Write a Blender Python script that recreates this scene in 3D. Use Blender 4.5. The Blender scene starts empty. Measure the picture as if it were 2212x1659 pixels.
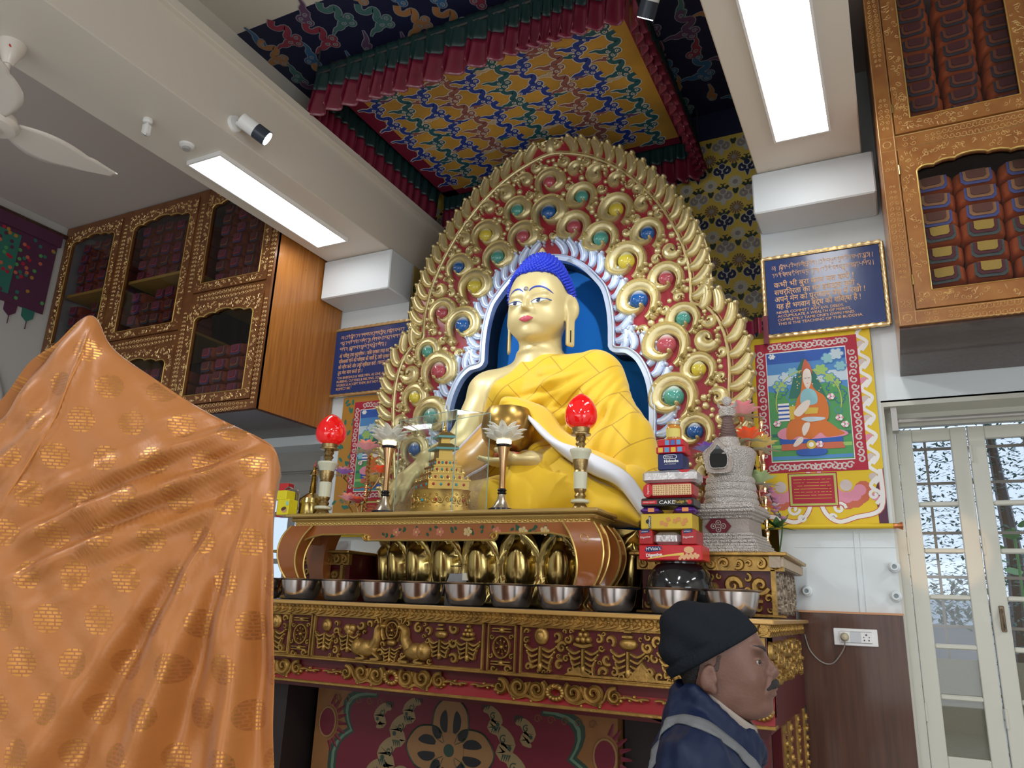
import bpy, math, random
import numpy as np
from mathutils import Vector, Matrix
PI = math.pi; R = math.radians
rnd = random.Random(7)
S = bpy.context.scene
COL = S.collection
# ------------------------------------------------------------------ camera
F_PX, CX, CY = 1636.0, 1106.0, 829.5
YAW, PITCH, ROLL = R(26.88), R(16.25), R(2.23)
CAM = Vector((0, 0, 1.65))
_fw = Vector((-math.sin(YAW)*math.cos(PITCH), math.cos(YAW)*math.cos(PITCH), math.sin(PITCH)))
_rt = Vector((math.cos(YAW), math.sin(YAW), 0)); _up = _rt.cross(_fw)
AX = (_rt*math.cos(ROLL) + _up*math.sin(ROLL), -_rt*math.sin(ROLL) + _up*math.cos(ROLL), _fw)
cd = bpy.data.cameras.new('camera'); cam = bpy.data.objects.new('camera', cd); COL.objects.link(cam)
cd.sensor_width = 36; cd.lens = F_PX*36/2212; cd.clip_start = 0.05; cd.clip_end = 200
_m = Matrix((AX[0], AX[1], -AX[2])).transposed().to_4x4(); _m.translation = CAM; cam.matrix_world = _m
S.camera = cam
def at(px, py, y=None, x=None, z=None, d=None):
    """a spot of the place measured from the photograph, given the plane it lies in"""
    r = AX[0]*((px-CX)/F_PX) - AX[1]*((py-CY)/F_PX) + AX[2]
    t = (y-CAM.y)/r.y if y is not None else (x-CAM.x)/r.x if x is not None else (z-CAM.z)/r.z if z is not None else d
    return CAM + r*t
# ------------------------------------------------------------------ view, world
S.view_settings.view_transform = 'Standard'; S.view_settings.look = 'None'
S.view_settings.exposure = 0.12; S.view_settings.gamma = 1.0; S.view_settings.use_curve_mapping = False
W = bpy.data.worlds.new('world'); S.world = W; W.use_nodes = True
bg = W.node_tree.nodes['Background']; bg.inputs[0].default_value = (0.62, 0.72, 0.9, 1); bg.inputs[1].default_value = 1.3
LIGHTK = 1.0
def area(name, loc, rot, sx, sy, power, col=(1, 1, 1)):
    l = bpy.data.lights.new(name, 'AREA'); l.shape = 'RECTANGLE'; l.size = sx; l.size_y = sy; l.energy = power*LIGHTK; l.color = col
    o = bpy.data.objects.new(name, l); COL.objects.link(o); o.location = loc; o.rotation_euler = rot; return o
# the hall's own ceiling panels over and behind the visitors
for i, (x, y) in enumerate(((-3.7, -0.3), (-0.25, 0.2), (-3.7, -3.2), (-0.25, -3.0), (2.8, -0.5), (2.8, 2.2))):
    area('hall_panel_light', (x, y, 4.2), (0, 0, 0), 0.28, 1.2, 42, (0.93, 0.97, 1.0))
# low fill lamps for assumed side and rear windows, added to lift the ceiling
area('side_fill', (3.7, -1.6, 1.5), (R(90), 0, R(75)), 3.5, 2.2, 100, (0.85, 0.93, 1.0))
area('rear_fill', (-2.0, -4.7, 1.5), (R(90), 0, R(0)), 6.0, 2.2, 85, (0.85, 0.93, 1.0))
# a low shaft of evening sun through a window behind, touching the glazed door
_l = bpy.data.lights.new('sun_shaft', 'SPOT'); _l.energy = 700; _l.spot_size = R(3.0); _l.spot_blend = .35; _l.shadow_soft_size = .02; _l.color = (1, .6, .28)
_o = bpy.data.objects.new('sun_shaft', _l); COL.objects.link(_o); _o.location = (3.7, -3.6, 3.3); _o.rotation_euler = (Vector((.22, 4.8, 2.02))-_o.location).to_track_quat('-Z', 'Y').to_euler()
# ------------------------------------------------------------------ mesh helpers
class MB:
    def __init__(s): s.v = []; s.f = []; s.m = []; s.uv = {}; s.n = 0
    def add(s, V, Fc, mi=0, uv=None):
        b = s.n
        s.v.extend([tuple(p) for p in V]); s.n += len(V)
        for q in Fc: s.f.append(tuple(b+i for i in q)); s.m.append(mi)
        if uv is not None:
            for i, t in enumerate(uv): s.uv[b+i] = t
        return s
    def box(s, lo, hi, mi=0, rz=0, c=None):
        x0, y0, z0 = lo; x1, y1, z1 = hi
        V = [(x0,y0,z0),(x1,y0,z0),(x1,y1,z0),(x0,y1,z0),(x0,y0,z1),(x1,y0,z1),(x1,y1,z1),(x0,y1,z1)]
        if rz:
            cx, cy = c or ((x0+x1)/2, (y0+y1)/2); a, b = math.cos(rz), math.sin(rz)
            V = [(cx+(p[0]-cx)*a-(p[1]-cy)*b, cy+(p[0]-cx)*b+(p[1]-cy)*a, p[2]) for p in V]
        return s.add(V, [(0,3,2,1),(4,5,6,7),(0,1,5,4),(1,2,6,5),(2,3,7,6),(3,0,4,7)], mi)
    def bbox(s, lo, hi, b=.01, mi=0):
        """box with chamfered edges"""
        x0, y0, z0 = lo; x1, y1, z1 = hi; b = min(b, (x1-x0)*.45, (y1-y0)*.45, (z1-z0)*.45)
        V = []
        for z, i in ((z0, b), (z0+b, 0), (z1-b, 0), (z1, b)):
            for X, Y in ((x0+i+b,y0+i),(x1-i-b,y0+i),(x1-i,y0+i+b),(x1-i,y1-i-b),(x1-i-b,y1-i),(x0+i+b,y1-i),(x0+i,y1-i-b),(x0+i,y0+i+b)):
                V.append((X, Y, z))
        Fc = [tuple(range(7, -1, -1)), tuple(range(24, 32))]
        for k in range(3):
            for j in range(8): Fc.append((k*8+j, k*8+(j+1) % 8, (k+1)*8+(j+1) % 8, (k+1)*8+j))
        return s.add(V, Fc, mi)
    def lathe(s, c, prof, n=32, mi=0, sx=1, sy=1, ax='z'):
        V = []; Fc = []; k = len(prof)
        for r, z in prof:
            for j in range(n):
                a = 2*PI*j/n; p = (r*math.cos(a)*sx, r*math.sin(a)*sy, z)
                if ax == 'y': p = (p[0], -p[2], p[1])
                if ax == 'x': p = (p[2], p[0], p[1])
                V.append((c[0]+p[0], c[1]+p[1], c[2]+p[2]))
        for i in range(k-1):
            for j in range(n): Fc.append((i*n+j, i*n+(j+1) % n, (i+1)*n+(j+1) % n, (i+1)*n+j))
        if prof[0][0] > 1e-5: Fc.append(tuple(range(n-1, -1, -1)))
        if prof[-1][0] > 1e-5: Fc.append(tuple((k-1)*n+j for j in range(n)))
        return s.add(V, Fc, mi)
    def tube(s, P, rad, n=8, mi=0, closed=False, flat=1.0):
        P = [Vector(p) for p in P]; k = len(P)
        if not hasattr(rad, '__len__'): rad = [rad]*k
        V = []; Fc = []; ref = None
        for i in range(k):
            t = (P[(i+1) % k] - P[i-1]) if closed else (P[min(i+1, k-1)] - P[max(i-1, 0)])
            if t.length < 1e-9: t = Vector((0, 0, 1))
            t.normalize()
            if ref is None: ref = Vector((0, -1, 0)) if abs(t.y) < .9 else Vector((0, 0, 1))
            a = (ref - t*ref.dot(t)); a = a.normalized() if a.length > 1e-6 else t.orthogonal().normalized()
            ref = a; b = t.cross(a)
            for j in range(n):
                q = 2*PI*j/n; V.append(P[i] + a*(math.cos(q)*rad[i]*flat) + b*(math.sin(q)*rad[i]))
        for i in range(k if closed else k-1):
            for j in range(n): Fc.append((i*n+j, i*n+(j+1) % n, ((i+1) % k)*n+(j+1) % n, ((i+1) % k)*n+j))
        if not closed: Fc += [tuple(range(n-1, -1, -1)), tuple((k-1)*n+j for j in range(n))]
        return s.add(V, Fc, mi)
    def prism(s, pts, T, h0, h1, mi=0, inset=0.0):
        """outline in a plane (T maps u,v,h to the world), extruded from h0 to h1; inset rounds the top edge"""
        n = len(pts); V = []; Fc = []
        cx = sum(p[0] for p in pts)/n; cy = sum(p[1] for p in pts)/n
        rows = [(h0, 0), (h1-inset, 0), (h1, inset)] if inset else [(h0, 0), (h1, 0)]
        nor = []
        ar = sum(pts[i][0]*pts[(i+1) % n][1]-pts[(i+1) % n][0]*pts[i][1] for i in range(n))
        sg = 1 if ar > 0 else -1
        for i in range(n):
            a = pts[i-1]; b = pts[(i+1) % n]; dx, dy = b[0]-a[0], b[1]-a[1]; l = math.hypot(dx, dy) or 1
            nor.append((-dy/l*sg, dx/l*sg))
        for h, ins in rows:
            for p, q in zip(pts, nor): V.append(T(p[0]+q[0]*ins, p[1]+q[1]*ins, h))
        k = len(rows)
        for r_ in range(k-1):
            for i in range(n): Fc.append((r_*n+i, r_*n+(i+1) % n, (r_+1)*n+(i+1) % n, (r_+1)*n+i))
        Fc.append(tuple((k-1)*n+i for i in range(n)))
        return s.add(V, Fc, mi)
    def relief(s, pts, wid, hei, T, mi=0, prof=5, h0=0.0, groove=0):
        """rounded ribbon lying on a plane: pts (u,v), half width and height per point"""
        k = len(pts)
        if not hasattr(wid, '__len__'): wid = [wid]*k
        if not hasattr(hei, '__len__'): hei = [hei]*k
        if groove: C = [(-1, 0), (-.96, .55), (-.72, .95), (-.48, .62), (-.2, .95), (.35, .9), (.62, .55), (.82, .85), (.97, .5), (1, 0)]
        else: C = [(math.cos(PI-PI*j/(prof-1)), math.sin(PI*j/(prof-1))) for j in range(prof)]
        m = len(C); V = []; Fc = []
        for i in range(k):
            a = pts[max(i-1, 0)]; b = pts[min(i+1, k-1)]; dx, dy = b[0]-a[0], b[1]-a[1]; l = math.hypot(dx, dy) or 1
            nx, ny = -dy/l, dx/l
            for c, h in C: V.append(T(pts[i][0]+nx*c*wid[i], pts[i][1]+ny*c*wid[i], h0+h*hei[i]))
        for i in range(k-1):
            for j in range(m-1): Fc.append((i*m+j, i*m+j+1, (i+1)*m+j+1, (i+1)*m+j))
        Fc.append(tuple(range(m-1, -1, -1))); Fc.append(tuple((k-1)*m+j for j in range(m)))
        return s.add(V, Fc, mi)
    def dome(s, u, v, r, h, T, mi=0, n=12, rows=4, h0=0, ry=None, rot=0):
        V = []; Fc = []; ry = ry or r; ca, sa = math.cos(rot), math.sin(rot)
        for i in range(rows):
            t = PI/2*i/rows
            for j in range(n):
                a = 2*PI*j/n; x, y = r*math.cos(t)*math.cos(a), ry*math.cos(t)*math.sin(a)
                V.append(T(u+x*ca-y*sa, v+x*sa+y*ca, h0+h*math.sin(t)))
        V.append(T(u, v, h0+h))
        for i in range(rows-1):
            for j in range(n): Fc.append((i*n+j, i*n+(j+1) % n, (i+1)*n+(j+1) % n, (i+1)*n+j))
        for j in range(n): Fc.append(((rows-1)*n+j, (rows-1)*n+(j+1) % n, rows*n))
        return s.add(V, Fc, mi)
    def ball(s, c, r, n=12, mi=0, sc=(1, 1, 1)):
        prof = [(max(r*math.sin(PI*i/(n//2+2)), 0), -r*math.cos(PI*i/(n//2+2))) for i in range(n//2+3)]
        b = s.n; s.lathe((0, 0, 0), [(max(p, 1e-6), z) for p, z in prof], n, mi)
        for i in range(b, s.n): p = s.v[i]; s.v[i] = (c[0]+p[0]*sc[0], c[1]+p[1]*sc[1], c[2]+p[2]*sc[2])
        return s
    def grid(s, fn, nu, nv, mi=0, uvf=None, closed_u=False):
        V = []; U = []; Fc = []
        for i in range(nu):
            for j in range(nv):
                u = i/(nu if closed_u else nu-1); v = j/(nv-1); V.append(fn(u, v)); U.append(uvf(u, v) if uvf else (u, v))
        for i in range(nu if closed_u else nu-1):
            for j in range(nv-1): Fc.append((i*nv+j, ((i+1) % nu)*nv+j, ((i+1) % nu)*nv+j+1, i*nv+j+1))
        return s.add(V, Fc, mi, U)
    def build(s, name, mats, parent=None, smooth=35, loc=None):
        me = bpy.data.meshes.new(name); me.from_pydata(s.v, [], s.f)
        if not isinstance(mats, (list, tuple)): mats = [mats]
        for m_ in mats: me.materials.append(m_)
        if len(mats) > 1: me.polygons.foreach_set('material_index', s.m)
        if s.uv:
            l = me.uv_layers.new(name='UVMap'); vi = np.zeros(len(me.loops), dtype=np.int32); me.loops.foreach_get('vertex_index', vi)
            arr = np.zeros((s.n, 2), dtype=np.float32)
            for i, t in s.uv.items(): arr[i] = t
            l.data.foreach_set('uv', arr[vi].ravel())
        if smooth:
            me.polygons.foreach_set('use_smooth', [True]*len(me.polygons)); me.set_sharp_from_angle(angle=R(smooth))
        me.update()
        o = bpy.data.objects.new(name, me); COL.objects.link(o)
        if parent: o.parent = parent
        if loc: o.location = loc
        return o
def empty(name, loc=(0, 0, 0), rz=0):
    o = bpy.data.objects.new(name, None); COL.objects.link(o); o.location = loc; o.rotation_euler = (0, 0, rz); o.empty_display_size = .1
    return o
def world_parent(ch, root):
    """keeps the child's geometry, given in world coordinates, in place under a root that stands elsewhere"""
    bpy_loc = Matrix.Translation(root.location) @ root.rotation_euler.to_matrix().to_4x4()
    ch.parent = root; ch.matrix_parent_inverse = bpy_loc.inverted()
    return ch
def wb(mb, name, mats, root, smooth=35):
    o = mb.build(name, mats, None, smooth)
    return world_parent(o, root)
def tag(o, label, cat, group=None):
    o['label'] = label; o['category'] = cat
    if group: o['group'] = group
    return o
def struct(o): o['kind'] = 'structure'; return o
def copy_tree(o, parent=None):
    c = o.copy(); COL.objects.link(c)
    if parent: c.parent = parent
    for ch in [x for x in KIDS.get(o.name, [])]: copy_tree(ch, c)
    return c
KIDS = {}
def index_kids(root):
    KIDS[root.name] = list(root.children)
    for c in root.children: index_kids(c)
def onY(y):            # plane facing the visitor: u = x, v = z, h = out towards the visitor
    return lambda u, v, h: (u, y-h, v)
def onX(x, s=1):       # plane x = const, h along +x (s=1) or -x
    return lambda u, v, h: (x+h*s, u, v)
def onZ(z):            # ceiling plane, h downwards
    return lambda u, v, h: (u, v, z-h)
def spiral(u, v, r0, r1, a0, turns, n=24, sg=1, e=1.0):
    P = []
    for i in range(n):
        t = i/(n-1); r = r0+(r1-r0)*t**e; a = a0+sg*2*PI*turns*t; P.append((u+r*math.cos(a), v+r*math.sin(a)))
    return P
def lerp(a, b, t): return a+(b-a)*t
def crom(P, n=8, closed=False):
    P = [tuple(p) for p in P]; m = len(P); out = []
    rng = range(m) if closed else range(m-1)
    for i in rng:
        g = (lambda k: P[k % m]) if closed else (lambda k: P[min(max(k, 0), m-1)])
        p0, p1, p2, p3 = g(i-1), g(i), g(i+1), g(i+2)
        for j in range(n):
            t = j/n
            out.append(tuple(.5*(2*b+(c-a)*t+(2*a-5*b+4*c-d)*t*t+(-a+3*b-3*c+d)*t**3) for a, b, c, d in zip(p0, p1, p2, p3)))
    if not closed: out.append(P[-1])
    return out
def resample(P, step=None, n=None):
    L = [0]
    for a, b in zip(P, P[1:]): L.append(L[-1]+math.dist(a, b))
    n = n or max(2, int(L[-1]/step)+1); out = []; j = 0
    for i in range(n):
        t = L[-1]*i/(n-1)
        while j < len(L)-2 and L[j+1] < t: j += 1
        w = (t-L[j])/((L[j+1]-L[j]) or 1); out.append(tuple(lerp(a, b, w) for a, b in zip(P[j], P[j+1])))
    return out
def text(body, size, T, mat, name, root, align='LEFT', ext=.0012, sx=1.0, x0=0, y0=0, rot=0, spacing=1.0, bold=0):
    """real lettering, laid on the plane T"""
    c = bpy.data.curves.new('t', 'FONT'); c.body = body; c.size = size; c.align_x = align; c.extrude = ext; c.space_character = spacing
    c.resolution_u = 3; c.offset = bold
    o = bpy.data.objects.new('t', c); COL.objects.link(o); bpy.context.view_layer.update()
    me = bpy.data.meshes.new_from_object(o.evaluated_get(bpy.context.evaluated_depsgraph_get()))
    bpy.data.objects.remove(o); bpy.data.curves.remove(c)
    ca, sa = math.cos(rot), math.sin(rot)
    for v in me.vertices:
        x, y, z = v.co; x *= sx; v.co = Vector(T(x0+x*ca-y*sa, y0+x*sa+y*ca, z+ext))
    me.materials.clear(); me.materials.append(mat); me.name = name
    q = bpy.data.objects.new(name, me); COL.objects.link(q)
    if root: world_parent(q, root)
    return q
# ------------------------------------------------------------------ implicit surfaces for bodies
def surf_nets(D, lo, h):
    I = D < 0
    nx, ny, nz = D.shape
    c = np.zeros((nx-1, ny-1, nz-1), dtype=np.int8)
    for a in (0, 1):
        for b in (0, 1):
            for d in (0, 1): c += I[a:nx-1+a, b:ny-1+b, d:nz-1+d]
    act = (c > 0) & (c < 8); idx = -np.ones(c.shape, dtype=np.int64); ids = np.argwhere(act); idx[act] = np.arange(len(ids))
    acc = np.zeros((len(ids), 3)); cnt = np.zeros(len(ids))
    x, y, z = ids.T
    cor = [(0,0,0),(1,0,0),(0,1,0),(1,1,0),(0,0,1),(1,0,1),(0,1,1),(1,1,1)]
    for a, b in [(0,1),(2,3),(4,5),(6,7),(0,2),(1,3),(4,6),(5,7),(0,4),(1,5),(2,6),(3,7)]:
        A, B = cor[a], cor[b]
        da = D[x+A[0], y+A[1], z+A[2]]; db = D[x+B[0], y+B[1], z+B[2]]; m = (da < 0) != (db < 0)
        t = np.where(m, da/np.where(m, da-db, 1), 0)
        for k in range(3): acc[:, k] += np.where(m, A[k]+(B[k]-A[k])*t, 0)
        cnt += m
    V = (ids + acc/np.maximum(cnt, 1)[:, None])*h + np.array(lo)
    Q = []
    for ax in range(3):
        s1 = [slice(1, -1)]*3; s1[ax] = slice(0, -1); s2 = list(s1); s2[ax] = slice(1, None)
        A = I[tuple(s1)]; B = I[tuple(s2)]
        for flip, m in ((False, A & ~B), (True, ~A & B)):
            e = np.argwhere(m)
            if not len(e): continue
            e = e + np.array([0 if k == ax else 1 for k in range(3)])
            u, w = [k for k in range(3) if k != ax]
            if ax == 1: u, w = w, u
            def cell(du, dw):
                q = e.copy(); q[:, u] += du; q[:, w] += dw; return idx[q[:, 0], q[:, 1], q[:, 2]]
            q = np.stack([cell(-1, -1), cell(0, -1), cell(0, 0), cell(-1, 0)], 1)
            Q.append(q[:, ::-1] if flip else q)
    Q = np.concatenate(Q); Q = Q[(Q >= 0).all(1)]
    return V, Q
def sdf_obj(name, fn, lo, hi, h, mats, root=None, relax=2, disp=None, matfn=None):
    ax = [np.arange(a, b+h, h, dtype=np.float32) for a, b in zip(lo, hi)]
    X, Y, Z = np.meshgrid(*ax, indexing='ij'); D = fn(X, Y, Z)
    V, Q = surf_nets(D, lo, h)
    for _ in range(relax):                   # even out the faces
        s = np.zeros_like(V); c = np.zeros(len(V))
        for k in range(4):
            np.add.at(s, Q[:, k], V[Q[:, (k+1) % 4]]); np.add.at(c, Q[:, k], 1); np.add.at(s, Q[:, (k+1) % 4], V[Q[:, k]]); np.add.at(c, Q[:, (k+1) % 4], 1)
        V = V*.4 + s/np.maximum(c, 1)[:, None]*.6
    if disp: V = disp(V)
    me = bpy.data.meshes.new(name); me.vertices.add(len(V)); me.vertices.foreach_set('co', V.astype(np.float32).ravel())
    me.loops.add(len(Q)*4); me.loops.foreach_set('vertex_index', Q.astype(np.int32).ravel())
    me.polygons.add(len(Q)); me.polygons.foreach_set('loop_start', np.arange(len(Q), dtype=np.int32)*4)
    me.update(calc_edges=True); me.validate()
    if not isinstance(mats, (list, tuple)): mats = [mats]
    for m_ in mats: me.materials.append(m_)
    if matfn: me.polygons.foreach_set('material_index', matfn(V[Q].mean(1)).astype(np.int32))
    me.polygons.foreach_set('use_smooth', [True]*len(me.polygons))
    o = bpy.data.objects.new(name, me); COL.objects.link(o)
    if root: world_parent(o, root)
    return o
def s_ell(X, Y, Z, c, r, rz=0, rx=0, ry=0):
    x, y, z = X-c[0], Y-c[1], Z-c[2]
    if rz: a, b = math.cos(rz), math.sin(rz); x, y = x*a+y*b, -x*b+y*a
    if rx: a, b = math.cos(rx), math.sin(rx); y, z = y*a+z*b, -y*b+z*a
    if ry: a, b = math.cos(ry), math.sin(ry); x, z = x*a-z*b, x*b+z*a
    k0 = np.sqrt((x/r[0])**2+(y/r[1])**2+(z/r[2])**2); k1 = np.sqrt((x/r[0]**2)**2+(y/r[1]**2)**2+(z/r[2]**2)**2)
    return k0*(k0-1)/np.maximum(k1, 1e-6)
def s_cone(X, Y, Z, a, b, ra, rb, fl=(1, 1, 1)):
    a = np.array(a, float); b = np.array(b, float); d = b-a; L = (d*d).sum()
    t = np.clip(((X-a[0])*d[0]+(Y-a[1])*d[1]+(Z-a[2])*d[2])/L, 0, 1)
    return np.sqrt(((X-a[0]-d[0]*t)*fl[0])**2+((Y-a[1]-d[1]*t)*fl[1])**2+((Z-a[2]-d[2]*t)*fl[2])**2)-(ra+(rb-ra)*t)
def smin(a, b, k):
    h = np.clip(.5+.5*(b-a)/k, 0, 1); return b*(1-h)+a*h-k*h*(1-h)
def smax(a, b, k): return -smin(-a, -b, k)
def chain(X, Y, Z, P, rad, k=.02):
    d = None
    for a, b, r0, r1 in zip(P, P[1:], rad, rad[1:]):
        e = s_cone(X, Y, Z, a, b, r0, r1); d = e if d is None else smin(d, e, k)
    return d
# ------------------------------------------------------------------ materials
def nodes(m): return m.node_tree.nodes, m.node_tree.links
def mat(name, col, rough=.5, metal=0.0, bump=0, bscale=60, vary=0, vscale=8, col2=None, coat=0, emit=None, estr=0, trans=0, ior=1.45, sss=0, spec=None, sheen=0, stretch=None, alpha=1, detail=4):
    m = bpy.data.materials.new(name); m.use_nodes = True; N, L = nodes(m); p = N['Principled BSDF']
    p.inputs['Base Color'].default_value = (*col, 1); p.inputs['Roughness'].default_value = rough; p.inputs['Metallic'].default_value = metal
    p.inputs['Coat Weight'].default_value = coat; p.inputs['Coat Roughness'].default_value = .08
    p.inputs['Transmission Weight'].default_value = trans; p.inputs['IOR'].default_value = ior
    p.inputs['Sheen Weight'].default_value = sheen; p.inputs['Alpha'].default_value = alpha
    if spec is not None: p.inputs['Specular IOR Level'].default_value = spec
    if sss: p.inputs['Subsurface Weight'].default_value = sss; p.inputs['Subsurface Scale'].default_value = .01
    if emit: p.inputs['Emission Color'].default_value = (*emit, 1); p.inputs['Emission Strength'].default_value = estr
    if bump or vary:
        tc = N.new('ShaderNodeTexCoord'); mp = N.new('ShaderNodeMapping'); L.new(tc.outputs['Object'], mp.inputs[0])
        if stretch: mp.inputs['Scale'].default_value = stretch
    if vary:
        n = N.new('ShaderNodeTexNoise'); n.inputs['Scale'].default_value = vscale; n.inputs['Detail'].default_value = detail; L.new(mp.outputs[0], n.inputs[0])
        r = N.new('ShaderNodeValToRGB'); L.new(n.outputs[0], r.inputs[0]); r.color_ramp.elements[0].position = .5-.25/max(vary, .01)*.5 if vary > 1 else .3; r.color_ramp.elements[1].position = .7
        c2 = col2 or tuple(c*(1-vary) for c in col)
        r.color_ramp.elements[0].color = (*c2, 1); r.color_ramp.elements[1].color = (*col, 1); L.new(r.outputs[0], p.inputs['Base Color'])
    if bump:
        n = N.new('ShaderNodeTexNoise'); n.inputs['Scale'].default_value = bscale; n.inputs['Detail'].default_value = 5; L.new(mp.outputs[0], n.inputs[0])
        b = N.new('ShaderNodeBump'); b.inputs['Strength'].default_value = bump; b.inputs['Distance'].default_value = .01; L.new(n.outputs[0], b.inputs['Height']); L.new(b.outputs[0], p.inputs['Normal'])
    return m
def wood(name, c1, c2, rough=.35, stretch=(14, 14, .8), coat=.3, scale=3.0):
    return mat(name, c1, rough, vary=1, col2=c2, vscale=scale, stretch=stretch, coat=coat, detail=8)
def pane_glass(name='pane_glass', tint=(.95, .98, .97), refl=1.0, pw=4.0, base=.05):
    m = bpy.data.materials.new(name); m.use_nodes = True; N, L = nodes(m); N.remove(N['Principled BSDF']); out = N['Material Output']
    t = N.new('ShaderNodeBsdfTransparent'); t.inputs[0].default_value = (*tint, 1); g = N.new('ShaderNodeBsdfGlossy'); g.inputs['Roughness'].default_value = .02
    f = N.new('ShaderNodeLayerWeight'); f.inputs[0].default_value = .5; k = N.new('ShaderNodeMath'); k.operation = 'POWER'; k.inputs[1].default_value = pw
    j = N.new('ShaderNodeMath'); j.operation = 'MULTIPLY_ADD'; j.inputs[1].default_value = refl; j.inputs[2].default_value = base
    mx = N.new('ShaderNodeMixShader'); L.new(f.outputs['Facing'], k.inputs[0]); L.new(k.outputs[0], j.inputs[0]); L.new(j.outputs[0], mx.inputs[0]); L.new(t.outputs[0], mx.inputs[1]); L.new(g.outputs[0], mx.inputs[2]); L.new(mx.outputs[0], out.inputs[0])
    return m
GOLD = mat('gold_leaf', (.70, .60, .33), .4, .72, bump=.2, bscale=40)
GOLDD = mat('aged_gold', (.5, .3, .085), .38, .75, bump=.3, bscale=50, vary=.4, vscale=14)
GOLDB = mat('bright_gold', (.55, .35, .09), .33, .95)
BRASS = mat('brass', (.5, .38, .14), .2, 1.0, bump=.06, bscale=6)
SKIN_G = mat('statue_gold', (.66, .53, .25), .42, .22, bump=.05, bscale=20)
SILVER = mat('painted_silver', (.62, .7, .85), .42, .45, bump=.1)
STEEL = mat('steel', (.62, .56, .54), .2, 1.0)
CREAM = mat('cream_paint', (.68, .63, .55), .5, bump=.05, bscale=30)
WHITE = mat('white_paint', (.70, .75, .79), .45, bump=.06, bscale=25)
WALLW = mat('white_wall_paint', (.70, .75, .77), .55, bump=.12, bscale=12)
GREY = mat('ceiling_grey_paint', (.55, .48, .45), .6)
PLW = mat('white_plastic', (.85, .85, .85), .3)
BLACK = mat('black_gloss', (.012, .014, .016), .1, coat=.5)
DARKM = mat('dark_void', (.01, .009, .01), .9)
RED_L = mat('red_lacquer', (.3, .018, .03), .35, coat=.3, bump=.25, bscale=22)
REDD = mat('dark_red_lacquer', (.085, .004, .008), .45, coat=.1)
BLUE_C = mat('blue_cloth', (.0, .15, .55), .8, bump=.03)
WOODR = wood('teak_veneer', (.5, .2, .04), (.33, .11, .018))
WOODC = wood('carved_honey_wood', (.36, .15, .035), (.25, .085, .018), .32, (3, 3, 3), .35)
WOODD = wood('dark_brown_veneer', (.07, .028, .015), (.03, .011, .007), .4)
WOODP = wood('walnut_wainscot', (.105, .04, .02), (.06, .02, .01), .42)
WOODL = mat('light_gold_carving', (.8, .58, .28), .28, .5)
PANE = pane_glass()
# ================================================================== the room
WALL = 4.6; NB = 5.1; BZ = 4.25; NC = 5.33; NL = -3.72
X0 = -1.985                                    # centre line of the shrine
def sbox(name, lo, hi, m, b=0):
    q = MB(); (q.bbox(lo, hi, b) if b else q.box(lo, hi)); return struct(q.build(name, m, smooth=0 if not b else 30))
sbox('floor', (-6.7, -5, -.1), (4, 6, 0), mat('pale_marble', (.55, .53, .5), .35, vary=.2, vscale=3))
sbox('ceiling', (-6.7, -5, 4.82), (-3.9, 4.7, 4.95), GREY)
sbox('ceiling', (-3.75, -5, NC), (-.5, 2.97, 5.45), CREAM)
sbox('ceiling', (-3.9, 2.97, NC+.02), (-.5, NB+.1, 5.45), CREAM)
sbox('wall_niche_upper', (-3.9, -5, 4.755), (NL, NB, 5.4), CREAM)
sbox('ceiling', (.03, -5, 5.0), (4, 4.7, 5.1), GREY)
sbox('wall_left', (-6.7, -5, 0), (-6.56, 4.7, 4.95), mat('grey_wall_paint', (.5, .49, .47), .6, bump=.08, bscale=15))
sbox('wall_right', (4, -5, 0), (4.1, 5, 5.1), CREAM)
sbox('wall_front', (-6.7, -5.1, 0), (4.1, -5, 5.1), CREAM)
# column faces and the wall parts beside the doors
q = MB(); q.box((-3.94, WALL, 0), (-3.27, NB+.1, BZ)); struct(q.build('wall_back_left', WALLW, smooth=0))
q = MB(); q.box((-.59, WALL, 0), (0, NB+.1, BZ)); q.box((0, WALL, 2.82), (4, WALL+.3, 5.0)); q.box((1.5, WALL, 0), (4, WALL+.3, 2.82)); struct(q.build('wall_back_right', WALLW, smooth=0))
q = MB(); q.box((-6.6, WALL, 2.82), (-3.94, WALL+.3, 4.82)); q.box((-6.6, WALL, 0), (-5.4, WALL+.3, 2.82)); struct(q.build('wall_back_bay', WALLW, smooth=0))
for nm, x0, x1 in (('trim_1', -3.9, -3.29), ('trim_2', -.555, .034)):   # the two deep beams
    q = MB(); q.bbox((x0, -4.9, BZ), (x1, NB, 4.755 if x0 < -2 else 5.4), .006)
    struct(q.build(nm, mat('beam_paint', (.70, .645, .57), .45, bump=.05, bscale=20), smooth=30))
q = MB(); q.bbox((-3.35, -4.9, 4.70), (-3.25, NB, 4.765), .006); struct(q.build('trim_3', CREAM))
for nm, x0, x1, z0 in (('trim_4', -3.915, -3.26, 3.92), ('trim_5', -.585, .09, 3.975)):
    sbox(nm, (x0, 4.3, z0), (x1, WALL, BZ-.004), WHITE, .008)
sbox('trim_6', (-.05, 2.9, 4.6), (.1, 3.3, 5.0), CREAM, .006)
q = MB(); q.box((-3.9, NB, 0), (-.5, NB+.1, NC+.1)); struct(q.build('wall_back_niche', mat('gold_brocade_ground', (.62, .45, .08), .65, bump=.08, bscale=200), smooth=0))
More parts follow.
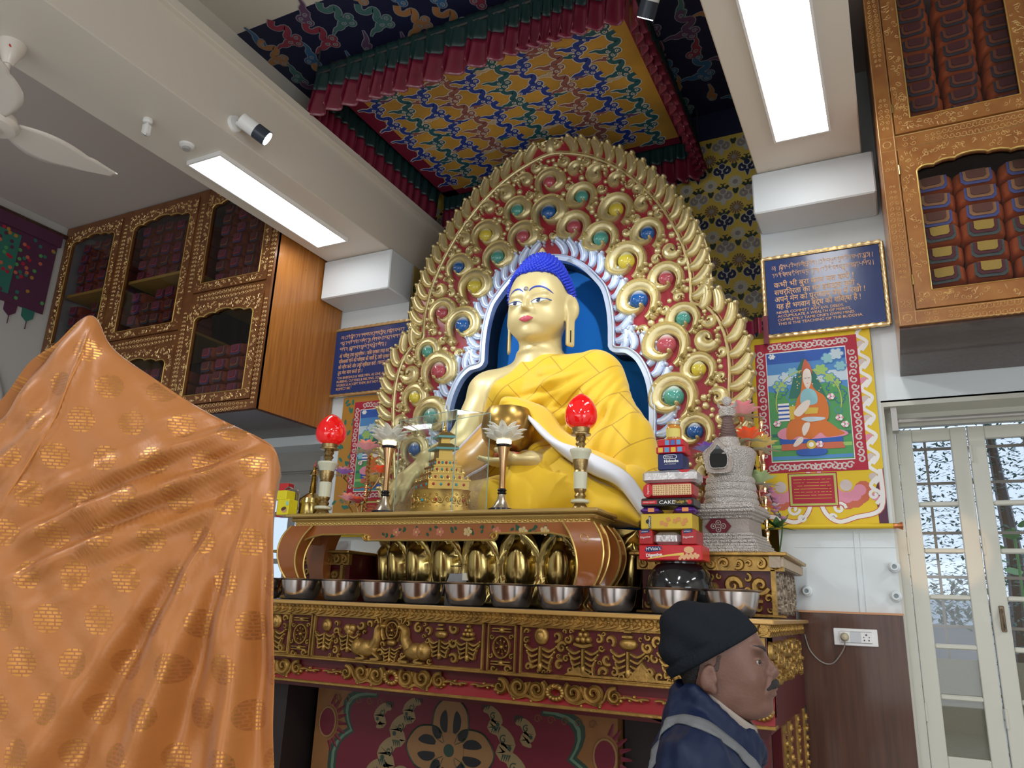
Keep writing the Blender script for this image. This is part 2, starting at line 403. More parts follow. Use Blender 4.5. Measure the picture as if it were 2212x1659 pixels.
# ------------------------------------------------------------------ woven patterns
_lay = [0]
def _hh(h):
    _lay[0] = (_lay[0]+1) % 24; return h+_lay[0]*2.2e-5      # overlapping threads lie one over the other
def flat(q, pts, wid, h, T, mi):
    h = _hh(h)
    k = len(pts); V = []; Fc = []
    if not hasattr(wid, '__len__'): wid = [wid]*k
    for i in range(k):
        a = pts[max(i-1, 0)]; b = pts[min(i+1, k-1)]; dx, dy = b[0]-a[0], b[1]-a[1]; l = math.hypot(dx, dy) or 1
        V += [T(pts[i][0]-dy/l*wid[i], pts[i][1]+dx/l*wid[i], h), T(pts[i][0]+dy/l*wid[i], pts[i][1]-dx/l*wid[i], h)]
    for i in range(k-1): Fc.append((2*i, 2*i+1, 2*i+3, 2*i+2))
    q.add(V, Fc, mi)
def disc(q, u, v, r, h, T, mi, n=12, ry=None, rot=0):
    ry = ry or r; h = _hh(h)
    q.add([T(u+r*math.cos(2*PI*j/n)*math.cos(rot)-ry*math.sin(2*PI*j/n)*math.sin(rot), v+r*math.cos(2*PI*j/n)*math.sin(rot)+ry*math.sin(2*PI*j/n)*math.cos(rot), h) for j in range(n)], [tuple(range(n))], mi)
def cloud(q, u, v, s, rot, mi, T, out=1, o=.0045, h=.0012, kind=0):
    """woven cloud: three curls, a winding stem and a flame tail, edged in a pale line"""
    ca, sa = math.cos(rot), math.sin(rot)
    P = lambda x, y: (u+(x*ca-y*sa)*s, v+(x*sa+y*ca)*s)
    el = []
    if kind in (0, 1):
        for a, b, r in ((-.3, .02, .24), (.3, .02, .24), (0, .34, .26), (0, .05, .22)): el.append(('d', P(a, b), r*s))
    if kind == 0:
        st = crom([(0, 0), (-.12, -.35), (.28, -.55), (.42, -.85), (.0, -1.0), (-.1, -1.35), (.25, -1.6)], 4)
        el.append(('s', [P(*p) for p in st], [.165*s]*len(st)))
    fl = crom([(-.3, -.05), (-.7, .02), (-1.0, -.1), (-1.45, -.02)], 4) if kind < 2 else crom([(.5, 0), (.1, .06), (-.3, -.06), (-.9, .03)], 4)
    el.append(('s', [P(*p) for p in fl], [lerp(.23, .02, (i/(len(fl)-1))**1.2)*s for i in range(len(fl))]))
    if kind == 2:
        el += [('d', P(.5, .03), .2*s), ('d', P(.28, .14), .15*s), ('d', P(.25, -.12), .14*s)]
    for hh, grow, m in ((h, o, out), (h*2, 0, mi)):
        for n_, e in enumerate(el):
            hz = hh+.00012*n_
            if e[0] == 'd': disc(q, e[1][0], e[1][1], e[2]+grow, hz, T, m)
            else: flat(q, e[1], [w+grow for w in e[2]], hz, T, m)
    for a, b, sg in (((-.28), .02, 1), (.28, .02, -1), (0, .34, 1)) if kind < 2 else ((.5, .03, 1),):
        c = P(a, b); flat(q, spiral(c[0], c[1], .16*s, .03*s, rot, 1.3, 10, sg), .03*s, h*3+.0006, T, out)
CL = {k: mat('thread_'+k, c, .6) for k, c in dict(pale=(.62, .6, .55), blue=(.02, .05, .3), teal=(.02, .11, .13), rose=(.28, .1, .08), cream=(.55, .42, .25), plum=(.13, .06, .14), dblue=(.04, .13, .28), dteal=(.06, .16, .15), dred=(.28, .04, .07), ochre=(.4, .18, .07), green=(.05, .1, .05), white=(.7, .68, .6), grey=(.3, .26, .24)).items()}
# dark cloud brocade stretched under the niche ceiling
q = MB(); q.box((NL, 2.97, NC-.004), (-.55, NB, NC+.018), 0); q.box((-1.3, NB-.004, 5.10), (-.55, NB, NC), 0)
T = onZ(NC-.004)
k = 0
for i in range(14):
    for j in range(10):
        u = -3.62+i*.226; v = 3.05+j*.226+(.113 if i % 2 else 0)
        if v > NB-.1 or u > -.6: continue
        if -3.1 < u < -1.25 and 3.56 < v < 4.85: continue
        k += 1; cloud(q, u, v, .125, PI/2*(k % 2)+.5*math.sin(k*3.1), 2+(i*2+j*3) % 5, T, kind=(0, 2, 0, 1)[k % 4], o=.006)
q.build('ceiling', [mat('midnight_brocade', (.012, .014, .05), .6), mat('dim_thread', (.27, .3, .32), .6), CL['dblue'], CL['dteal'], CL['dred'], CL['ochre'], CL['plum']], smooth=0)['kind'] = 'structure'
# yellow flower brocade on the back wall, right and left of the aureole
def flower_brocade(q, x0, x1, z0, z1, T):
    n = 0; zz = z0; r_ = 0
    while zz < z1:
        u = x0+(.09 if r_ % 2 else 0)
        while u < x1:
            n += 1; k = (r_+int((u-x0)*5.5)) % 2; kk = r_ % 4
            if kk in (0, 2):
                m = 1 if kk == 0 else 2
                for a in range(14):
                    t = 2*PI*a/14; flat(q, [(u+.01*math.cos(t), zz+.01*math.sin(t)), (u+.05*math.cos(t), zz+.05*math.sin(t))], [.003, .0075], .001, T, m)
                disc(q, u, zz, .02, .002, T, 3, 8)
                for sg in (1, -1): flat(q, crom([(u+sg*.05, zz-.02), (u+sg*.085, zz-.045), (u+sg*.09, zz-.01), (u+sg*.07, zz+.0)], 4), [.012]*4+[.009]*4+[.004]*5, .001, T, 4)
            else:
                m = 5 if kk == 1 else 6
                for hh, g, mm in ((.001, .006, 1), (.002, 0, m)):
                    for sg in (1, -1): flat(q, spiral(u+sg*.03, zz, .03, .009, PI/2, 1.1, 12, -sg), [.011+g]*12, hh, T, mm)
                    disc(q, u, zz+.04, .022+g, hh, T, mm); flat(q, [(u, zz-.02), (u, zz-.07)], [.018+g, .004+g], hh, T, mm if kk == 1 else 1)
                for sg in (1, -1): disc(q, u+sg*.085, zz+.03, .014, .001, T, 4, 8, .028, .5*sg)
            u += .18
        zz += .105; r_ += 1
q = MB(); flower_brocade(q, -1.35, -.6, 2.6, 5.06, onY(NB)); flower_brocade(q, -3.6, -2.95, 2.9, 5.06, onY(NB))
o = q.build('brocade_pattern', [DARKM, mat('thread_silver', (.5, .5, .47), .5), mat('thread_brown', (.2, .12, .07), .6), CL['grey'], mat('thread_dark_green', (.035, .05, .035), .6), mat('thread_navy', (.02, .025, .07), .6), CL['grey']], smooth=0); struct(o); o.name = 'wall_back_brocade'
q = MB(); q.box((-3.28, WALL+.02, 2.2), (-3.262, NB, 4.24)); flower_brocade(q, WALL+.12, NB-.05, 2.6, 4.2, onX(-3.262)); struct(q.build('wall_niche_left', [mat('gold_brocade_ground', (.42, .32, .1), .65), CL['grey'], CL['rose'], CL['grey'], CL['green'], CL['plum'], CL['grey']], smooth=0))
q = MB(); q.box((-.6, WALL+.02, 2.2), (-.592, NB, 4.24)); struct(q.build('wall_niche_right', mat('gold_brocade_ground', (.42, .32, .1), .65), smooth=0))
# ------------------------------------------------------------------ canopy over the statue
can = empty('canopy', (-2.16, 4.17, 4.757)); tag(can, 'yellow cloud brocade canopy with pleated green and maroon valance, hung over the golden statue', 'canopy')
cx0, cx1, cy0, cy1, cz = -3.277, -1.05, 3.31, 5.0, 5.05
q = MB(); sag = lambda u, v: .0
q.box((cx0+.04, cy0+.05, cz), (cx1-.04, cy1-.02, cz+.02), 0); q.box((cx0+.04, cy0+.05, cz-.001), (cx0+.17, cy1-.02, cz+.0), 7); q.box((cx1-.12, cy0+.05, cz-.001), (cx1-.04, cy1-.02, cz), 7); q.box((cx0+.04, cy1-.1, cz-.001), (cx1-.04, cy1-.02, cz), 7)
T = onZ(cz-.001); n = 0
for i in range(11):
    for j in range(9):
        u = cx0+.21+i*.194; vv = cy0+.21+j*.209+(.1 if i % 2 else 0)
        if vv > cy1-.05 or u > cx1-.1: continue
        n += 1; k = (i+2*(j % 2)) % 4
        cloud(q, u, vv, .104, .25 if j % 2 else -.25, (2, 3, 2, 4)[i % 4], T, kind=0, o=.0075)
        if u < cx1-.29: cloud(q, u+.105, vv-.056, .081, 0 if n % 2 else PI, (5, 3, 6, 2, 4)[n % 5], T, kind=2, o=.006)
wb(q, 'brocade_ceiling', [mat('golden_silk', (.66, .36, .06), .5, vary=.35, vscale=2.5), mat('thread_ivory', (.66, .62, .56), .5), CL['blue'], CL['teal'], CL['rose'], CL['cream'], CL['plum'], mat('crimson_silk', (.2, .012, .04), .5)], can, 0)
SILKR = mat('maroon_silk', (.17, .012, .035), .28, spec=.8); SILKG = mat('dark_green_silk', (.009, .032, .032), .35)
def valance(a, b, nrm, z1, z0, seed):
    r = random.Random(seed); L = math.dist(a, b); n = int(L/.0085); ph = []; p = 0
    for i in range(n+1):
        p += .0085/(.105+.035*math.sin(i*.05+seed)+.02*math.sin(i*.017*seed)); ph.append(p+.12*math.sin(i*.021+seed))
    dx, dy = (b[0]-a[0])/L, (b[1]-a[1])/L
    def strip(v0, v1, m, name, nv=7):
        q = MB()
        def fn(u, v):
            i = min(int(u*n+.5), n); w = lerp(v0, v1, v); f = ph[i] % 1
            off = (math.sin(f*2*PI)*.8+.6*math.sin(f*4*PI+.6))*.022*(.2+1.5*w)
            sh = .032*math.cos(f*2*PI)*w
            s = u*L; out = off+.035*w*w
            z = lerp(z1, z0, w)+.018*math.sin(f*2*PI+1)*w*w+.01*math.sin(u*9+seed)*w
            return (a[0]+dx*(s+sh)+nrm[0]*out, a[1]+dy*(s+sh)+nrm[1]*out, z)
        q.grid(fn, n+1, nv); o = wb(q, name, m, can, 180)
        sol = o.modifiers.new('s', 'SOLIDIFY'); sol.thickness = .004
    strip(0, .5, SILKG, 'green_band'); strip(.5, 1, SILKR, 'maroon_band')
valance((cx0, cy0), (cx1, cy0), (0, -1), 5.165, 4.757, 1)
valance((cx0, cy1-.06), (cx0, cy0), (-1, 0), 5.10, 4.757, 2)
valance((cx1, cy0), (cx1, cy1), (1, 0), 5.10, 4.746, 3)
valance((cx1, cy1), (cx0, cy1), (0, 1), 5.10, 4.757, 4)
q = MB(); q.tube([(cx0, cy0, 5.11), (cx1, cy0, 5.11), (cx1, cy1, 5.09), (cx0, cy1, 5.09)], .012, 6, closed=True)
for x in (cx0, cx1):
    for y in (cy0, cy1): q.tube([(x, y, 5.1), (x, y, NC)], .006, 6)
wb(q, 'hanging_frame', mat('dark_metal', (.03, .03, .03), .5), can)
# ------------------------------------------------------------------ lamps on the beams
EMW = mat('lit_diffuser', (.9, .9, .9), .4, emit=(1, 1, .985), estr=9)
for (x0, x1, y0, y1, lb) in ((-3.755, -3.49, 2.81, 4.03, 'long white ceiling light panel on the left beam, beside the spotlight'), (-.395, -.12, 2.72, 3.97, 'long white ceiling light panel on the right beam, nearest the tall carved cabinet')):
    t = empty('ceiling_light', ((x0+x1)/2, (y0+y1)/2, BZ)); tag(t, lb, 'light', 'long light panels under the beams')
    q = MB(); w = .012
    for a in ((x0-w, y0-w, x1+w, y0), (x0-w, y1, x1+w, y1+w), (x0-w, y0, x0, y1), (x1, y0, x1+w, y1)): q.box((a[0], a[1], BZ-.028), (a[2], a[3], BZ))
    q.box((x0, y0, BZ-.006), (x1, y1, BZ)); wb(q, 'frame', PLW, t, 0)
    q = MB(); q.box((x0, y0, BZ-.022), (x1, y1, BZ-.008)); wb(q, 'diffuser', EMW, t, 0)
def spotlight(base, axis_from, aim, lb, bm, power, lit=True):
    b = Vector(base); t = empty('spotlight', b); tag(t, lb, 'light', 'round track spotlights')
    d = (Vector(aim)-Vector(axis_from)).normalized(); h0 = Vector(axis_from)
    def cyl(name, a, c, r0, r1, m, n=24):
        q = MB(); q.tube([a, a+(c-a)*.5, c], [r0, (r0+r1)/2, r1], n); return wb(q, name, m, t, 40)
    cyl('base_plate', b, b+Vector(bm)*.02, .052, .046, PLW); cyl('arm', b+Vector(bm)*.02, h0-d*.01, .014, .014, PLW, 12)
    cyl('rear_body', h0-d*.07, h0+d*.03, .046, .046, PLW); cyl('front_body', h0+d*.03, h0+d*.11, .047, .047, mat('black_plastic', (.03, .04, .06), .3))
    q = MB(); q.tube([h0+d*.095, h0+d*.113], .04, 24); wb(q, 'lens', mat('lit_lens', (.9, .95, 1), .2, emit=(.86, .93, 1), estr=18) if lit else PLW, t, 40)
    if power:
        l = bpy.data.lights.new('spot_beam', 'SPOT'); l.energy = power; l.spot_size = R(58); l.spot_blend = .55; l.shadow_soft_size = .04; l.color = (.86, .93, 1)
        o = bpy.data.objects.new('spot_beam', l); COL.objects.link(o); o.location = h0+d*.125; o.rotation_euler = d.to_track_quat('-Z', 'Y').to_euler()
sb = at(506, 268, x=-3.29)
spotlight(sb, sb+Vector((.11, .035, -.03)), (-1.85, 4.1, 3.2), 'white and black spotlight on a short arm on the left beam side, lit', (1, 0, 0), 110)
sb = at(1408, -12, z=4.6)
q = MB()
spotlight((sb.x, sb.y, NC), sb, (-1.9, 4.2, 3.0), 'black spotlight with a white band, hanging beside the canopy at the photo top', (0, 0, -1), 90)
# smoke detector-like fittings on the left beam
t = empty('motion_sensor', at(320, 258, z=BZ)); tag(t, 'small white swivel sensor under the left beam, between fan and light panel', 'sensor')
c = t.location
q = MB(); q.lathe(c, [(.001, 0), (.026, 0), (.028, -.015), (.02, -.026), (.001, -.028)], 20); wb(q, 'base', PLW, t)
q = MB(); q.bbox((c.x-.022, c.y-.02, c.z-.105), (c.x+.022, c.y+.025, c.z-.03), .012); wb(q, 'head', PLW, t)
q = MB(); q.tube([c+Vector((0, 0, -.025)), c+Vector((.004, .006, -.05))], .009, 8); wb(q, 'neck', PLW, t)
c = at(404, 313, z=BZ); t = empty('smoke_detector', c); tag(t, 'small round white puck under the left beam, next to the light panel end', 'detector')
q = MB(); q.lathe(c, [(.001, 0), (.045, 0), (.043, -.012), (.025, -.02), (.001, -.02)], 24); wb(q, 'base_ring', PLW, t)
q = MB(); q.lathe(c, [(.024, -.016), (.022, -.035), (.001, -.037)], 20); wb(q, 'cap', mat('grey_plastic', (.4, .4, .4), .4), t)
# ------------------------------------------------------------------ ceiling fan
fc = at(28, 96, z=BZ); hub = Vector((fc.x, fc.y, at(-8, 262, x=fc.x).z)); hub.z = max(min(hub.z, 4.05), 3.7)
t = empty('ceiling_fan', fc); tag(t, 'white three-bladed ceiling fan hanging from the left beam at the photo edge', 'fan')
FANM = mat('fan_white', (.72, .66, .6), .3, coat=.3)
q = MB(); q.lathe(fc, [(.001, 0), (.062, 0), (.06, -.03), (.035, -.09), (.022, -.12), (.001, -.12)], 28); o = wb(q, 'canopy_cup', FANM, t)
q = MB(); q.tube([fc+Vector((0, 0, -.1)), hub], .014, 12); wb(q, 'downrod', FANM, t)
q = MB(); q.lathe(hub, [(.001, .06), (.05, .055), (.1, .02), (.115, -.015), (.1, -.04), (.05, -.05), (.001, -.052)], 36); wb(q, 'motor', FANM, t)
q = MB(); q.lathe(hub, [(.04, -.05), (.045, -.056), (.001, -.058)], 24); wb(q, 'motor_cap', mat('fan_cap', (.6, .53, .45), .4), t)
q = MB(); q.dome(0, 0, .008, .002, lambda u, v, h: (fc.x+.046+h*.2, fc.y+u-.03, fc.z-.045+v)); wb(q, 'badge', mat('badge_red', (.6, .05, .04), .4), t)
for a in (83, -37, 203):
    q = MB(); ang = R(a)
    def blade(u, v, h=0):
        r = .09+.52*u; w = (.05+.115*math.sin(min(1, u*1.35+.12)*PI*.82)**1.0)*(1-.75*max(0, u-.72)/.28)
        y = (v-.5)*2*w*.78+.03*math.sin(u*PI); z = -.004-.06*y*(1-u)*2+.03*u
        return (hub.x+r*math.cos(ang)-y*math.sin(ang), hub.y+r*math.sin(ang)+y*math.cos(ang), hub.z+z)
    q.grid(blade, 24, 9); o = wb(q, 'blade', FANM, t, 180); sm = o.modifiers.new('s', 'SOLIDIFY'); sm.thickness = .009
# ================================================================== aureole behind the statue
YA = 4.40
OUT = [(0,4.93),(.2,4.885),(.39,4.79),(.56,4.67),(.72,4.51),(.86,4.35),(.96,4.18),(1.05,4.0),(1.10,3.82),(1.11,3.66),(1.12,3.55),(1.20,3.48),(1.27,3.36),(1.30,3.2),(1.31,3.05),(1.30,2.9),(1.27,2.72),(1.24,2.5),(1.2,2.2)]
RIM = [(0,4.80),(.16,4.765),(.33,4.69),(.5,4.57),(.64,4.43),(.77,4.26),(.87,4.08),(.94,3.9),(.98,3.72),(.985,3.6),(.99,3.5),(1.08,3.45),(1.15,3.35),(1.19,3.2),(1.2,3.05),(1.19,2.9),(1.17,2.72),(1.14,2.5),(1.1,2.2)]
SIL = [(0,3.99),(.1,3.975),(.2,3.935),(.3,3.86),(.38,3.77),(.44,3.68),(.475,3.55),(.49,3.42),(.492,3.3),(.5,3.262),(.58,3.245),(.65,3.19),(.70,3.11),(.735,3.01),(.752,2.9),(.755,2.78),(.748,2.66),(.73,2.5),(.69,2.2)]
def both(P): return [(-u, v) for u, v in P[::-1]][:-1]+[tuple(p) for p in P]
def offs(P, d):
    o = []
    for i, p in enumerate(P):
        a = P[max(i-1, 0)]; b = P[min(i+1, len(P)-1)]; dx, dy = b[0]-a[0], b[1]-a[1]; l = math.hypot(dx, dy) or 1
        o.append((p[0]-dy/l*d, p[1]+dx/l*d))
    return o
oc, rc, sc_ = (crom(both(P), 5) for P in (OUT, RIM, SIL))
TA = lambda u, v, h: (X0+u, YA-h, v)
aur = empty('aureole', (X0, YA, 2.2)); tag(aur, 'tall red arched backboard covered in gold scrolls and coloured gems, behind the golden statue', 'aureole')
q = MB(); n = len(oc); si = offs(sc_, -.0)
V = [TA(u, v, 0) for u, v in oc]+[TA(u, v, 0) for u, v in si]+[TA(u, v, -.05) for u, v in oc]
q.add(V, [(i, i+1, n+i+1, n+i) for i in range(n-1)]+[(i, 2*n+i, 2*n+i+1, i+1) for i in range(n-1)]); wb(q, 'red_board', RED_L, aur, 30)
q = MB(); q.tube([TA(u*1.0, v, .0) for u, v in oc], .006, 6); wb(q, 'edge_trim', GOLD, aur)
q = MB(); q.relief(rc, .011, .02, TA); q.relief(offs(rc, .02), .004, .01, TA); wb(q, 'rim_moulding', GOLD, aur)
# silver frame round the opening and the blue board sunk behind it
q = MB(); si2 = offs(sc_, -.042); n = len(sc_)
V = [TA(u, v, .03) for u, v in sc_]+[TA(u, v, .034) for u, v in si2]+[TA(u, v, -.02) for u, v in sc_]+[TA(u, v, -.02) for u, v in si2]
q.add(V, [(i, i+1, n+i+1, n+i) for i in range(n-1)]+[(i, 2*n+i, 2*n+i+1, i+1) for i in range(n-1)]+[(n+i, n+i+1, 3*n+i+1, 3*n+i) for i in range(n-1)]); q.relief(offs(sc_, -.006), .007, .012, TA, h0=.03); wb(q, 'silver_frame', SILVER, aur, 30)
q = MB(); V = [TA(u, v, -.02) for u, v in si2]+[TA(u, v, -.16) for u, v in si2]; q.add(V, [(i, i+1, n+i+1, n+i) for i in range(n-1)]); wb(q, 'opening_edge', mat('dark_edge', (.012, .02, .03), .6), aur, 30)
q = MB(); q.box((X0-.8, YA+.16, 2.1), (X0+.8, YA+.18, 4.05)); wb(q, 'blue_board', BLUE_C, aur, 0)
# petals: gold outside the rim, silver outside the frame
def petal(q, p, nx, ny, L, s, up):
    """feather-like leaf growing from p along (nx,ny), its tip curling towards `up` side"""
    tx, ty = -ny*up, nx*up
    P = [(p[0]+nx*a*L+tx*b*L, p[1]+ny*a*L+ty*b*L) for a, b in ((0, -.38), (.25, -.36), (.5, -.2), (.72, .05), (.86, .3))]
    P = crom(P, 4); k = len(P); w = [s*(.55+.6*math.sin(PI*i/(k-1)*.8+.25)) for i in range(k)]
    q.relief(P, w, [s*1.0]*k, TA, groove=1)
    for a, b, r in ((.98, .24, .62), (.82, .5, .5), (.62, .48, .34)): q.dome(p[0]+nx*a*L+tx*b*L, p[1]+ny*a*L+ty*b*L, s*r, s*1.3*r+s*.5, TA, n=8, rows=3)
def border(curve, L, s, step, name, m, skip=lambda p: False):
    q = MB(); half = [p for p in curve if p[0] >= 0]
    P = resample(half, step); cnt = 0
    for i in range(1, len(P)-1):
        a, b = P[i-1], P[i+1]; dx, dy = b[0]-a[0], b[1]-a[1]; l = math.hypot(dx, dy); nx, ny = -dy/l, dx/l
        if nx*(P[i][0])+ny*(P[i][1]-3.2) < 0: nx, ny = -nx, -ny
        if skip(P[i]): continue
        petal(q, P[i], nx, ny, L, s, 1); petal(q, (-P[i][0], P[i][1]), -nx, ny, L, s, -1); cnt += 1
    wb(q, name, m, aur, 60)
border(offs(rc, .006), .135, .032, .096, 'gold_petal_border', GOLD)
border(offs(sc_, .004), .128, .0255, .074, 'silver_petal_border', SILVER)
q = MB(); q.dome(0, 4.865, .045, .05, TA, ry=.07); q.dome(0, 4.92, .02, .04, TA)
for sg in (1, -1): q.relief(spiral(sg*.045, 4.87, .03, .008, PI/2, 1.1, 14, -sg), [.014]*14, [.03]*14, TA)
wb(q, 'top_finial', GOLD, aur, 60)
# gems in scrolls
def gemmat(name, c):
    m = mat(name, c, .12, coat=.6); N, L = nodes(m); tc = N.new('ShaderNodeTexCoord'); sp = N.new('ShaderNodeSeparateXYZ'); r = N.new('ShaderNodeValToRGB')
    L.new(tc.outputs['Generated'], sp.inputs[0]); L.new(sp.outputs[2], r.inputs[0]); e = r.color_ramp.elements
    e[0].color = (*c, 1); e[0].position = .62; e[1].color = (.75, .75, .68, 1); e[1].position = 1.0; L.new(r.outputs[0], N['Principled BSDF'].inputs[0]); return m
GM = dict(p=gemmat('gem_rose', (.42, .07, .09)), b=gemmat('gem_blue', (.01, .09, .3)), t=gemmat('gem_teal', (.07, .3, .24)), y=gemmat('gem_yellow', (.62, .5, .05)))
GN = dict(p='rose', b='blue', t='teal', y='yellow')
gems = [(0, 4.565, 'p', .108), (0, 4.32, 'b', .128)]
for u, v, c, r in ((.25,4.392,'t',.105),(.5,4.24,'y',.115),(.715,4.02,'b',.105),(.195,4.17,'p',.115),(.392,4.043,'t',.118),(.57,3.845,'y',.128),(.832,3.677,'p',.108),(.652,3.556,'b',.132),(.935,3.39,'t',.1),(.826,3.23,'p',.138),(1.02,3.053,'y',.1),(.865,2.893,'t',.138),(.985,2.67,'b',.108),(.8,2.5,'p',.12)):
    gems += [(u, v, c, r), (-u, v, c, r)]
placed = []
for u, v, c, r in gems:
    sg = 1 if u > 0 else -1
    if u == 0: sg = -1
    # a fat scroll: round the gem, then hooking in under it
    P = []; n = 40; Wd = []; Hh = []
    for i in range(n):
        t = i/(n-1); a = R(250)-2*PI*1.02*t
        rr = r*(.83 if t < .72 else lerp(.83, .34, ((t-.72)/.28)**.9)); rr += r*.18*max(0, .12-t)/.12
        P.append((u-sg*rr*math.cos(a)*1.0, v+rr*math.sin(a))); Wd.append(r*(.13+.225*math.sin(min(t*1.8, 1)*PI/2) if t < .72 else lerp(.355, .1, ((t-.72)/.28)**.8))); Hh.append(r*(.25+.1*math.sin(t*PI)))
    q = MB(); q.relief(P, Wd, Hh, TA, groove=1)
    q.dome(P[-1][0], P[-1][1], r*.13, r*.5, TA, n=10)
    # leafy lobes on the outside of the scroll's root
    for a, d, s in ((232, 1.12, .2), (212, 1.2, .17), (196, 1.05, .14), (40, 1.02, .13), (60, 1.05, .1)):
        q.dome(u-sg*r*d*math.cos(R(a)), v+r*d*math.sin(R(a)), r*s, r*.3, TA, n=10)
    q.relief(spiral(u-sg*r*1.1*math.cos(R(222)), v+r*1.1*math.sin(R(222)), r*.22, r*.06, R(90), 1.1, 12, sg), [r*.07]*12, [r*.42]*12, TA)
    o = wb(q, 'scroll', GOLD, aur, 50)
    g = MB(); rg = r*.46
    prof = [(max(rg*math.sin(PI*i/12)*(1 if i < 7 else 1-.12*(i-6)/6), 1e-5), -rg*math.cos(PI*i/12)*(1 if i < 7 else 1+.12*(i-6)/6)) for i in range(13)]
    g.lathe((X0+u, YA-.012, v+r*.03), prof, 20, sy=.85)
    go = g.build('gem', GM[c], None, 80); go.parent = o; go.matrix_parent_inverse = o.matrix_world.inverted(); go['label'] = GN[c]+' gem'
    m_ = o.matrix_parent_inverse.copy(); go.matrix_parent_inverse = Matrix.Identity(4)
    placed.append((u, v, r*1.14))
def inside(p, poly):
    c = False; j = len(poly)-1
    for i in range(len(poly)):
        if (poly[i][1] > p[1]) != (poly[j][1] > p[1]) and p[0] < (poly[j][0]-poly[i][0])*(p[1]-poly[i][1])/(poly[j][1]-poly[i][1])+poly[i][0]: c = not c
        j = i
    return c
rpoly = offs(rc, -.0); spoly = offs(sc_, .1)
def dist_to(p, C): return min(math.hypot(p[0]-a, p[1]-b) for a, b in C)
q = MB(); r_ = random.Random(3); tries = 0; fill = []
for rr, tr in ((.078, 1500), (.062, 2500), (.048, 3000), (.036, 4000), (.026, 5000), (.018, 5000)):
    for _ in range(tr):
        u, v = r_.uniform(0, 1.2), r_.uniform(2.3, 4.8)
        if not inside((u, v), rpoly) or inside((u, v), spoly): continue
        if any(math.hypot(u-a, v-b) < rr+c*.93 for a, b, c in placed): continue
        if u < rr: continue
        if dist_to((u, v), rpoly) < rr*.95 or dist_to((u, v), spoly) < rr*.8: continue
        placed += [(u, v, rr), (-u, v, rr)]; fill.append((u, v, rr))
for u, v, rr in fill:
    a0 = r_.uniform(0, 2*PI); s_ = 1 if r_.random() < .7 else -1
    for sg in (1, -1):
        if rr > .03:
            w = [rr*(.22+.36*math.sin(PI*min(1, t/17+.18))) for t in range(18)]
            pts = spiral(0, 0, rr*.72, rr*.16, a0, .95, 18, s_); q.relief([(sg*(u+a), v+b) for a, b in pts], w, [rr*.5]*18, TA, groove=1)
            for k in range(3):
                aa = a0-s_*(.15+.5*k); q.dome(sg*(u+rr*.85*math.cos(aa)), v+rr*.85*math.sin(aa), rr*(.3-.06*k), rr*.6, TA, n=9, rows=3)
        else: q.dome(sg*u, v, rr*.95, rr*.9, TA, n=9, rows=3)
wb(q, 'small_scrollwork', GOLD, aur, 50)
# ================================================================== the golden statue
st = empty('golden_statue', (-1.96, 4.1, 2.05)); tag(st, 'large seated golden statue with blue curled hair and yellow robe, before the aureole', 'statue')
XC = -1.96; XH = -1.945
HY = 4.2                                         # head centre
def head_sdf(X, Y, Z):
    x = X-XH; ax = np.abs(x); y = Y-HY; z = Z
    d = s_ell(x, y, z, (0, 0, 3.56), (.204, .22, .25))
    d = smin(d, s_ell(x, y, z, (0, -.035, 3.40), (.165, .165, .142)), .07)
    d = smin(d, s_ell(ax, y, z, (.09, -.08, 3.40), (.085, .085, .082)), .05)          # cheeks
    d = smin(d, s_ell(x, y, z, (0, -.15, 3.302), (.05, .04, .04)), .04)              # chin
    d = smin(d, s_ell(x, y, z, (0, -.06, 3.315), (.11, .1, .055)), .04)              # under the jaw
    d = smax(d, -s_ell(ax, y, z, (.082, -.222, 3.492), (.058, .028, .034)), .035)     # eye hollows
    d = smin(d, s_ell(ax, y, z, (.082, -.172, 3.492), (.056, .032, .033)), .012)      # lids
    n = s_cone(x, y, z, (0, -.196, 3.55), (0, -.236, 3.448), .015, .022, (1, 1, 1))
    n = smin(n, s_ell(ax, y, z, (.02, -.207, 3.437), (.017, .02, .014)), .012)
    d = smin(d, n, .016)
    d = smin(d, s_ell(ax, y, z, (.07, -.178, 3.545), (.06, .022, .012), 0, 0, -.12), .02)
    d = smin(d, s_ell(x, y, z, (0, -.186, 3.378), (.045, .022, .02)), .02)
    d = smax(d, -s_cone(x, y, z, (0, -.215, 3.398), (0, -.214, 3.412), .005, .006), .008)
    nk = s_cone(X-XC, Y, Z, (0, 4.27, 3.05), (.01, 4.235, 3.34), .155, .135)
    nk = smin(nk, np.maximum(np.abs(Z-3.215)-.01, s_cone(X-XC, Y, Z, (0, 4.26, 3.2), (0, 4.255, 3.23), .155, .155)), .02)
    return smin(d, nk, .03)
def ear_sdf(X, Y, Z):
    x = np.abs(X-XH); y = Y-HY; z = Z
    e = s_ell(x, y, z, (.218, .01, 3.5), (.026, .064, .09), -.5, .12)
    e = smax(e, -s_ell(x, y, z, (.238, -.012, 3.5), (.018, .042, .066), -.5, .12), .012)
    xr, yr = (x-.216)*.88-(y+.0)*.48, (y+.0)*.88+(x-.216)*.48; l = smax(smax(np.abs(xr)-.011, np.abs(yr)-.034, .008), np.abs(z-3.355)-.13, .02)
    return smin(e, l, .02)
RS = [(-2.33, 4.25, 2.97), (-2.41, 4.14, 2.64)]
wr = at(925, 992, y=3.84); kn = at(880, 1035, y=3.76)
def arm_sdf(X, Y, Z):
    d = s_ell(X, Y, Z, (-2.31, 4.26, 3.0), (.155, .14, .14))
    d = smin(d, s_cone(X, Y, Z, (-2.32, 4.25, 2.97), (-2.42, 4.12, 2.62), .135, .108), .05)
    return smin(d, s_cone(X, Y, Z, (-2.42, 4.12, 2.62), tuple(wr), .1, .062), .05)
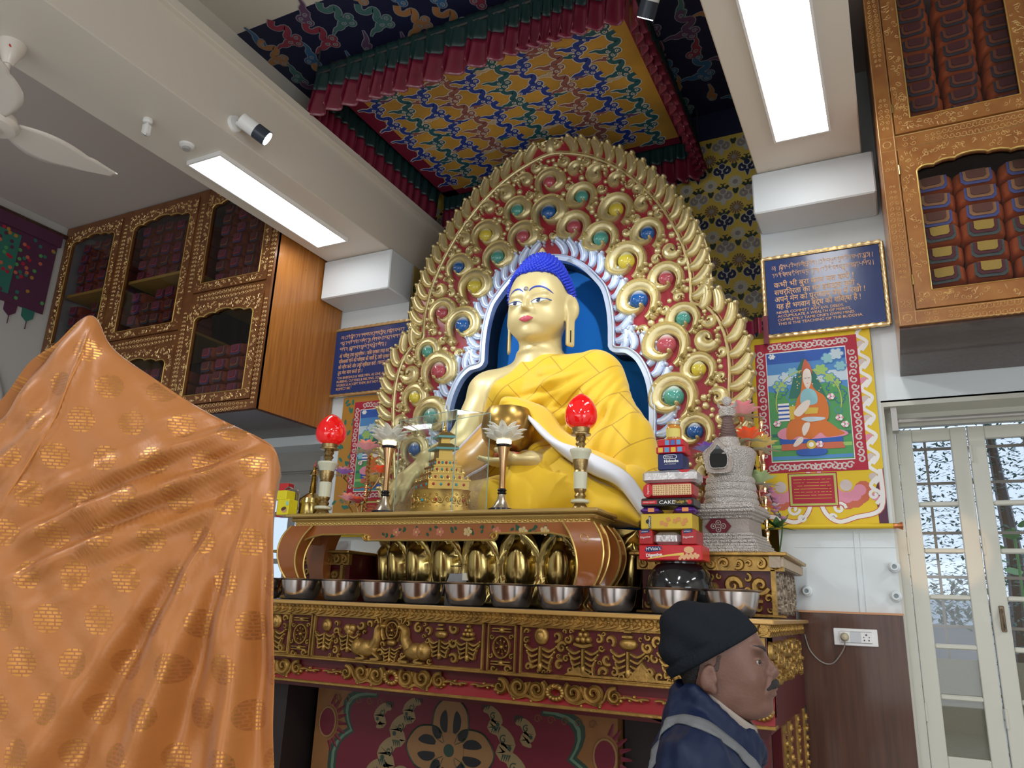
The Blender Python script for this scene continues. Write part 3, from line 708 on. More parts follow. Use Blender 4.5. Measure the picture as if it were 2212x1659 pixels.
def torso_sdf(X, Y, Z):
    x = X-XC
    d = s_ell(x, Y, Z, (0, 4.27, 2.86), (.39, .22, .36))
    d = smin(d, s_ell(np.abs(x), Y, Z, (.3, 4.28, 3.02), (.18, .14, .13)), .08)
    d = smin(d, s_ell(x, Y, Z, (0, 4.24, 2.45), (.34, .25, .36)), .1)
    return smin(d, s_ell(np.abs(x), Y, Z, (.15, 4.1, 2.93), (.13, .08, .09)), .06)
def body(X, Y, Z):
    d = smin(head_sdf(X, Y, Z), torso_sdf(X, Y, Z), .06)
    d = smin(d, arm_sdf(X, Y, Z), .03)
    # hand: palm, thumb and four unequal fingers pointing down over the shin
    w = wr; k = kn; pal = s_cone(X, Y, Z, tuple(w), tuple(k), .052, .062, (1, 1.6, 1))
    d = smin(d, pal, .03)
    dirv = Vector((at(850, 1092, y=3.72)-k)).normalized(); side = Vector((1, 0, 0))
    for i, (o, L, r) in enumerate(((-.052, .17, .0165), (-.018, .195, .018), (.018, .19, .018), (.052, .175, .0175))):
        a = k+side*o+Vector((0, -.01, .02)); b = a+dirv*L*.5+Vector((o*.15, -.012, 0)); c = a+dirv*L+Vector((o*.1, .012, 0))
        d = smin(d, chain(X, Y, Z, [tuple(a), tuple(b), tuple(c)], [r*1.1, r, r*.72]), .008)
    a = (w+k)/2+Vector((.055, -.01, 0)); b = a+Vector((.045, -.02, -.06)); c = b+Vector((-.005, -.005, -.06))
    return smin(d, chain(X, Y, Z, [tuple(a), tuple(b), tuple(c)], [.026, .022, .015]), .02)
def lowbody(X, Y, Z): return smin(body(X, Y, Z), ear_sdf(X, Y, Z), .01)
sdf_obj('body', lowbody, (-2.72, 3.6, 2.1), (-1.45, 4.52, 3.82), .0085, SKIN_G, st, 2)
# surface of the face, looked up for the painted features
_gx = np.arange(-.2, .2001, .004, dtype=np.float32); _gz = np.arange(3.27, 3.74, .004, dtype=np.float32); _gy = np.arange(3.92, 4.25, .002, dtype=np.float32)
_A, _B, _C = np.meshgrid(_gx, _gz, _gy, indexing='ij'); _D = head_sdf(_A+XH, _C, _B); _S = _gy[np.argmax(_D < .001, axis=2)]
def fy(u, v):
    i = (u+.2)/.004; j = (v-3.27)/.004; i0 = int(min(max(i, 0), len(_gx)-2)); j0 = int(min(max(j, 0), len(_gz)-2)); a, b = i-i0, j-j0
    return float((_S[i0, j0]*(1-a)+_S[i0+1, j0]*a)*(1-b)+(_S[i0, j0+1]*(1-a)+_S[i0+1, j0+1]*a)*b)
TF = lambda u, v, h: (XH+u, fy(u, v)-h, v)
def patch(q, top, bot, h, mi=0, n=16, m=4):
    q.grid(lambda a, b: TF(lerp(crv(bot, a)[0], crv(top, a)[0], b), lerp(crv(bot, a)[1], crv(top, a)[1], b), h*1.0+.0012*math.sin(PI*b)), n, m, mi)
def crv(P, t):
    C = P if len(P) > 8 else P; k = t*(len(P)-1); i = min(int(k), len(P)-2); return (lerp(P[i][0], P[i+1][0], k-i), lerp(P[i][1], P[i+1][1], k-i))
EYEW = mat('eye_white', (.8, .8, .78), .3, coat=.3); DKB = mat('eyebrow_blue', (.03, .06, .38), .4); IRIS = mat('iris', (.015, .03, .07), .2, coat=.5); LIP = mat('painted_lips', (.55, .085, .12), .35)
for sg in (1, -1):
    X_ = lambda P: crom([(sg*a, b) for a, b in P], 6)
    up = X_([(.03, 3.484), (.05, 3.497), (.085, 3.503), (.115, 3.497), (.148, 3.5)]); lo = X_([(.03, 3.482), (.05, 3.476), (.08, 3.4745), (.11, 3.484), (.148, 3.498)])
    q = MB(); patch(q, up, lo, .0025); wb(q, 'eye', EYEW, st, 60)
    q = MB(); patch(q, X_([(.066, 3.4985), (.08, 3.502), (.097, 3.5005)]), X_([(.07, 3.481), (.081, 3.4765), (.094, 3.482)]), .0042); q.dome(sg*.081, 3.489, .006, .003, TF, h0=.004); wb(q, 'iris', IRIS, st, 60)
    q = MB(); q.relief(up, [lerp(.0025, .004, i/24) for i in range(len(up))], .004, TF, h0=.002); wb(q, 'eyelid_line', mat('lid_line_blue', (.05, .09, .3), .4), st, 60)
    q = MB(); br = X_([(.022, 3.556), (.05, 3.578), (.09, 3.584), (.125, 3.572), (.157, 3.546)]); k = len(br); q.relief(br, [.0012+.0052*math.sin(PI*min(1, i/(k-1)*.95+.05))**.8 for i in range(k)], .003, TF, h0=.001); wb(q, 'eyebrow', DKB, st, 60)
up = crom([(-.05, 3.378), (-.03, 3.386), (-.012, 3.393), (0, 3.389), (.012, 3.393), (.03, 3.386), (.05, 3.378)], 4); md = crom([(-.05, 3.377), (-.025, 3.377), (0, 3.374), (.025, 3.377), (.05, 3.377)], 6); lo = crom([(-.05, 3.376), (-.03, 3.362), (0, 3.355), (.03, 3.362), (.05, 3.376)], 6)
q = MB(); patch(q, up, md, .005, n=20); patch(q, md, lo, .006, n=20); wb(q, 'lips', LIP, st, 60)
q = MB(); q.dome(0, 3.572, .0115, .01, TF); q.relief(spiral(0, 3.572, .014, .0139, 0, 1, 16), .003, .005, TF); wb(q, 'forehead_gem', mat('clear_gem', (.55, .52, .5), .1, .6), st)
# hair: a cap and its curls
def hair_cap(X, Y, Z):
    x = X-XH; y = Y-HY
    d = s_ell(x, y, Z, (0, .01, 3.575), (.219, .235, .255)); d = smin(d, s_ell(x, y, Z, (0, .015, 3.77), (.13, .125, .135)), .09)
    # hairline: high over the forehead, down in front of the ears
    line = 3.702-np.clip((y+.1)/.2, 0, 1)*.17-np.clip((y-.02)/.18, 0, 1)*.12+.0*x
    line = line-np.clip((np.abs(x)-.13)/.08, 0, 1)*.05
    return smax(d, line-Z, .012)
HB = mat('hair_blue', (.008, .03, .5), .45, sheen=.1)
ho = sdf_obj('hair', hair_cap, (XH-.26, HY-.27, 3.3), (XH+.26, HY+.3, 3.98), .009, HB, st, 1)
q = MB(); N_ = 1500; cc = Vector((XH, HY+.01, 3.6))
dirs = []
for i in range(N_):
    z = 1-2*(i+.5)/N_; a = i*PI*(3-5**.5); r = math.sqrt(1-z*z); dirs.append((r*math.cos(a), r*math.sin(a), z))
Dn = np.array(dirs, dtype=np.float32); ts = np.arange(.1, .36, .004, dtype=np.float32)
P = cc+Vector((0, 0, 0)); PX = cc.x+Dn[:, :1]*ts; PY = cc.y+Dn[:, 1:2]*ts; PZ = cc.z+Dn[:, 2:]*ts
dd = hair_cap(PX, PY, PZ); last = np.where((dd < 0).any(1), len(ts)-1-np.argmax((dd < 0)[:, ::-1], axis=1), -1)
for i in range(N_):
    k = last[i]
    if k < 0 or Dn[i, 1] > .75: continue
    p = Vector((PX[i, k], PY[i, k], PZ[i, k])); d = Vector(dirs[i])
    if p.z < 3.34: continue
    a = d.orthogonal().normalized(); b = d.cross(a); V = []; rad = .0125
    for rr, hh in ((1.0, -.006), (.95, .005), (.6, .013)):
        for j in range(6): t = 2*PI*j/6+hh*60; V.append(p+(a*math.cos(t)+b*math.sin(t))*rad*rr+d*hh)
    V.append(p+d*.019); q.add(V, [(6*r_+j, 6*r_+(j+1) % 6, 6*(r_+1)+(j+1) % 6, 6*(r_+1)+j) for r_ in (0, 1) for j in range(6)]+[(12+j, 12+(j+1) % 6, 18) for j in range(6)])
wb(q, 'hair_curls', HB, st, 50)
q = MB(); q.lathe((XH, HY+.01, 3.905), [(.03, 0), (.034, .012), (.02, .03), (.014, .045), (.001, .06)], 16); wb(q, 'crown_jewel', SKIN_G, st)
for sg in (1, -1):
    q = MB(); q.box((XH+sg*.225-.004, HY-.013, 3.255), (XH+sg*.225+.002, HY-.007, 3.335)); wb(q, 'ear_slit', DARKM, st, 0)
# ---- robe
def rmat(name, c, c2, seams=True, rough=.62):
    m = mat(name, c, rough, bump=.05, bscale=900, sheen=.3); N, L = nodes(m); p = N['Principled BSDF']
    if seams:
        tc = N.new('ShaderNodeTexCoord'); sp = N.new('ShaderNodeSeparateXYZ'); cb = N.new('ShaderNodeCombineXYZ'); mp = N.new('ShaderNodeMapping'); L.new(tc.outputs['Object'], sp.inputs[0]); L.new(sp.outputs[0], cb.inputs[0]); L.new(sp.outputs[2], cb.inputs[1]); L.new(cb.outputs[0], mp.inputs[0]); mp.inputs['Rotation'].default_value = (0, 0, R(-42))
        b = N.new('ShaderNodeTexBrick'); L.new(mp.outputs[0], b.inputs[0]); b.inputs['Scale'].default_value = 1.0; b.inputs['Brick Width'].default_value = .3; b.inputs['Row Height'].default_value = .17; b.inputs['Mortar Size'].default_value = .0035
        b.inputs['Color1'].default_value = (*c, 1); b.inputs['Color2'].default_value = (*[k*.97 for k in c], 1); b.inputs['Mortar'].default_value = (*c2, 1); L.new(b.outputs[0], p.inputs[0])
    return m
YEL = rmat('yellow_robe_cotton', (.80, .50, .012), (.52, .28, .008)); YELP = rmat('yellow_robe_plain', (.80, .50, .012), (0, 0, 0), False)
LE = Vector((-1.32, 4.12, 2.52)); LW = at(1175, 1010, y=3.86)
def larm(X, Y, Z):
    d = s_cone(X, Y, Z, (-1.60, 4.27, 3.0), (-1.40, 4.18, 2.5), .17, .19)
    d = smin(d, s_cone(X, Y, Z, (-1.40, 4.18, 2.55), (-1.28, 4.12, 2.25), .18, .19), .1)
    return smin(d, s_cone(X, Y, Z, (-1.40, 4.15, 2.5), (LW.x, LW.y+.06, LW.z+.02), .16, .085), .08)
def robe(X, Y, Z):
    t = smin(torso_sdf(X, Y, Z), larm(X, Y, Z), .1)-.028
    # folds fanning out from the left shoulder
    fx, fz = X-(-1.45), Z-3.15; ang = np.arctan2(-fz, -fx+.12); rr = np.sqrt(fx**2+fz**2)
    f = (np.sin(ang*26+np.sin(rr*9)*1.2)*.5+np.sin(ang*44+rr*11+1)*.35)*.019*np.clip((rr-.15)*3, 0, 1)*np.clip((ang-.15)*2.5, 0, 1)*np.clip((1.9-ang)*2, 0, 1)
    f = f+np.sin((X*.6+Z*.8)*26+np.sin(Z*9)*1.4)*.007+np.abs(np.sin((X*.75+Z*.66)*17+np.sin(X*7)))*-.008
    g = np.abs(np.sin(ang*15+rr*5+np.sin(rr*13)*.5))*np.clip((rr-.12)*4, 0, 1)*np.clip((ang-.1)*3, 0, 1)*np.clip((1.75-ang)*2, 0, 1)
    t = t+f+.022*(.55-g)*np.clip((X-(XC-.3))*6, 0, 1)
    # neckline running from the neck down to the right armpit
    P1, P2 = (XC+.0, 3.235), (XC-.33, 2.80); dx, dz = P2[0]-P1[0], P2[1]-P1[1]; L = math.hypot(dx, dz); nx, nz = dz/L, -dx/L
    cut = (X-P1[0])*(-dz/L)*-1+(Z-P1[1])*(dx/L)*-1
    cut = np.where(Z < 2.80, -(X-(XC-.35))*1.0-.03, cut)
    d = smax(t, cut, .012)
    return d
sdf_obj('upper_robe', robe, (-2.45, 3.7, 2.1), (-1.0, 4.6, 3.3), .0085, YEL, st, 2)
# legs under the lower robe
def legs(X, Y, Z):
    x = np.abs(X-(XC-.02))
    d = s_cone(x, Y, Z, (.2, 4.25, 2.33), (.66, 4.02, 2.25), .2, .165)
    d = smin(d, s_cone(x, Y, Z, (.66, 4.02, 2.24), (.1, 3.9, 2.2), .15, .12), .1)
    d = smin(d, s_ell(x, Y, Z, (0, 4.1, 2.24), (.5, .26, .16)), .1)
    f = np.sin(x*30+np.sin(Z*14)*1.5)*.008+np.sin(x*13-Z*16)*.011
    return smax(d+f*.9-.01, 2.085-Z, .03)
def legmat(C):
    return (C[:, 0] < XC-.13).astype(int)
GBR = mat('pale_gold_brocade', (.8, .5, .16), .45, bump=.5, bscale=90, vary=.3, vscale=40)
sdf_obj('lower_robe', legs, (-2.9, 3.65, 2.05), (-1.05, 4.55, 2.6), .011, [YELP, GBR], st, 2, matfn=legmat)
# cloth falling over the lap, with its white lining edge
def drape(path0, path1, name, m, nu=40, nv=12, amp=.018, k=9, th=.01):
    q = MB(); A = resample(crom(path0, 8), n=nu); B = resample(crom(path1, 8), n=nu)
    def fn(u, v):
        i = min(int(u*(nu-1)+.5), nu-1); a, b = A[i], B[i]; w = math.sin(PI*v)
        return (lerp(a[0], b[0], v), lerp(a[1], b[1], v)-.05*w-amp*math.sin(u*k*2+v*3)*w, lerp(a[2], b[2], v)+amp*.5*math.sin(u*k+2)*w)
    q.grid(fn, nu, nv); o = wb(q, name, m, st, 180); s_ = o.modifiers.new('s', 'SOLIDIFY'); s_.thickness = th
    return o
pt = lambda px, py, y: tuple(at(px, py, y=y))
e0 = [pt(1078, 878, 3.9), pt(1120, 880, 3.86), pt(1165, 930, 3.83), pt(1215, 975, 3.8), pt(1275, 1010, 3.79), pt(1335, 1035, 3.8), pt(1392, 1098, 3.84)]
e1 = [pt(1120, 862, 4.02), pt(1180, 885, 4.0), pt(1215, 930, 3.97), pt(1260, 960, 3.95), pt(1310, 985, 3.95), pt(1360, 1010, 3.97), pt(1400, 1060, 4.0)]
drape(e1, e0, 'sleeve_fall', YELP)
w0 = [pt(1085, 881, 3.885), pt(1130, 888, 3.835), pt(1172, 938, 3.81), pt(1222, 985, 3.785), pt(1280, 1022, 3.77), pt(1338, 1050, 3.78), pt(1390, 1118, 3.82)]
w1 = [pt(1115, 884, 3.88), pt(1160, 915, 3.84), pt(1205, 955, 3.815), pt(1255, 972, 3.8), pt(1320, 1003, 3.8), pt(1362, 1032, 3.81), pt(1400, 1090, 3.85)]
o = drape(w1, w0, 'white_lining', mat('white_cotton', (.75, .77, .82), .7), amp=.004); 
f0 = [pt(1125, 975, 3.86), pt(1180, 975, 3.86), pt(1230, 1000, 3.83), pt(1290, 1040, 3.83), pt(1345, 1065, 3.84), pt(1392, 1128, 3.84)]
f1 = [pt(1085, 1105, 3.76), pt(1130, 1108, 3.75), pt(1180, 1110, 3.75), pt(1240, 1112, 3.75), pt(1310, 1116, 3.76), pt(1380, 1135, 3.8)]
drape(f0, f1, 'lap_cloth', YELP, 60, 16, .02, 7)
# orange cloth swag under the right arm, lilac edging
g0 = [pt(1052, 905, 4.05), pt(1015, 945, 4.0), pt(985, 975, 3.92), pt(950, 1008, 3.86)]; g1 = [pt(1075, 985, 3.95), pt(1045, 1010, 3.9), pt(1010, 1030, 3.86), pt(975, 1062, 3.8)]
drape(g0, g1, 'side_swag', mat('amber_silk', (.62, .3, .04), .3), 30, 10, .006, 3)
q = MB(); q.tube(resample(crom(g0, 6), n=20), .008, 6); q.tube(resample(crom(g1, 6), n=20), .008, 6); wb(q, 'lilac_edging', mat('lilac_trim', (.6, .55, .68), .5), st)
# alms bowl and the hand that holds it
bc = at(1097, 925, y=3.83); rb = .155
q = MB(); q.lathe(bc+Vector((0, 0, 0)), [(.001, -.15), (.06, -.147), (.11, -.12), (.148, -.06), (.157, 0), (.15, .06), (.128, .1), (.122, .11), (.112, .1), (.001, .02)], 40); wb(q, 'alms_bowl', mat('dark_bronze_gold', (.4, .24, .06), .28, .85), st)
hc = at(1105, 993, y=3.8)
def lhand(X, Y, Z):
    d = s_ell(X, Y, Z, (hc.x+.06, hc.y, hc.z-.01), (.12, .085, .035))
    d = smin(d, s_cone(X, Y, Z, (hc.x+.12, hc.y+.02, hc.z), tuple(LW+Vector((.12, .06, 0))), .05, .06), .04)
    for i, (dy, L, r) in enumerate(((-.06, .15, .0155), (-.022, .175, .0165), (.018, .18, .0165), (.055, .165, .016))):
        a = (hc.x-.03, hc.y+dy, hc.z-.012); b = (hc.x-.03-L*.55, hc.y+dy*1.05, hc.z-.012+.004); c = (hc.x-.03-L, hc.y+dy*.9, hc.z+.016)
        d = smin(d, chain(X, Y, Z, [a, b, c], [r*1.15, r, r*.7]), .008)
    return smin(d, chain(X, Y, Z, [(hc.x+.04, hc.y-.07, hc.z+.0), (hc.x-.01, hc.y-.1, hc.z+.03), (hc.x-.055, hc.y-.09, hc.z+.045)], [.026, .02, .014]), .02)
sdf_obj('left_hand', lhand, (hc.x-.27, hc.y-.14, hc.z-.1), (hc.x+.34, hc.y+.2, hc.z+.12), .0065, SKIN_G, st, 2)
q = MB(); q.lathe((hc.x-.02, hc.y-.01, hc.z+.025), [(.001, -.012), (.06, -.01), (.065, 0), (.06, .01), (.001, .012)], 20, sx=1.3); wb(q, 'red_palm_disc', mat('terracotta', (.45, .1, .05), .5), st)
# ================================================================== the carved altar
YF = 3.3; AX0, AX1 = -4.12, -.48; AT = 1.632
def pxm(p): return F_PX/((Vector(p)-CAM).dot(AX[2]))
alt = empty('altar', ((AX0+AX1)/2, 3.9, 0)); tag(alt, 'long gilded altar with carved wheels, deer and scrolls, below the row of steel bowls', 'altar')
TY = onY(YF)
q = MB(); q.box((AX0, YF+.03, 1.25), (AX1-.02, 3.5, 1.6)); q.box((AX0, YF+.05, 1.2), (AX1-.02, 4.58, 1.6)); wb(q, 'red_ground', REDD, alt, 0)
q = MB(); q.bbox((AX0-.03, YF-.02, 1.612), (AX1+.02, 4.58, AT), .004); wb(q, 'top_slab', mat('altar_gold_paint', (.56, .33, .1), .35, .35, coat=.2), alt)
q = MB(); q.box((AX0, YF+.02, AT), (AX1-.01, 4.5, AT+.002)); wb(q, 'top_surface', mat('dusty_dark_top', (.1, .09, .08), .35), alt, 0)
def ringband(q, T, u0, u1, z1, hgt, step=.052):
    q.prism([(u0, z1-hgt), (u1, z1-hgt), (u1, z1), (u0, z1)], T, -.03, .0)
    n = int((u1-u0)/step); s = (u1-u0)/n; zc = z1-hgt*.4
    for i in range(n):
        u = u0+s*(i+.5)
        q.relief([(u+.4*s*math.cos(a), zc+.4*s*math.sin(a)) for a in [2*PI*k/10 for k in range(11)]], .0038, .006, T, prof=3)
        for sg in (1, -1): q.relief([(u-.2*s, zc-sg*.2*s), (u, zc-sg*.05*s), (u+.2*s, zc-sg*.2*s)], .0035, .006, T, prof=3)
        q.dome(u+s*.5, zc, .006, .008, T, n=6, rows=2)
        q.relief([(u-.5*s, z1-hgt+.002), (u-.1*s, z1-hgt+.009), (u+.35*s, z1-hgt+.016)], [.004, .007, .003], .012, T, prof=4)
q = MB(); ringband(q, onY(YF+.005), AX0, AX1, 1.610, .046); wb(q, 'ring_border', GOLDD, alt, 50)
q = MB(); ringband(q, onX(AX1-.005), YF, 4.5, 1.610, .046); wb(q, 'side_ring_border', GOLDD, alt, 50)
# carved motifs
def curl(q, T, u, v, r, a0, sg, w=.4, turns=1.0, h=.016, mi=0):
    P = spiral(u, v, r, r*.22, a0, turns, 14, sg); q.relief(P, [r*w*(.55+.6*math.sin(PI*min(1, i/13+.2))) for i in range(14)], [h]*14, T, mi, prof=4); q.dome(P[-1][0], P[-1][1], r*.2, h*1.2, T, mi, 6, 2)
def stem(q, T, P, w, h=.012, mi=0):
    C = crom(P, 4); k = len(C); q.relief(C, [w*(.7+.3*math.sin(PI*i/(k-1))) for i in range(k)], h, T, mi, prof=4)
def offering(q, T, u, v, s, kind):
    """a vessel or jewel heap standing on a spray of lotus leaves"""
    for i in range(4):
        for sg in (1, -1):
            yy = v-.028*s*i; stem(q, T, [(u+sg*.012*s, yy-.01*s), (u+sg*.05*s, yy-.024*s), (u+sg*(.088-.012*i)*s, yy-.002*s)], .010*s, .02)
            q.dome(u+sg*(.09-.012*i)*s, yy+.002*s, .009*s, .018, T, n=6, rows=2)
    stem(q, T, [(u, v), (u, v-.12*s)], .012*s, .024); q.dome(u, v-.1*s, .018*s, .026, T, n=8, rows=3, ry=.03*s)
    if kind == 0: q.dome(u, v+.052*s, .042*s, .022, T, ry=.048*s, n=14); q.dome(u, v+.052*s, .03*s, .03, T, ry=.036*s, n=12)
    elif kind == 1:
        stem(q, T, [(u-.05*s, v+.022*s), (u, v+.012*s), (u+.05*s, v+.022*s)], .014*s, .024)
        for a, b, r in ((-.028, .045, .018), (0, .045, .02), (.028, .045, .018), (-.014, .07, .017), (.014, .07, .017), (0, .095, .015)): q.dome(u+a*s, v+b*s, r*s, .026, T, n=8, rows=3)
    elif kind == 2:
        q.dome(u, v+.035*s, .05*s, .026, T, ry=.03*s, n=14); stem(q, T, [(u-.028*s, v+.07*s), (u+.028*s, v+.07*s)], .012*s, .026); stem(q, T, [(u-.02*s, v+.095*s), (u+.02*s, v+.095*s)], .010*s, .02)
    else:
        q.dome(u-.022*s, v+.04*s, .032*s, .024, T, n=10); q.dome(u+.022*s, v+.04*s, .032*s, .024, T, n=10); q.dome(u, v+.015*s, .04*s, .022, T, ry=.03*s, n=10)
def wheel(q, T, u, v, r):
    q.relief([(u+r*math.cos(2*PI*k/20), v+r*1.15*math.sin(2*PI*k/20)) for k in range(21)], r*.14, .016, T, prof=4); q.dome(u, v, r*.28, .02, T, n=10, rows=3)
    for k in range(8):
        a = 2*PI*k/8+.2; q.relief([(u, v), (u+r*.9*math.cos(a), v+r*1.02*math.sin(a))], r*.065, .012, T, prof=3); q.dome(u+r*.62*math.cos(a), v+r*.7*math.sin(a), r*.13, .016, T, n=6, rows=2)
def frame(q, T, u0, u1, v0, v1, w=.008):
    for P in ([(u0, v0), (u1, v0)], [(u0, v1), (u1, v1)], [(u0, v0), (u0, v1)], [(u1, v0), (u1, v1)]): q.relief(P, w, .014, T, prof=4)
def deer(q, T, u, v, s, sg):
    """a resting deer, head up, facing the wheel"""
    f = lambda a, b: (u+sg*a*s, v+b*s)
    q.dome(*f(0, 0), .075*s, .045, T, n=16, rows=5, ry=.042*s); q.dome(*f(-.045, .004), .045*s, .05, T, n=14, rows=4, ry=.045*s)
    C = crom([f(.04, .01), f(.066, .05), f(.068, .095), f(.085, .115)], 4); q.relief(C, [lerp(.03, .014, i/(len(C)-1))*s for i in range(len(C))], .04, T, prof=6)
    q.dome(*f(.098, .112), .024*s, .036, T, n=10, rows=3, ry=.015*s); stem(q, T, [f(.08, .125), f(.062, .15), f(.07, .17)], .005*s, .03); stem(q, T, [f(.088, .125), f(.085, .155)], .005*s, .03)
    for a in (.05, -.04): stem(q, T, [f(a, -.02), f(a+.04, -.045), f(a-.01, -.05)], .011*s, .03)
def fillcurls(q, T, u0, u1, v0, v1, seed, keep, rs=(.03, .024, .018, .013)):
    r_ = random.Random(seed); pl = list(keep)
    for rr in rs:
        for _ in range(1400):
            u, v = r_.uniform(u0+rr, u1-rr), r_.uniform(v0+rr, v1-rr)
            if any(math.hypot((u-a), (v-b)) < rr*.9+c*.86 for a, b, c in pl): continue
            pl.append((u, v, rr)); curl(q, T, u, v, rr*.8, r_.uniform(0, 6.28), r_.choice((1, -1)), .42, r_.uniform(.8, 1.2), .014+r_.random()*.008)
Z0, Z1 = 1.352, 1.560
TP = onY(YF+.028)
for u in (-3.96, -2.89, -1.685):
    q = MB(); w = .07; frame(q, TP, u-w, u+w, Z0, Z1, .006); wheel(q, TP, u, 1.46, .042)
    for z in (1.535, 1.39):
        for dz in (-.006, .006): stem(q, TP, [(u-.05, z+dz), (u+.05, z+dz)], .005, .018)
        q.dome(u, z, .016, .024, TP, n=8, rows=3)
    for sg in (1, -1): curl(q, TP, u+sg*.035, 1.365, .018, 0, sg); curl(q, TP, u+sg*.05, 1.505, .012, 0, sg); curl(q, TP, u+sg*.055, 1.42, .012, 1, sg)
    wb(q, 'wheel_panel', GOLDD, alt, 50)
q = MB(); u0, u1 = -2.80, -1.785; um = (u0+u1)/2; frame(q, TP, u0, u1, Z0, Z1)
wheel(q, TP, um-.01, 1.505, .034); q.relief([(um-.01+.058*math.cos(a), 1.50+.062*math.sin(a)) for a in [PI*(-.25)+PI*1.5*k/16 for k in range(17)]], .009, .024, TP, prof=5)
offering(q, TP, um-.01, 1.425, .6, 2)
deer(q, TP, um-.16, 1.412, 1.0, 1); deer(q, TP, um+.14, 1.412, 1.0, -1)
for du, k in ((-.42, 0), (-.27, 3), (.27, 2), (.42, 1)): offering(q, TP, um+du*1.02, 1.475, .72, k)
fillcurls(q, TP, u0+.01, u1-.01, Z0, Z1, 5, [(um, 1.5, .07), (um, 1.4, .05), (um-.16, 1.41, .08), (um+.14, 1.41, .08), (um-.1, 1.48, .05), (um+.09, 1.48, .05)]+[(um+d*1.02, z, .062) for d in (-.42, -.27, .27, .42) for z in (1.5, 1.42)])
wb(q, 'deer_panel', GOLDD, alt, 50)
for (u0, u1, nm) in ((-1.585, -.56, 'offering_panel'), (-3.87, -2.97, 'offering_panel')):
    q = MB(); frame(q, TP, u0, u1, Z0, Z1); kp = []
    for i, k in enumerate((0, 1, 2, 1, 0)):
        u = u0+.1+(u1-u0-.2)*i/4; offering(q, TP, u, 1.475, .86, k); kp += [(u, 1.51, .055), (u, 1.45, .075)]
    for i, h_ in enumerate((.3, .6, .34)):
        u = u0+(u1-u0)*(.28, .56, .8)[i]; q.prism([(u-.07, Z0+.006), (u+.07, Z0+.006), (u, Z0+.02+h_*.12)], TP, 0, .018, inset=.008)
    stem(q, TP, [(u0+.3, Z0+.012), (u1, Z0+.012)], .01, .02)
    fillcurls(q, TP, u0+.01, u1-.01, Z0, Z1, 9, kp); wb(q, nm, GOLDD, alt, 50)
q = MB(); q.bbox((AX0, YF, 1.340), (AX1, YF+.06, 1.352), .003); wb(q, 'rail', GOLDD, alt)
# sloping red band with the big gilded scrolls
TS = lambda u, v, h: (u, YF+.028-h-(v-1.24)*.12, v)
q = MB(); q.add([(AX0, YF+.04, 1.34), (AX1, YF+.04, 1.34), (AX1, YF+.015, 1.236), (AX0, YF+.015, 1.236)], [(0, 1, 2, 3)]); wb(q, 'red_band', mat('bright_red_lacquer', (.26, .007, .012), .35, coat=.15), alt, 0)
q = MB()
for c in (-4.03, -3.155, -2.28, -1.405, -.53):
    for k in range(14):
        a = 2*PI*k/14; q.dome(c+.036*math.cos(a), 1.285+.026*math.sin(a), .014, .03, TS, n=7, rows=3)
    for k in range(5): q.dome(c-.02+.01*k, 1.31, .01, .034, TS, n=6, rows=2)
    for sg in ((1,) if c < -3.9 else (-1,) if c > -.7 else (1, -1)):
        f = lambda a, b: (c+sg*a, b)
        for u, v, r, a0 in ((.088, 1.291, .042, 2.2), (.18, 1.296, .042, 2.6), (.275, 1.291, .031, 1.4)):
            P = [(c+sg*(x-c), y) for x, y in spiral(c+u, v, r, r*.25, a0, 1.25, 20, 1)]; q.relief(P, [r*.36*(.6+.6*math.sin(PI*min(1, i/19+.15))) for i in range(20)], .022, TS, groove=1); q.dome(P[-1][0], P[-1][1], r*.2, .03, TS, n=6, rows=2)
        for P, w in (([(.05, 1.30), (.06, 1.26), (.1, 1.248), (.14, 1.262), (.19, 1.25), (.225, 1.27)], .012), ([(.12, 1.32), (.145, 1.275), (.18, 1.255), (.215, 1.25)], .01), ([(.225, 1.27), (.25, 1.315), (.28, 1.325)], .01), ([(.29, 1.285), (.33, 1.292), (.37, 1.284), (.4, 1.29), (.425, 1.288)], .007)): stem(q, TS, [f(*p) for p in P], w, .02)
        for a, b, r in ((.3, 1.275, .011), (.315, 1.29, .01), (.34, 1.28, .009), (.36, 1.296, .008), (.39, 1.282, .008), (.285, 1.262, .009), (.205, 1.242, .01), (.12, 1.24, .01)): q.dome(*f(a, b), r, .02, TS, n=7, rows=2)
wb(q, 'scroll_valance', GOLDD, alt, 50)
q = MB(); q.bbox((AX0, YF-.004, 1.222), (AX1+.004, YF+.07, 1.236), .003); wb(q, 'lower_edge', GOLDD, alt)
q = MB(); q.box((AX0, YF+.12, 0), (-3.02, 4.5, 1.2)); q.box((-1.2, 3.66, 0), (AX1-.05, 4.5, 1.22)); q.box((-3.0, 3.7, 0), (-1.2, 4.5, 1.22)); wb(q, 'base', mat('dark_base', (.02, .012, .012), .6), alt, 0)
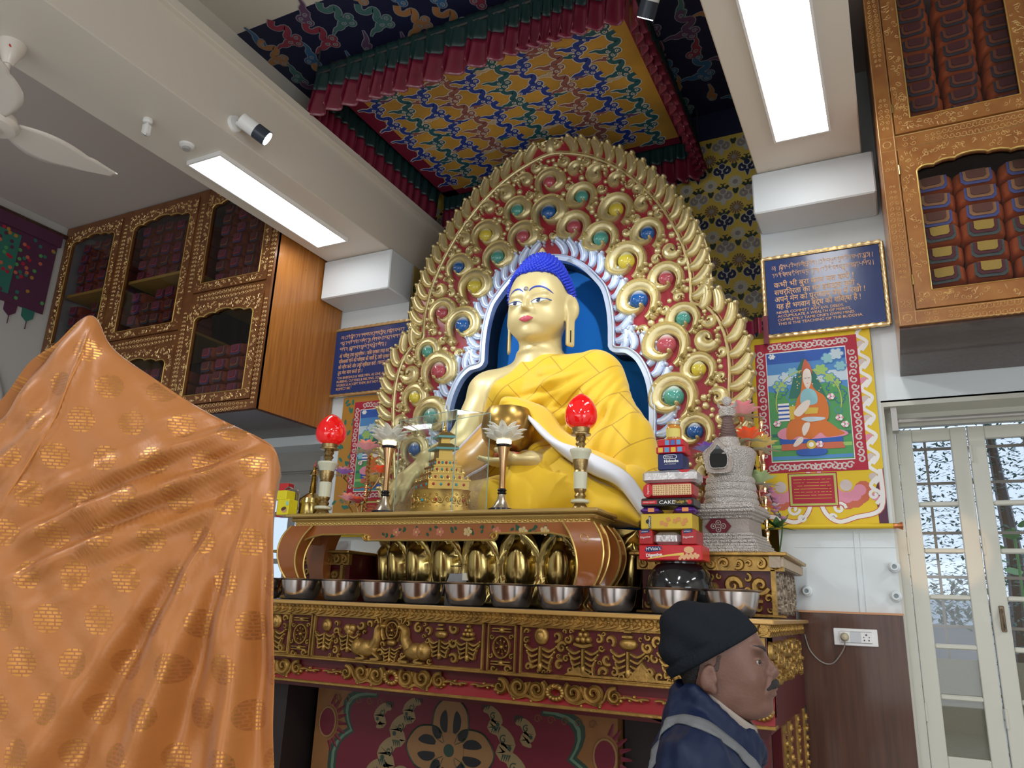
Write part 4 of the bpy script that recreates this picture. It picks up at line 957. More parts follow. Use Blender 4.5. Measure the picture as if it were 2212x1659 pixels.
# right end: posts, side panels, corner bracket
q = MB(); TR = onX(AX1-.02); fillcurls(q, TR, YF+.05, 4.45, 1.36, 1.55, 21, [], (.04, .03, .022, .016)); q.box((AX1-.05, YF+.02, 1.35), (AX1-.024, YF+.06, 1.56)); wb(q, 'side_panel', GOLDD, alt, 50)
q = MB(); q.box((AX1-.06, 3.62, 0), (AX1-.022, 4.5, 1.22), 0); q.box((AX1-.1, YF+.1, 0), (AX1-.04, YF+.17, 1.24), 0)
for yy in (3.66, 3.82, 4.1, 4.4): q.box((AX1-.03, yy, .05), (AX1-.012, yy+.05, 1.2), 1); fillcurls(q, TR, yy+.002, yy+.048, .3, 1.2, int(yy*10), [], (.022, .016)); 
q.m = [m if i < 36 else 1 for i, m in enumerate(q.m)]; wb(q, 'side_post', [REDD, GOLDD], alt, 50)
q = MB(); TB = onY(YF+.05)
q.prism([(-1.0, 1.222), (-.6, 1.222), (-.6, 1.06), (-.68, 1.03), (-.83, 1.07), (-.84, 1.14), (-.9, 1.19)], TB, -.03, 0, inset=.004); fillcurls(q, TB, -.84, -.6, 1.06, 1.21, 4, [], (.034, .026, .018)); wb(q, 'corner_bracket', GOLDD, alt, 50)
# ---- painted cabinet under the altar
pc = empty('painted_cabinet', (-2.08, 3.62, 0)); tag(pc, 'painted wooden cabinet with crossed thunderbolts on dark red, standing under the altar', 'cabinet')
PY = 3.60; TC = onY(PY); cpx = -2.075; cpz = 1.0
OCH = mat('ochre_paint', (.24, .1, .028), .5, vary=.2, vscale=10); MAR = mat('maroon_paint', (.13, .008, .02), .5); DGR = mat('bottle_green_paint', (.02, .045, .03), .5); LGR = mat('sage_paint', (.1, .17, .11), .5); BKP = mat('black_paint', (.01, .01, .012), .5); TAN = mat('tan_paint', (.25, .13, .05), .5)
q = MB(); q.box((-2.96, PY, .12), (-1.215, 3.69, 1.2)); q.box((-2.98, PY-.012, 1.185), (-1.2, 3.69, 1.2)); wb(q, 'carcass', OCH, pc, 0)
q = MB()
def cusp(su, sv, g):
    P = []
    for k in range(12):
        a0 = 2*PI*k/12+PI/12; a1 = a0+2*PI/12
        for t in range(7):
            a = lerp(a0, a1, t/7); r = 1+.14*math.sin(PI*t/7)
            P.append((cpx+(su+g)*r*math.copysign(abs(math.cos(a))**.8, math.cos(a)), cpz-.18+(sv+g)*r*math.copysign(abs(math.sin(a))**.8, math.sin(a))))
    return [(min(max(u, -2.93), -1.24), min(max(v, .14), 1.19)) for u, v in P]
for g, m, h in ((.02, 1, .002), (0, 2, .003), (-.016, 1, .0035), (-.03, 0, .004)): q.prism(cusp(.66, .46, g), TC, 0, h, m)
o = wb(q, 'red_field', [MAR, DGR, LGR], pc, 0)
q = MB()     # corner rosettes and curls
for sg in (1, -1):
    u = cpx+sg*.80; v = 1.0
    q.relief([(u+.055*math.cos(a), v+.075*math.sin(a)) for a in [2*PI*k/18 for k in range(19)]], .006, .003, TC, 0, h0=.003); disc(q, u, v, .05, .0045, TC, 1, 16, .068)
    for k in range(9):
        a = PI*.5+sg*(-PI*.1-PI*.8*k/8)*-1; a = (PI-a) if sg > 0 else a
        ca, sa = math.cos(a), math.sin(a); q.relief([(u+.075*ca, v+.095*sa), (u+.13*ca, v+.15*sa)], [.012, .004], .002, TC, 1, prof=3, h0=.003)
    for i in range(5): flat(q, spiral(cpx+sg*(.46+.07*i), 1.13-.0*i, .022, .006, 0, 1.2, 10, sg), .0025, .0045, TC, 2)
wb(q, 'corner_painting', [TAN, MAR, mat('brown_line', (.14, .06, .02), .5)], pc, 0)
q = MB(); h = .006      # crossed thunderbolt: four lobed heads round a hub, snow-lion-like curls beside it
for k in range(4):
    a = PI/2*k; ca, sa = math.cos(a), math.sin(a); f = lambda x, y: (cpx-.02+(x*ca-y*sa)*1.0, cpz-.06+(x*sa+y*ca))
    O_ = crom([(.03, -.035), (.06, -.09), (.12, -.105), (.2, -.085), (.255, 0), (.2, .085), (.12, .105), (.06, .09), (.03, .035)], 4)
    q.prism([f(*p) for p in O_], TC, 0, h, 0); q.relief([f(*p) for p in O_], .004, .004, TC, 1, prof=3, h0=h)
    for sg in (1, -1):
        I_ = crom([(.07, sg*.02), (.1, sg*.055), (.15, sg*.06), (.185, sg*.035), (.16, sg*.02), (.11, sg*.016), (.07, sg*.02)], 3); q.prism([f(*p) for p in (I_ if sg > 0 else I_[::-1])], TC, h, h+.001, 2)
disc(q, cpx-.02, cpz-.06, .085, h+.002, TC, 0, 24); disc(q, cpx-.02, cpz-.06, .03, h+.003, TC, 1, 16)
for k in range(4):
    a = PI/4+PI/2*k
    for d in (.09, .11, .125): disc(q, cpx-.02+d*math.cos(a), cpz-.06+d*math.sin(a), .017, h+.002, TC, 2, 8)
r_ = random.Random(12)
for sg in (1, -1):
    for (a, b, s) in ((.3, .06, 1), (.36, -.06, 1.1), (.3, -.2, 1.2), (.44, -.16, .9), (.24, .16, .8), (.42, .12, .8), (.16, -.3, 1)):
        c = (cpx-.02+sg*a, cpz-.06+b); P = crom([(c[0]-sg*.07*s, c[1]+.05*s), (c[0]-sg*.02*s, c[1]+.055*s), (c[0]+sg*.03*s, c[1]), (c[0]-sg*.01*s, c[1]-.04*s), (c[0]+sg*.04*s, c[1]-.07*s)], 4); k = len(P)
        flat(q, P, [.038*s*math.sin(PI*(i+1)/(k+1)) for i in range(k)], h-.001, TC, 3); flat(q, spiral(c[0], c[1]+.02, .022*s, .005, 1, 1.1, 10, sg), .003, h, TC, 1); disc(q, c[0]+sg*.035*s, c[1]-.015, .012*s, h, TC, 1, 8)
        for j in range(4): flat(q, [(c[0]-sg*(.02+.012*j), c[1]+.075), (c[0]-sg*(.03+.012*j), c[1]+.045)], [.005, .001], h, TC, 1)
wb(q, 'thunderbolt_painting', [TAN, DGR, BKP, mat('pale_tan_paint', (.24, .17, .08), .5)], pc, 0)
# ---- raised carved tier on the altar
tr = empty('carved_tier', (X0, 4.1, AT)); tag(tr, 'gilded openwork tier on the altar top, carrying the white stupa at its right end', 'plinth')
TX1 = -.47; TF_ = 3.74; TZ = 1.93
q = MB(); q.box((-1.15, TF_+.06, AT), (TX1-.05, 4.56, TZ-.02)); q.box((-3.5, TF_+.06, AT), (-2.98, 4.56, TZ-.02)); q.box((-3.0, 4.25, AT), (-1.1, 4.56, TZ-.02)); wb(q, 'core', REDD, tr, 0)
q = MB(); q.bbox((-1.2, TF_-.01, TZ-.018), (TX1+.02, 4.56, TZ), .004); wb(q, 'top_board', GOLDD, tr); q = MB(); q.bbox((-3.55, TF_-.01, TZ-.018), (-2.95, 4.56, TZ), .004); wb(q, 'top_board', GOLDD, tr)
T1 = onY(TF_+.03)
for (a, b) in ((-1.17, TX1), (-3.52, -2.97)):
    q = MB()
    q.prism([(a, TZ-.085), (b, TZ-.085), (b, TZ-.02), (a, TZ-.02)], T1, -.03, 0); fillcurls(q, T1, a, b, TZ-.083, TZ-.022, 31, [], (.03, .02, .012)); fillcurls(q, onY(TF_+.06), a+.02, b-.05, AT+.01, TZ-.09, 33, [], (.05, .036, .026, .018))
    q.box((b-.06, TF_+.03, AT), (b-.04, TF_+.06, TZ-.08)); stem(q, T1, [(a, AT+.012), (b, AT+.012)], .01, .02)
    wb(q, 'front_carving', GOLDD, tr, 50)
q = MB(); T2 = onX(TX1-.03); q.prism([(TF_, TZ-.07), (4.55, TZ-.07), (4.55, TZ-.02), (TF_, TZ-.02)], T2, -.03, .02)
for i in range(34): q.relief([(TF_+.012+i*.024, TZ-.066), (TF_+.018+i*.024, TZ-.024)], .006, .012, onX(TX1-.01), prof=3)
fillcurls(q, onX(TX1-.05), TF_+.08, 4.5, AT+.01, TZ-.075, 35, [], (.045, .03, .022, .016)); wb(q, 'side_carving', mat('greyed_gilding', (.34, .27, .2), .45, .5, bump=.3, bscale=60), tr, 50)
# ---- lotus seat
ls = empty('lotus_pedestal', (-2.02, 4.15, AT)); tag(ls, 'shiny brass lotus seat of broad petals under the statue, behind the low table', 'seat')
q = MB(); q.lathe((-2.02, 4.17, 0), [(.001, AT), (.8, AT), (.84, 1.7), (.76, 1.95), (.86, 2.02), (.86, 2.06), (.001, 2.07)], 64, sy=.5); wb(q, 'drum', BRASS, ls)
for k in range(24):
    a = -PI/2+2*PI*k/24; c, s_ = math.cos(a), math.sin(a)
    if s_ > .35: continue
    bx, by = -2.02+.86*c, 4.17+.45*s_; nx, ny = c/.86, s_/.45; l = math.hypot(nx, ny); nx, ny = nx/l, ny/l; tx, ty = -ny, nx
    hw = .118*(1-.38*abs(c)**3)
    q = MB()
    def pet(u, v):
        y = -1+2*v; x = (-1+2*u); w = hw*(math.sqrt(max(0, 1-max(0, y)**2.6))*.97+.0)*(1 if y > 0 else (.92+.08*(1+y))); zz = 1.66+(v)*.385
        r2 = min(1, x*x+(.9*y)**2*.8); h = .05*(1-x*x*.85)+.03*v+.035*v**3
        rim = .022*math.exp(-((math.sqrt((x/.8)**2+((y+.1)/.76)**2)-1)/.15)**2); dish = .035*max(0, 1-(x/.74)**2-((y+.12)/.72)**2)**.6
        h += -rim+dish
        return (bx+tx*x*w+nx*h, by+ty*x*w+ny*h, zz)
    q.grid(pet, 17, 19); wb(q, 'petal', BRASS, ls, 60)
# ---- low painted table
TBZ = at(1290, 1095, y=3.45).z; tx0, tx1 = -3.22, at(1290, 1095, y=3.45).x
tb = empty('altar_table', ((tx0+tx1)/2, 3.6, AT)); tag(tb, 'low painted table with curved legs, on the altar before the lotus seat', 'table')
LAC = mat('orange_brown_lacquer', (.36, .11, .025), .25, coat=.5, vary=.25, vscale=4); GL = mat('gold_line', (.72, .5, .16), .3, .7); TBT = mat('table_top_gold', (.5, .33, .1), .3, .3, coat=.4)
q = MB(); q.bbox((tx0, 3.45, TBZ-.022), (tx1, 3.80, TBZ), .006); q.bbox((tx0+.02, 3.47, TBZ-.045), (tx1-.02, 3.78, TBZ-.022), .01); wb(q, 'top', TBT, tb)
q = MB(); za = TBZ-.045; q.box((tx0+.05, 3.495, za-.02), (tx1-.05, 3.76, za)); n = 60
for i in range(n): q.dome(lerp(tx0+.06, tx1-.06, i/(n-1)), za-.01, .013, .01, onY(3.495), n=6, rows=2, ry=.007)
wb(q, 'carved_moulding', GL, tb, 50)
q = MB(); zb = za-.02; ta, tb_ = tx0+.06, tx1-.06
low = crom([(ta, zb-.12), (ta+.09, zb-.075), (ta+.2, zb-.052)], 5)+[(ta+.5, zb-.052), (ta+.51, zb-.085), (tb_-.51, zb-.085), (tb_-.5, zb-.052)]+crom([(tb_-.2, zb-.052), (tb_-.09, zb-.075), (tb_, zb-.12)], 5)
V = [(u, 3.5, v) for u, v in low]+[(u, 3.5, zb) for u, v in low]; n = len(low); q.add(V+[(x, 3.52, z) for x, y, z in V], [(i, i+1, n+i+1, n+i) for i in range(n-1)]+[(2*n+i, 2*n+i+1, i+1, i) for i in range(n-1)])
q.box((tx1-.075, 3.5, zb-.1), (tx1-.06, 3.76, zb)); q.box((ta, 3.5, zb-.1), (ta+.015, 3.76, zb)); wb(q, 'apron', LAC, tb, 30)
q = MB(); TT = onY(3.5); q.relief(low, .006, .012, TT)
for u, sg in ((ta+.515, 1), (tb_-.515, -1)): q.relief(spiral(u, zb-.068, .022, .006, PI, 1.3, 16, sg), .006, .016, TT)
wb(q, 'gold_edge', GL, tb)
q = MB(); r_ = random.Random(2); zc = zb-.042
for cu in (-2.0, -1.83, -2.17, -1.68, -2.32, -1.56, -2.45):
    for k in range(5): a = 2*PI*k/5; disc(q, cu+.017*math.cos(a), zc+.015*math.sin(a), .01, .001, TT, 1 if int(cu*100) % 2 else 2, 8)
    disc(q, cu, zc, .007, .002, TT, 3, 8)
    for k in range(6):
        u = cu+r_.uniform(-.09, .09); v = zc+r_.uniform(-.022, .026); disc(q, u, v, .012, .0008, TT, 0, 7, .008, r_.uniform(0, 3))
wb(q, 'flower_painting', [mat('leaf_green_paint', (.015, .07, .03), .4), mat('rose_paint', (.5, .16, .1), .4), mat('cream_paint_line', (.55, .42, .2), .4), GL], tb, 0)
for (lx, ly, sx, sy) in ((tx1-.11, 3.53, 1, -1), (tx0+.11, 3.53, -1, -1), (tx1-.11, 3.72, 1, 1), (tx0+.11, 3.72, -1, 1)):
    ctr = crom([(0, 2.05), (.045, 1.985), (.07, 1.9), (.06, 1.81), (.015, 1.72), (-.02, 1.665), (.0, AT+.002)], 6); wds = crom([(.08, 0), (.078, 0), (.07, 0), (.058, 0), (.046, 0), (.04, 0), (.05, 0)], 6)
    q = MB(); V = []; n = len(ctr)
    for (d, z), (w, _) in zip(ctr, wds):
        z = min(z, zb-.0); 
        for a, b in ((-1, -1), (1, -1), (1, 1), (-1, 1)): V.append((lx+sx*d+a*w, ly+sy*d*.45+b*w*.6, z))
    q.add(V, [(4*i+j, 4*i+(j+1) % 4, 4*i+4+(j+1) % 4, 4*i+4+j) for i in range(n-1) for j in range(4)]+[(0, 1, 2, 3)]); lg = wb(q, 'leg', LAC, tb, 40)
    if sx > 0 or sy < 0:
        q = MB()
        for j in (0, 1, 2, 3): q.tube([Vector(V[4*i+j]) for i in range(n)], .0055, 5)
        if sx > 0 and sy < 0:
            TLg = lambda u, v, h: (lx+sx*float(np.interp(v, [c[1] for c in ctr][::-1], [c[0] for c in ctr][::-1]))+u, ly+sy*.45*float(np.interp(v, [c[1] for c in ctr][::-1], [c[0] for c in ctr][::-1]))-.6*float(np.interp(v, [c[1] for c in ctr][::-1], [w[0] for w in wds][::-1]))-h, v)
            for k in range(5): a = 2*PI*k/5; q.relief([(-.01+.02*math.cos(a+t), 1.97+.02*math.sin(a+t)) for t in (-.5, -.25, 0, .25, .5)], .003, .004, TLg, prof=3)
        e = q.build('gold_edging', GL, None, 60); e.parent = lg
# ---- offering bowls
def make_bowl():
    t = empty('offering_bowl', (0, 0, 0)); q = MB(); z = 0
    q.lathe((0, 0, 0), [(.001, 0), (.068, 0), (.086, .008), (.1, .035), (.109, .075), (.113, .102), (.128, .108), (.130, .111), (.124, .113), (.111, .108), (.104, .07), (.09, .03), (.06, .012), (.001, .01)], 40)
    b = q.build('bowl_body', STEEL, t, 50)
    q = MB(); q.lathe((0, 0, 0), [(.001, .088), (.108, .088)], 32); q.build('water', mat('water', (.7, .75, .78), .02, spec=.6, trans=.9, ior=1.33), t, 0)
    index_kids(t); return t
b0 = make_bowl()
pos = ['first steel bowl, beside the orange drape', 'second steel bowl from the orange drape', 'third steel bowl from the orange drape, below the left table leg', 'fourth steel bowl from the orange drape', 'fifth steel bowl from the orange drape', 'sixth steel bowl from the orange drape, mid row', 'steel bowl just left of the curved table leg', 'steel bowl directly in front of the curved right table leg', 'steel bowl in front of the round black pot', 'last steel bowl at the right end, just over the dark cap']
for i in range(11):
    b = b0 if i == 0 else copy_tree(b0)
    px = (648, 735, 821, 910, 1006, 1104, 1211, 1323, 1452, 1582)
    if i < 10: b.location = (at(px[i], 1305, y=3.43).x, 3.43, AT+.003); tag(b, pos[i], 'bowl', 'steel water bowls along the altar')
    else: b.location = (-3.285, 3.43, AT+.003); tag(b, 'steel bowl mostly hidden behind the orange drape edge', 'bowl', 'steel water bowls along the altar')
q = MB(); pcn = at(1466, 1240, y=3.62); q.lathe((pcn.x, 3.64, 0), [(.001, AT+.003), (.08, AT+.003), (.125, AT+.03), (.152, AT+.09), (.155, AT+.13), (.14, AT+.19), (.11, AT+.225), (.09, AT+.232), (.09, AT+.24), (.001, AT+.24)], 48)
pot = q.build('black_pot', BLACK); tag(pot, 'round glossy black pot under the tower of biscuit packets', 'pot')
# ================================================================== things on the low table
TYB = 3.6
JADE = mat('pale_onyx', (.66, .66, .5), .2, coat=.4, sss=.2); REDG = mat('red_glass_bud', (.78, .006, .008), .06, coat=1.0); REDG.node_tree.nodes['Principled BSDF'].inputs['Emission Color'].default_value = (.9, .01, .01, 1); REDG.node_tree.nodes['Principled BSDF'].inputs['Emission Strength'].default_value = .22
AGEB = mat('aged_brass', (.38, .27, .12), .28, .95, bump=.25, bscale=90)
def lamp(px, pyb, label, segs, bud):
    p = at(px, pyb, y=TYB); z0 = TBZ+.001; k = pxm((p.x, TYB, 2.35)); Z = lambda py: z0+(at(px, py, y=TYB).z-at(px, pyb, y=TYB).z)
    t = empty('red_bud_lamp', (p.x, TYB, z0)); tag(t, label, 'lamp', 'red bud lamps on the low table')
    for name, m, prof in segs:
        q = MB(); pr = [(max(r, .03)/k, Z(py)) for r, py in prof]; q.lathe((p.x, TYB, 0), [(.001, pr[0][1])]+pr+[(.001, pr[-1][1])], 32); wb(q, name, m, t, 40)
    q = MB(); h0, h1, r = bud; n = 24; pr = []
    for i in range(n+1):
        s_ = i/n; rr = (math.sin(PI*min(1, s_*.86+.14)**.78)**.75)*r if s_ < .999 else .02
        rr = r*(1-(abs(s_-.36)/.64)**2.1)**.72 if s_ > .36 else r*(.42+.58*(1-((.36-s_)/.36)**2.2)**.6)
        pr.append((max(rr, .02)/k, lerp(Z(h0), Z(h1), s_)))
    q.lathe((p.x, TYB, 0), [(.001, pr[0][1])]+pr, 40); wb(q, 'glass_bud', REDG, t, 80)
segR = [('foot', AGEB, [(22, 1090), (20, 1086), (15, 1080), (11, 1073)]), ('onyx_disc', JADE, [(17, 1074), (20, 1072), (20, 1067), (16, 1065)]), ('lower_stem', AGEB, [(10, 1065), (13, 1058), (10, 1052), (13, 1047), (13, 1043)]), ('onyx_block', JADE, [(14, 1043), (15, 1007)]), ('middle_stem', AGEB, [(15, 1007), (13, 1003), (17, 990), (17, 980)]), ('onyx_cup', JADE, [(17, 980), (22, 966), (24, 962), (23, 958), (14, 956)]), ('upper_stem', AGEB, [(10, 957), (8, 952), (12, 946), (9, 941), (12, 935), (10, 929)]), ('holder', AGEB, [(12, 930), (22, 927), (22, 924), (18, 922), (20, 912), (22, 911)])]
lamp(1253, 1090, 'red bud lamp on an onyx stand, right of the statue lap, near the table end', segR, (914, 837, 36))
segL = [(n, m, [(r*.92, 1108+(y-1090)*.875) for r, y in pr]) for n, m, pr in segR]
lamp(697, 1108, 'red bud lamp on an onyx stand at the left, under the wooden cabinet side', segL, (956, 890, 33))
# crystal lotus lamps
CRY = pane_glass('crystal', (.98, .97, .93), .5, 1.2, .42); N, L = nodes(CRY); _p = N.new('ShaderNodeBsdfPrincipled'); _p.inputs['Base Color'].default_value = (.9, .9, .85, 1); _p.inputs['Roughness'].default_value = .08; _p.inputs['Specular IOR Level'].default_value = 1.0
_x = [n for n in N if n.bl_idname == 'ShaderNodeMixShader'][0]; L.new(_p.outputs[0], _x.inputs[2]); BRON = mat('brushed_bronze', (.55, .33, .17), .25, 1.0); DKB2 = mat('black_ring', (.02, .02, .03), .2, .5); STLB = mat('satin_base', (.62, .54, .42), .22, .9)
def lotus_petal(q, c, a, r0, L, w, elev, mi=0, cup=.35, n=7, th=0):
    """one pointed petal from c, heading a, rising at elev"""
    ca, sa = math.cos(a), math.sin(a)
    def fn(u, v):
        s_ = v; x = (u-.5)*2; ww = w*math.sin(PI*min(1, .12+s_*.88))**.8*(1-.15*s_) if s_ < .999 else 0
        el = elev*(1-.35*s_) if elev > .6 else elev*(1+.5*s_)
        d = r0+L*s_*math.cos(el)*1.0; h = L*s_*math.sin(el)+cup*abs(x)**1.8*ww*.9
        return (c[0]+d*ca-x*ww*sa, c[1]+d*sa+x*ww*ca, c[2]+h)
    q.grid(fn, n, 8, mi)
def crystal_lamp(px, pyb, pyt, label):
    p = at(px, pyb, y=TYB); z0 = TBZ+.001; k = pxm((p.x, TYB, 2.35)); H = at(px, pyt, y=TYB).z-p.z; s_ = H/(210/380.0) if False else 1
    t = empty('crystal_lotus_lamp', (p.x, TYB, z0)); tag(t, label, 'lamp', 'crystal lotus lamps on the low table')
    def seg(name, m, prof):
        q = MB(); q.lathe((p.x, TYB, z0), [(.001, prof[0][1]*H)]+[(r, z*H) for r, z in prof]+[(.001, prof[-1][1]*H)], 32); wb(q, name, m, t, 40)
    seg('foot', DKB2, [(.068, 0), (.072, .012), (.07, .035), (.06, .04)]); seg('bell_base', STLB, [(.06, .04), (.045, .07), (.026, .13), (.02, .18)])
    seg('collar', DKB2, [(.02, .18), (.026, .195), (.02, .21), (.026, .225), (.02, .24)]); seg('flared_stem', BRON, [(.018, .24), (.016, .36), (.02, .52), (.034, .665)]); seg('top_ring', DKB2, [(.036, .665), (.043, .675), (.043, .69), (.036, .695)])
    seg('crystal_core', mat('lit_crystal', (.9, .85, .6), .1, emit=(1, .9, .6), estr=1.5), [(.03, .695), (.042, .71), (.04, .74), (.02, .76)])
    q = MB(); c = (p.x, TYB, z0+.73*H)
    for ring, (n, L, w, el, r0) in enumerate(((8, .088, .03, .28, .035), (8, .115, .030, .95, .03), (6, .125, .026, 1.4, .016))):
        for i in range(n): lotus_petal(q, c, 2*PI*i/n+ring*.4, r0, L, w, el, cup=.5)
    o = wb(q, 'crystal_petals', CRY, t, 20); s2 = o.modifiers.new('s', 'SOLIDIFY'); s2.thickness = .005
crystal_lamp(1083, 1096, 888, 'clear crystal lotus lamp on a bronze stem, in front of the alms bowl')
crystal_lamp(829, 1104, 893, 'clear crystal lotus lamp on a bronze stem, left of the glass case')
# candelabra of silk lotuses
def col(name, c, e=0): return mat(name, c, .45, sheen=.3, emit=c if e else None, estr=e)
PINK, PEACH, PURP, ORNG, YELF, GREENP, BLUEP, DRED = col('pink_petal', (.75, .3, .34), .12), col('peach_petal', (.8, .36, .25), .12), col('violet_petal', (.3, .12, .5), .1), col('orange_petal', (.8, .1, .02), .15), col('yellow_petal', (.72, .52, .14), .08), col('green_petal', (.4, .5, .25), .06), col('blue_petal', (.2, .2, .62), .12), col('crimson_petal', (.45, .02, .03))
LEAFP = col('leaf_petal', (.5, .48, .3)); BRS = mat('rose_brass', (.7, .45, .25), .2, 1.0)
def blossom(t, c, r, m1, m2, nm='blossom'):
    q = MB(); c = Vector(c)
    for i in range(7): lotus_petal(q, c, 2*PI*i/7+.3, r*.1, r*1.15, r*.26, -.05, 2, .1)
    for i in range(8): lotus_petal(q, c, 2*PI*i/8, r*.12, r*1.08, r*.32, .68, 0, .5)
    for i in range(6): lotus_petal(q, c, 2*PI*i/6+.4, r*.08, r*1.05, r*.3, 1.3, 1, .5)
    q.ball((c.x, c.y, c.z+r*.3), r*.3, 10, 1); wb(q, nm, [m1, m2, LEAFP], t, 60)
t = empty('lotus_candelabrum', (at(787, 1106, y=3.68).x, 3.68, TBZ)); tag(t, 'brass candelabrum of silk lotuses in pink and orange, at the left before the painting', 'candelabrum')
bx = t.location.x; zt = at(790, 985, y=3.68).z; q = MB()
n = 60; q.tube([(bx, 3.68, lerp(TBZ, zt, i/n)) for i in range(n+1)], [.0125+.004*math.sin(i*1.6) for i in range(n+1)], 10)
q.lathe((bx, 3.68, TBZ), [(.001, 0), (.05, 0), (.045, .012), (.02, .025), (.012, .03)], 20); wb(q, 'pole', BRS, t)
for (px, py, r, m1, m2) in ((792, 975, .082, PINK, PEACH), (742, 1026, .06, PURP, PINK), (752, 1083, .062, PINK, PEACH), (822, 1023, .06, ORNG, ORNG), (772, 1088, .052, DRED, ORNG), (805, 1042, .065, YELF, YELF)):
    c = at(px, py, y=3.66 if px != 805 else 3.74); blossom(t, c, r, m1, m2)
    if px != 792:
        q = MB(); a = Vector((bx, 3.68, c.z-.07)); m_ = (a+Vector((c.x, c.y, c.z-.02)))/2+Vector((0, 0, -.035)); q.tube(crom([tuple(a), tuple(m_), (c.x, c.y, c.z-.015)], 6), .005, 6); q.lathe((c.x, c.y, c.z-.02), [(.001, 0), (.012, .002), (.02, .02), (.001, .021)], 12); wb(q, 'arm', BRS, t)
# glass case with the gold palace model
case = empty('glass_case', (at(975, 1100, y=3.66).x, 3.66, TBZ)); tag(case, 'clear glass box turned corner-on, enclosing the small gold palace model', 'case')
FC = at(975, 1101, y=3.475); LC = at(850, 1104, y=3.60); RC = at(1050, 1098, y=3.60); BC_ = Vector((LC.x+RC.x-FC.x, LC.y+RC.y-FC.y, 0)); zt = at(976, 886, y=3.475).z
corners = [(FC.x, FC.y), (RC.x, RC.y), (BC_.x, BC_.y), (LC.x, LC.y)]
for i in range(4):
    a, b = corners[i], corners[(i+1) % 4]; q = MB(); dx, dy = b[0]-a[0], b[1]-a[1]; l = math.hypot(dx, dy); nx, ny = -dy/l*.003, dx/l*.003
    V = [(a[0], a[1], TBZ), (b[0], b[1], TBZ), (b[0], b[1], zt), (a[0], a[1], zt)]; q.add(V, [(0, 1, 2, 3)]); wb(q, 'glass_side', PANE, case, 0)
q = MB(); q.add([(x, y, zt) for x, y in corners], [(0, 1, 2, 3)]); wb(q, 'glass_lid', PANE, case, 0)
q = MB()
for x, y in corners: q.tube([(x, y, TBZ), (x, y, zt)], .0028, 6)
q.tube([(x, y, zt) for x, y in corners], .0022, 6, closed=True); wb(q, 'polished_edges', mat('green_glass_edge', (.3, .42, .36), .15, coat=.5), case)
pm = empty('palace_model', (at(950, 1101, y=3.61).x, 3.61, TBZ+.001)); tag(pm, 'small tiered gold palace model with turquoise and coral stones, inside the glass case', 'model')
mx, my, mz = pm.location; kk = pxm((mx, my, 2.3)); Zp = lambda py: mz+(1101-py)/kk*1.12
q = MB(); q.lathe((mx, my, 0), [(.001, Zp(1101)), (69/kk, Zp(1101)), (71/kk, Zp(1096)), (66/kk, Zp(1085)), (67/kk, Zp(1062)), (70/kk, Zp(1058)), (.001, Zp(1057))], 40)
for i in range(26):
    a = 2*PI*i/26; TT_ = lambda u, v, h, a=a: (mx+(67/kk+h)*math.cos(a)-u*math.sin(a), my+(67/kk+h)*math.sin(a)+u*math.cos(a), v)
    curl(q, TT_, 0, Zp(1078), .019, i, 1 if i % 2 else -1, .3, 1.2, .006); curl(q, TT_, .018, Zp(1068), .009, i*2, 1, .3, 1, .006); curl(q, TT_, .018, Zp(1090), .009, i*3, 1, .3, 1, .006)
wb(q, 'round_base', GOLDB, pm, 50)
rot = R(40)
def sq(q, w, py0, py1, mi=0): q.box((mx-w/kk, my-w/kk, Zp(py0)), (mx+w/kk, my+w/kk, Zp(py1)), mi, rz=rot)
q = MB()
for w, a, b in ((50, 1057, 1040), (53, 1041, 1038), (40, 1040, 1026), (42, 1027, 1024), (33, 1024, 1012), (35, 1013, 1010), (25, 1010, 998), (27, 999, 996), (17, 996, 976), (11, 968, 952)): sq(q, w, a, b)
for i in range(4):
    for j in range(7):
        for w, py in ((50, 1040), (40, 1026)):
            u = (j-3)/3*w*.9/kk; a = rot+PI/2*i; x, y = w/kk, u; X_, Y_ = mx+x*math.cos(a)-y*math.sin(a), my+x*math.sin(a)+y*math.cos(a)
            q.lathe((X_, Y_, Zp(py)), [(.006, 0), (.0065, .006), (.003, .012), (.0045, .017), (.001, .028)], 6)
wb(q, 'terraces', GOLDB, pm, 0)
q = MB()
for w, py, h in ((29, 976, 8), (22, 952, 7)):
    q.add([(mx+(sx*w*math.cos(rot)-sy*w*math.sin(rot))/kk*f, my+(sx*w*math.sin(rot)+sy*w*math.cos(rot))/kk*f, Zp(z)) for f, z in ((1, py-2), (.5, py-h-3)) for sx, sy in ((-1, -1), (1, -1), (1, 1), (-1, 1))], [(0, 1, 2, 3), (4, 5, 6, 7), (0, 1, 5, 4), (1, 2, 6, 5), (2, 3, 7, 6), (3, 0, 4, 7)], 0)
    q.box((mx-w/kk, my-w/kk, Zp(py+2)), (mx+w/kk, my+w/kk, Zp(py-2)), 1, rz=rot)
wb(q, 'roofs', [GOLDB, mat('turquoise_enamel', (.1, .3, .3), .3)], pm, 0)
q = MB(); q.lathe((mx, my, Zp(945)), [(.02, 0), (.012, .012), (.018, .02), (.009, .03), (.013, .037), (.006, .048), (.008, .055), (.002, .075), (.001, .09)], 14); wb(q, 'spire', GOLDB, pm)
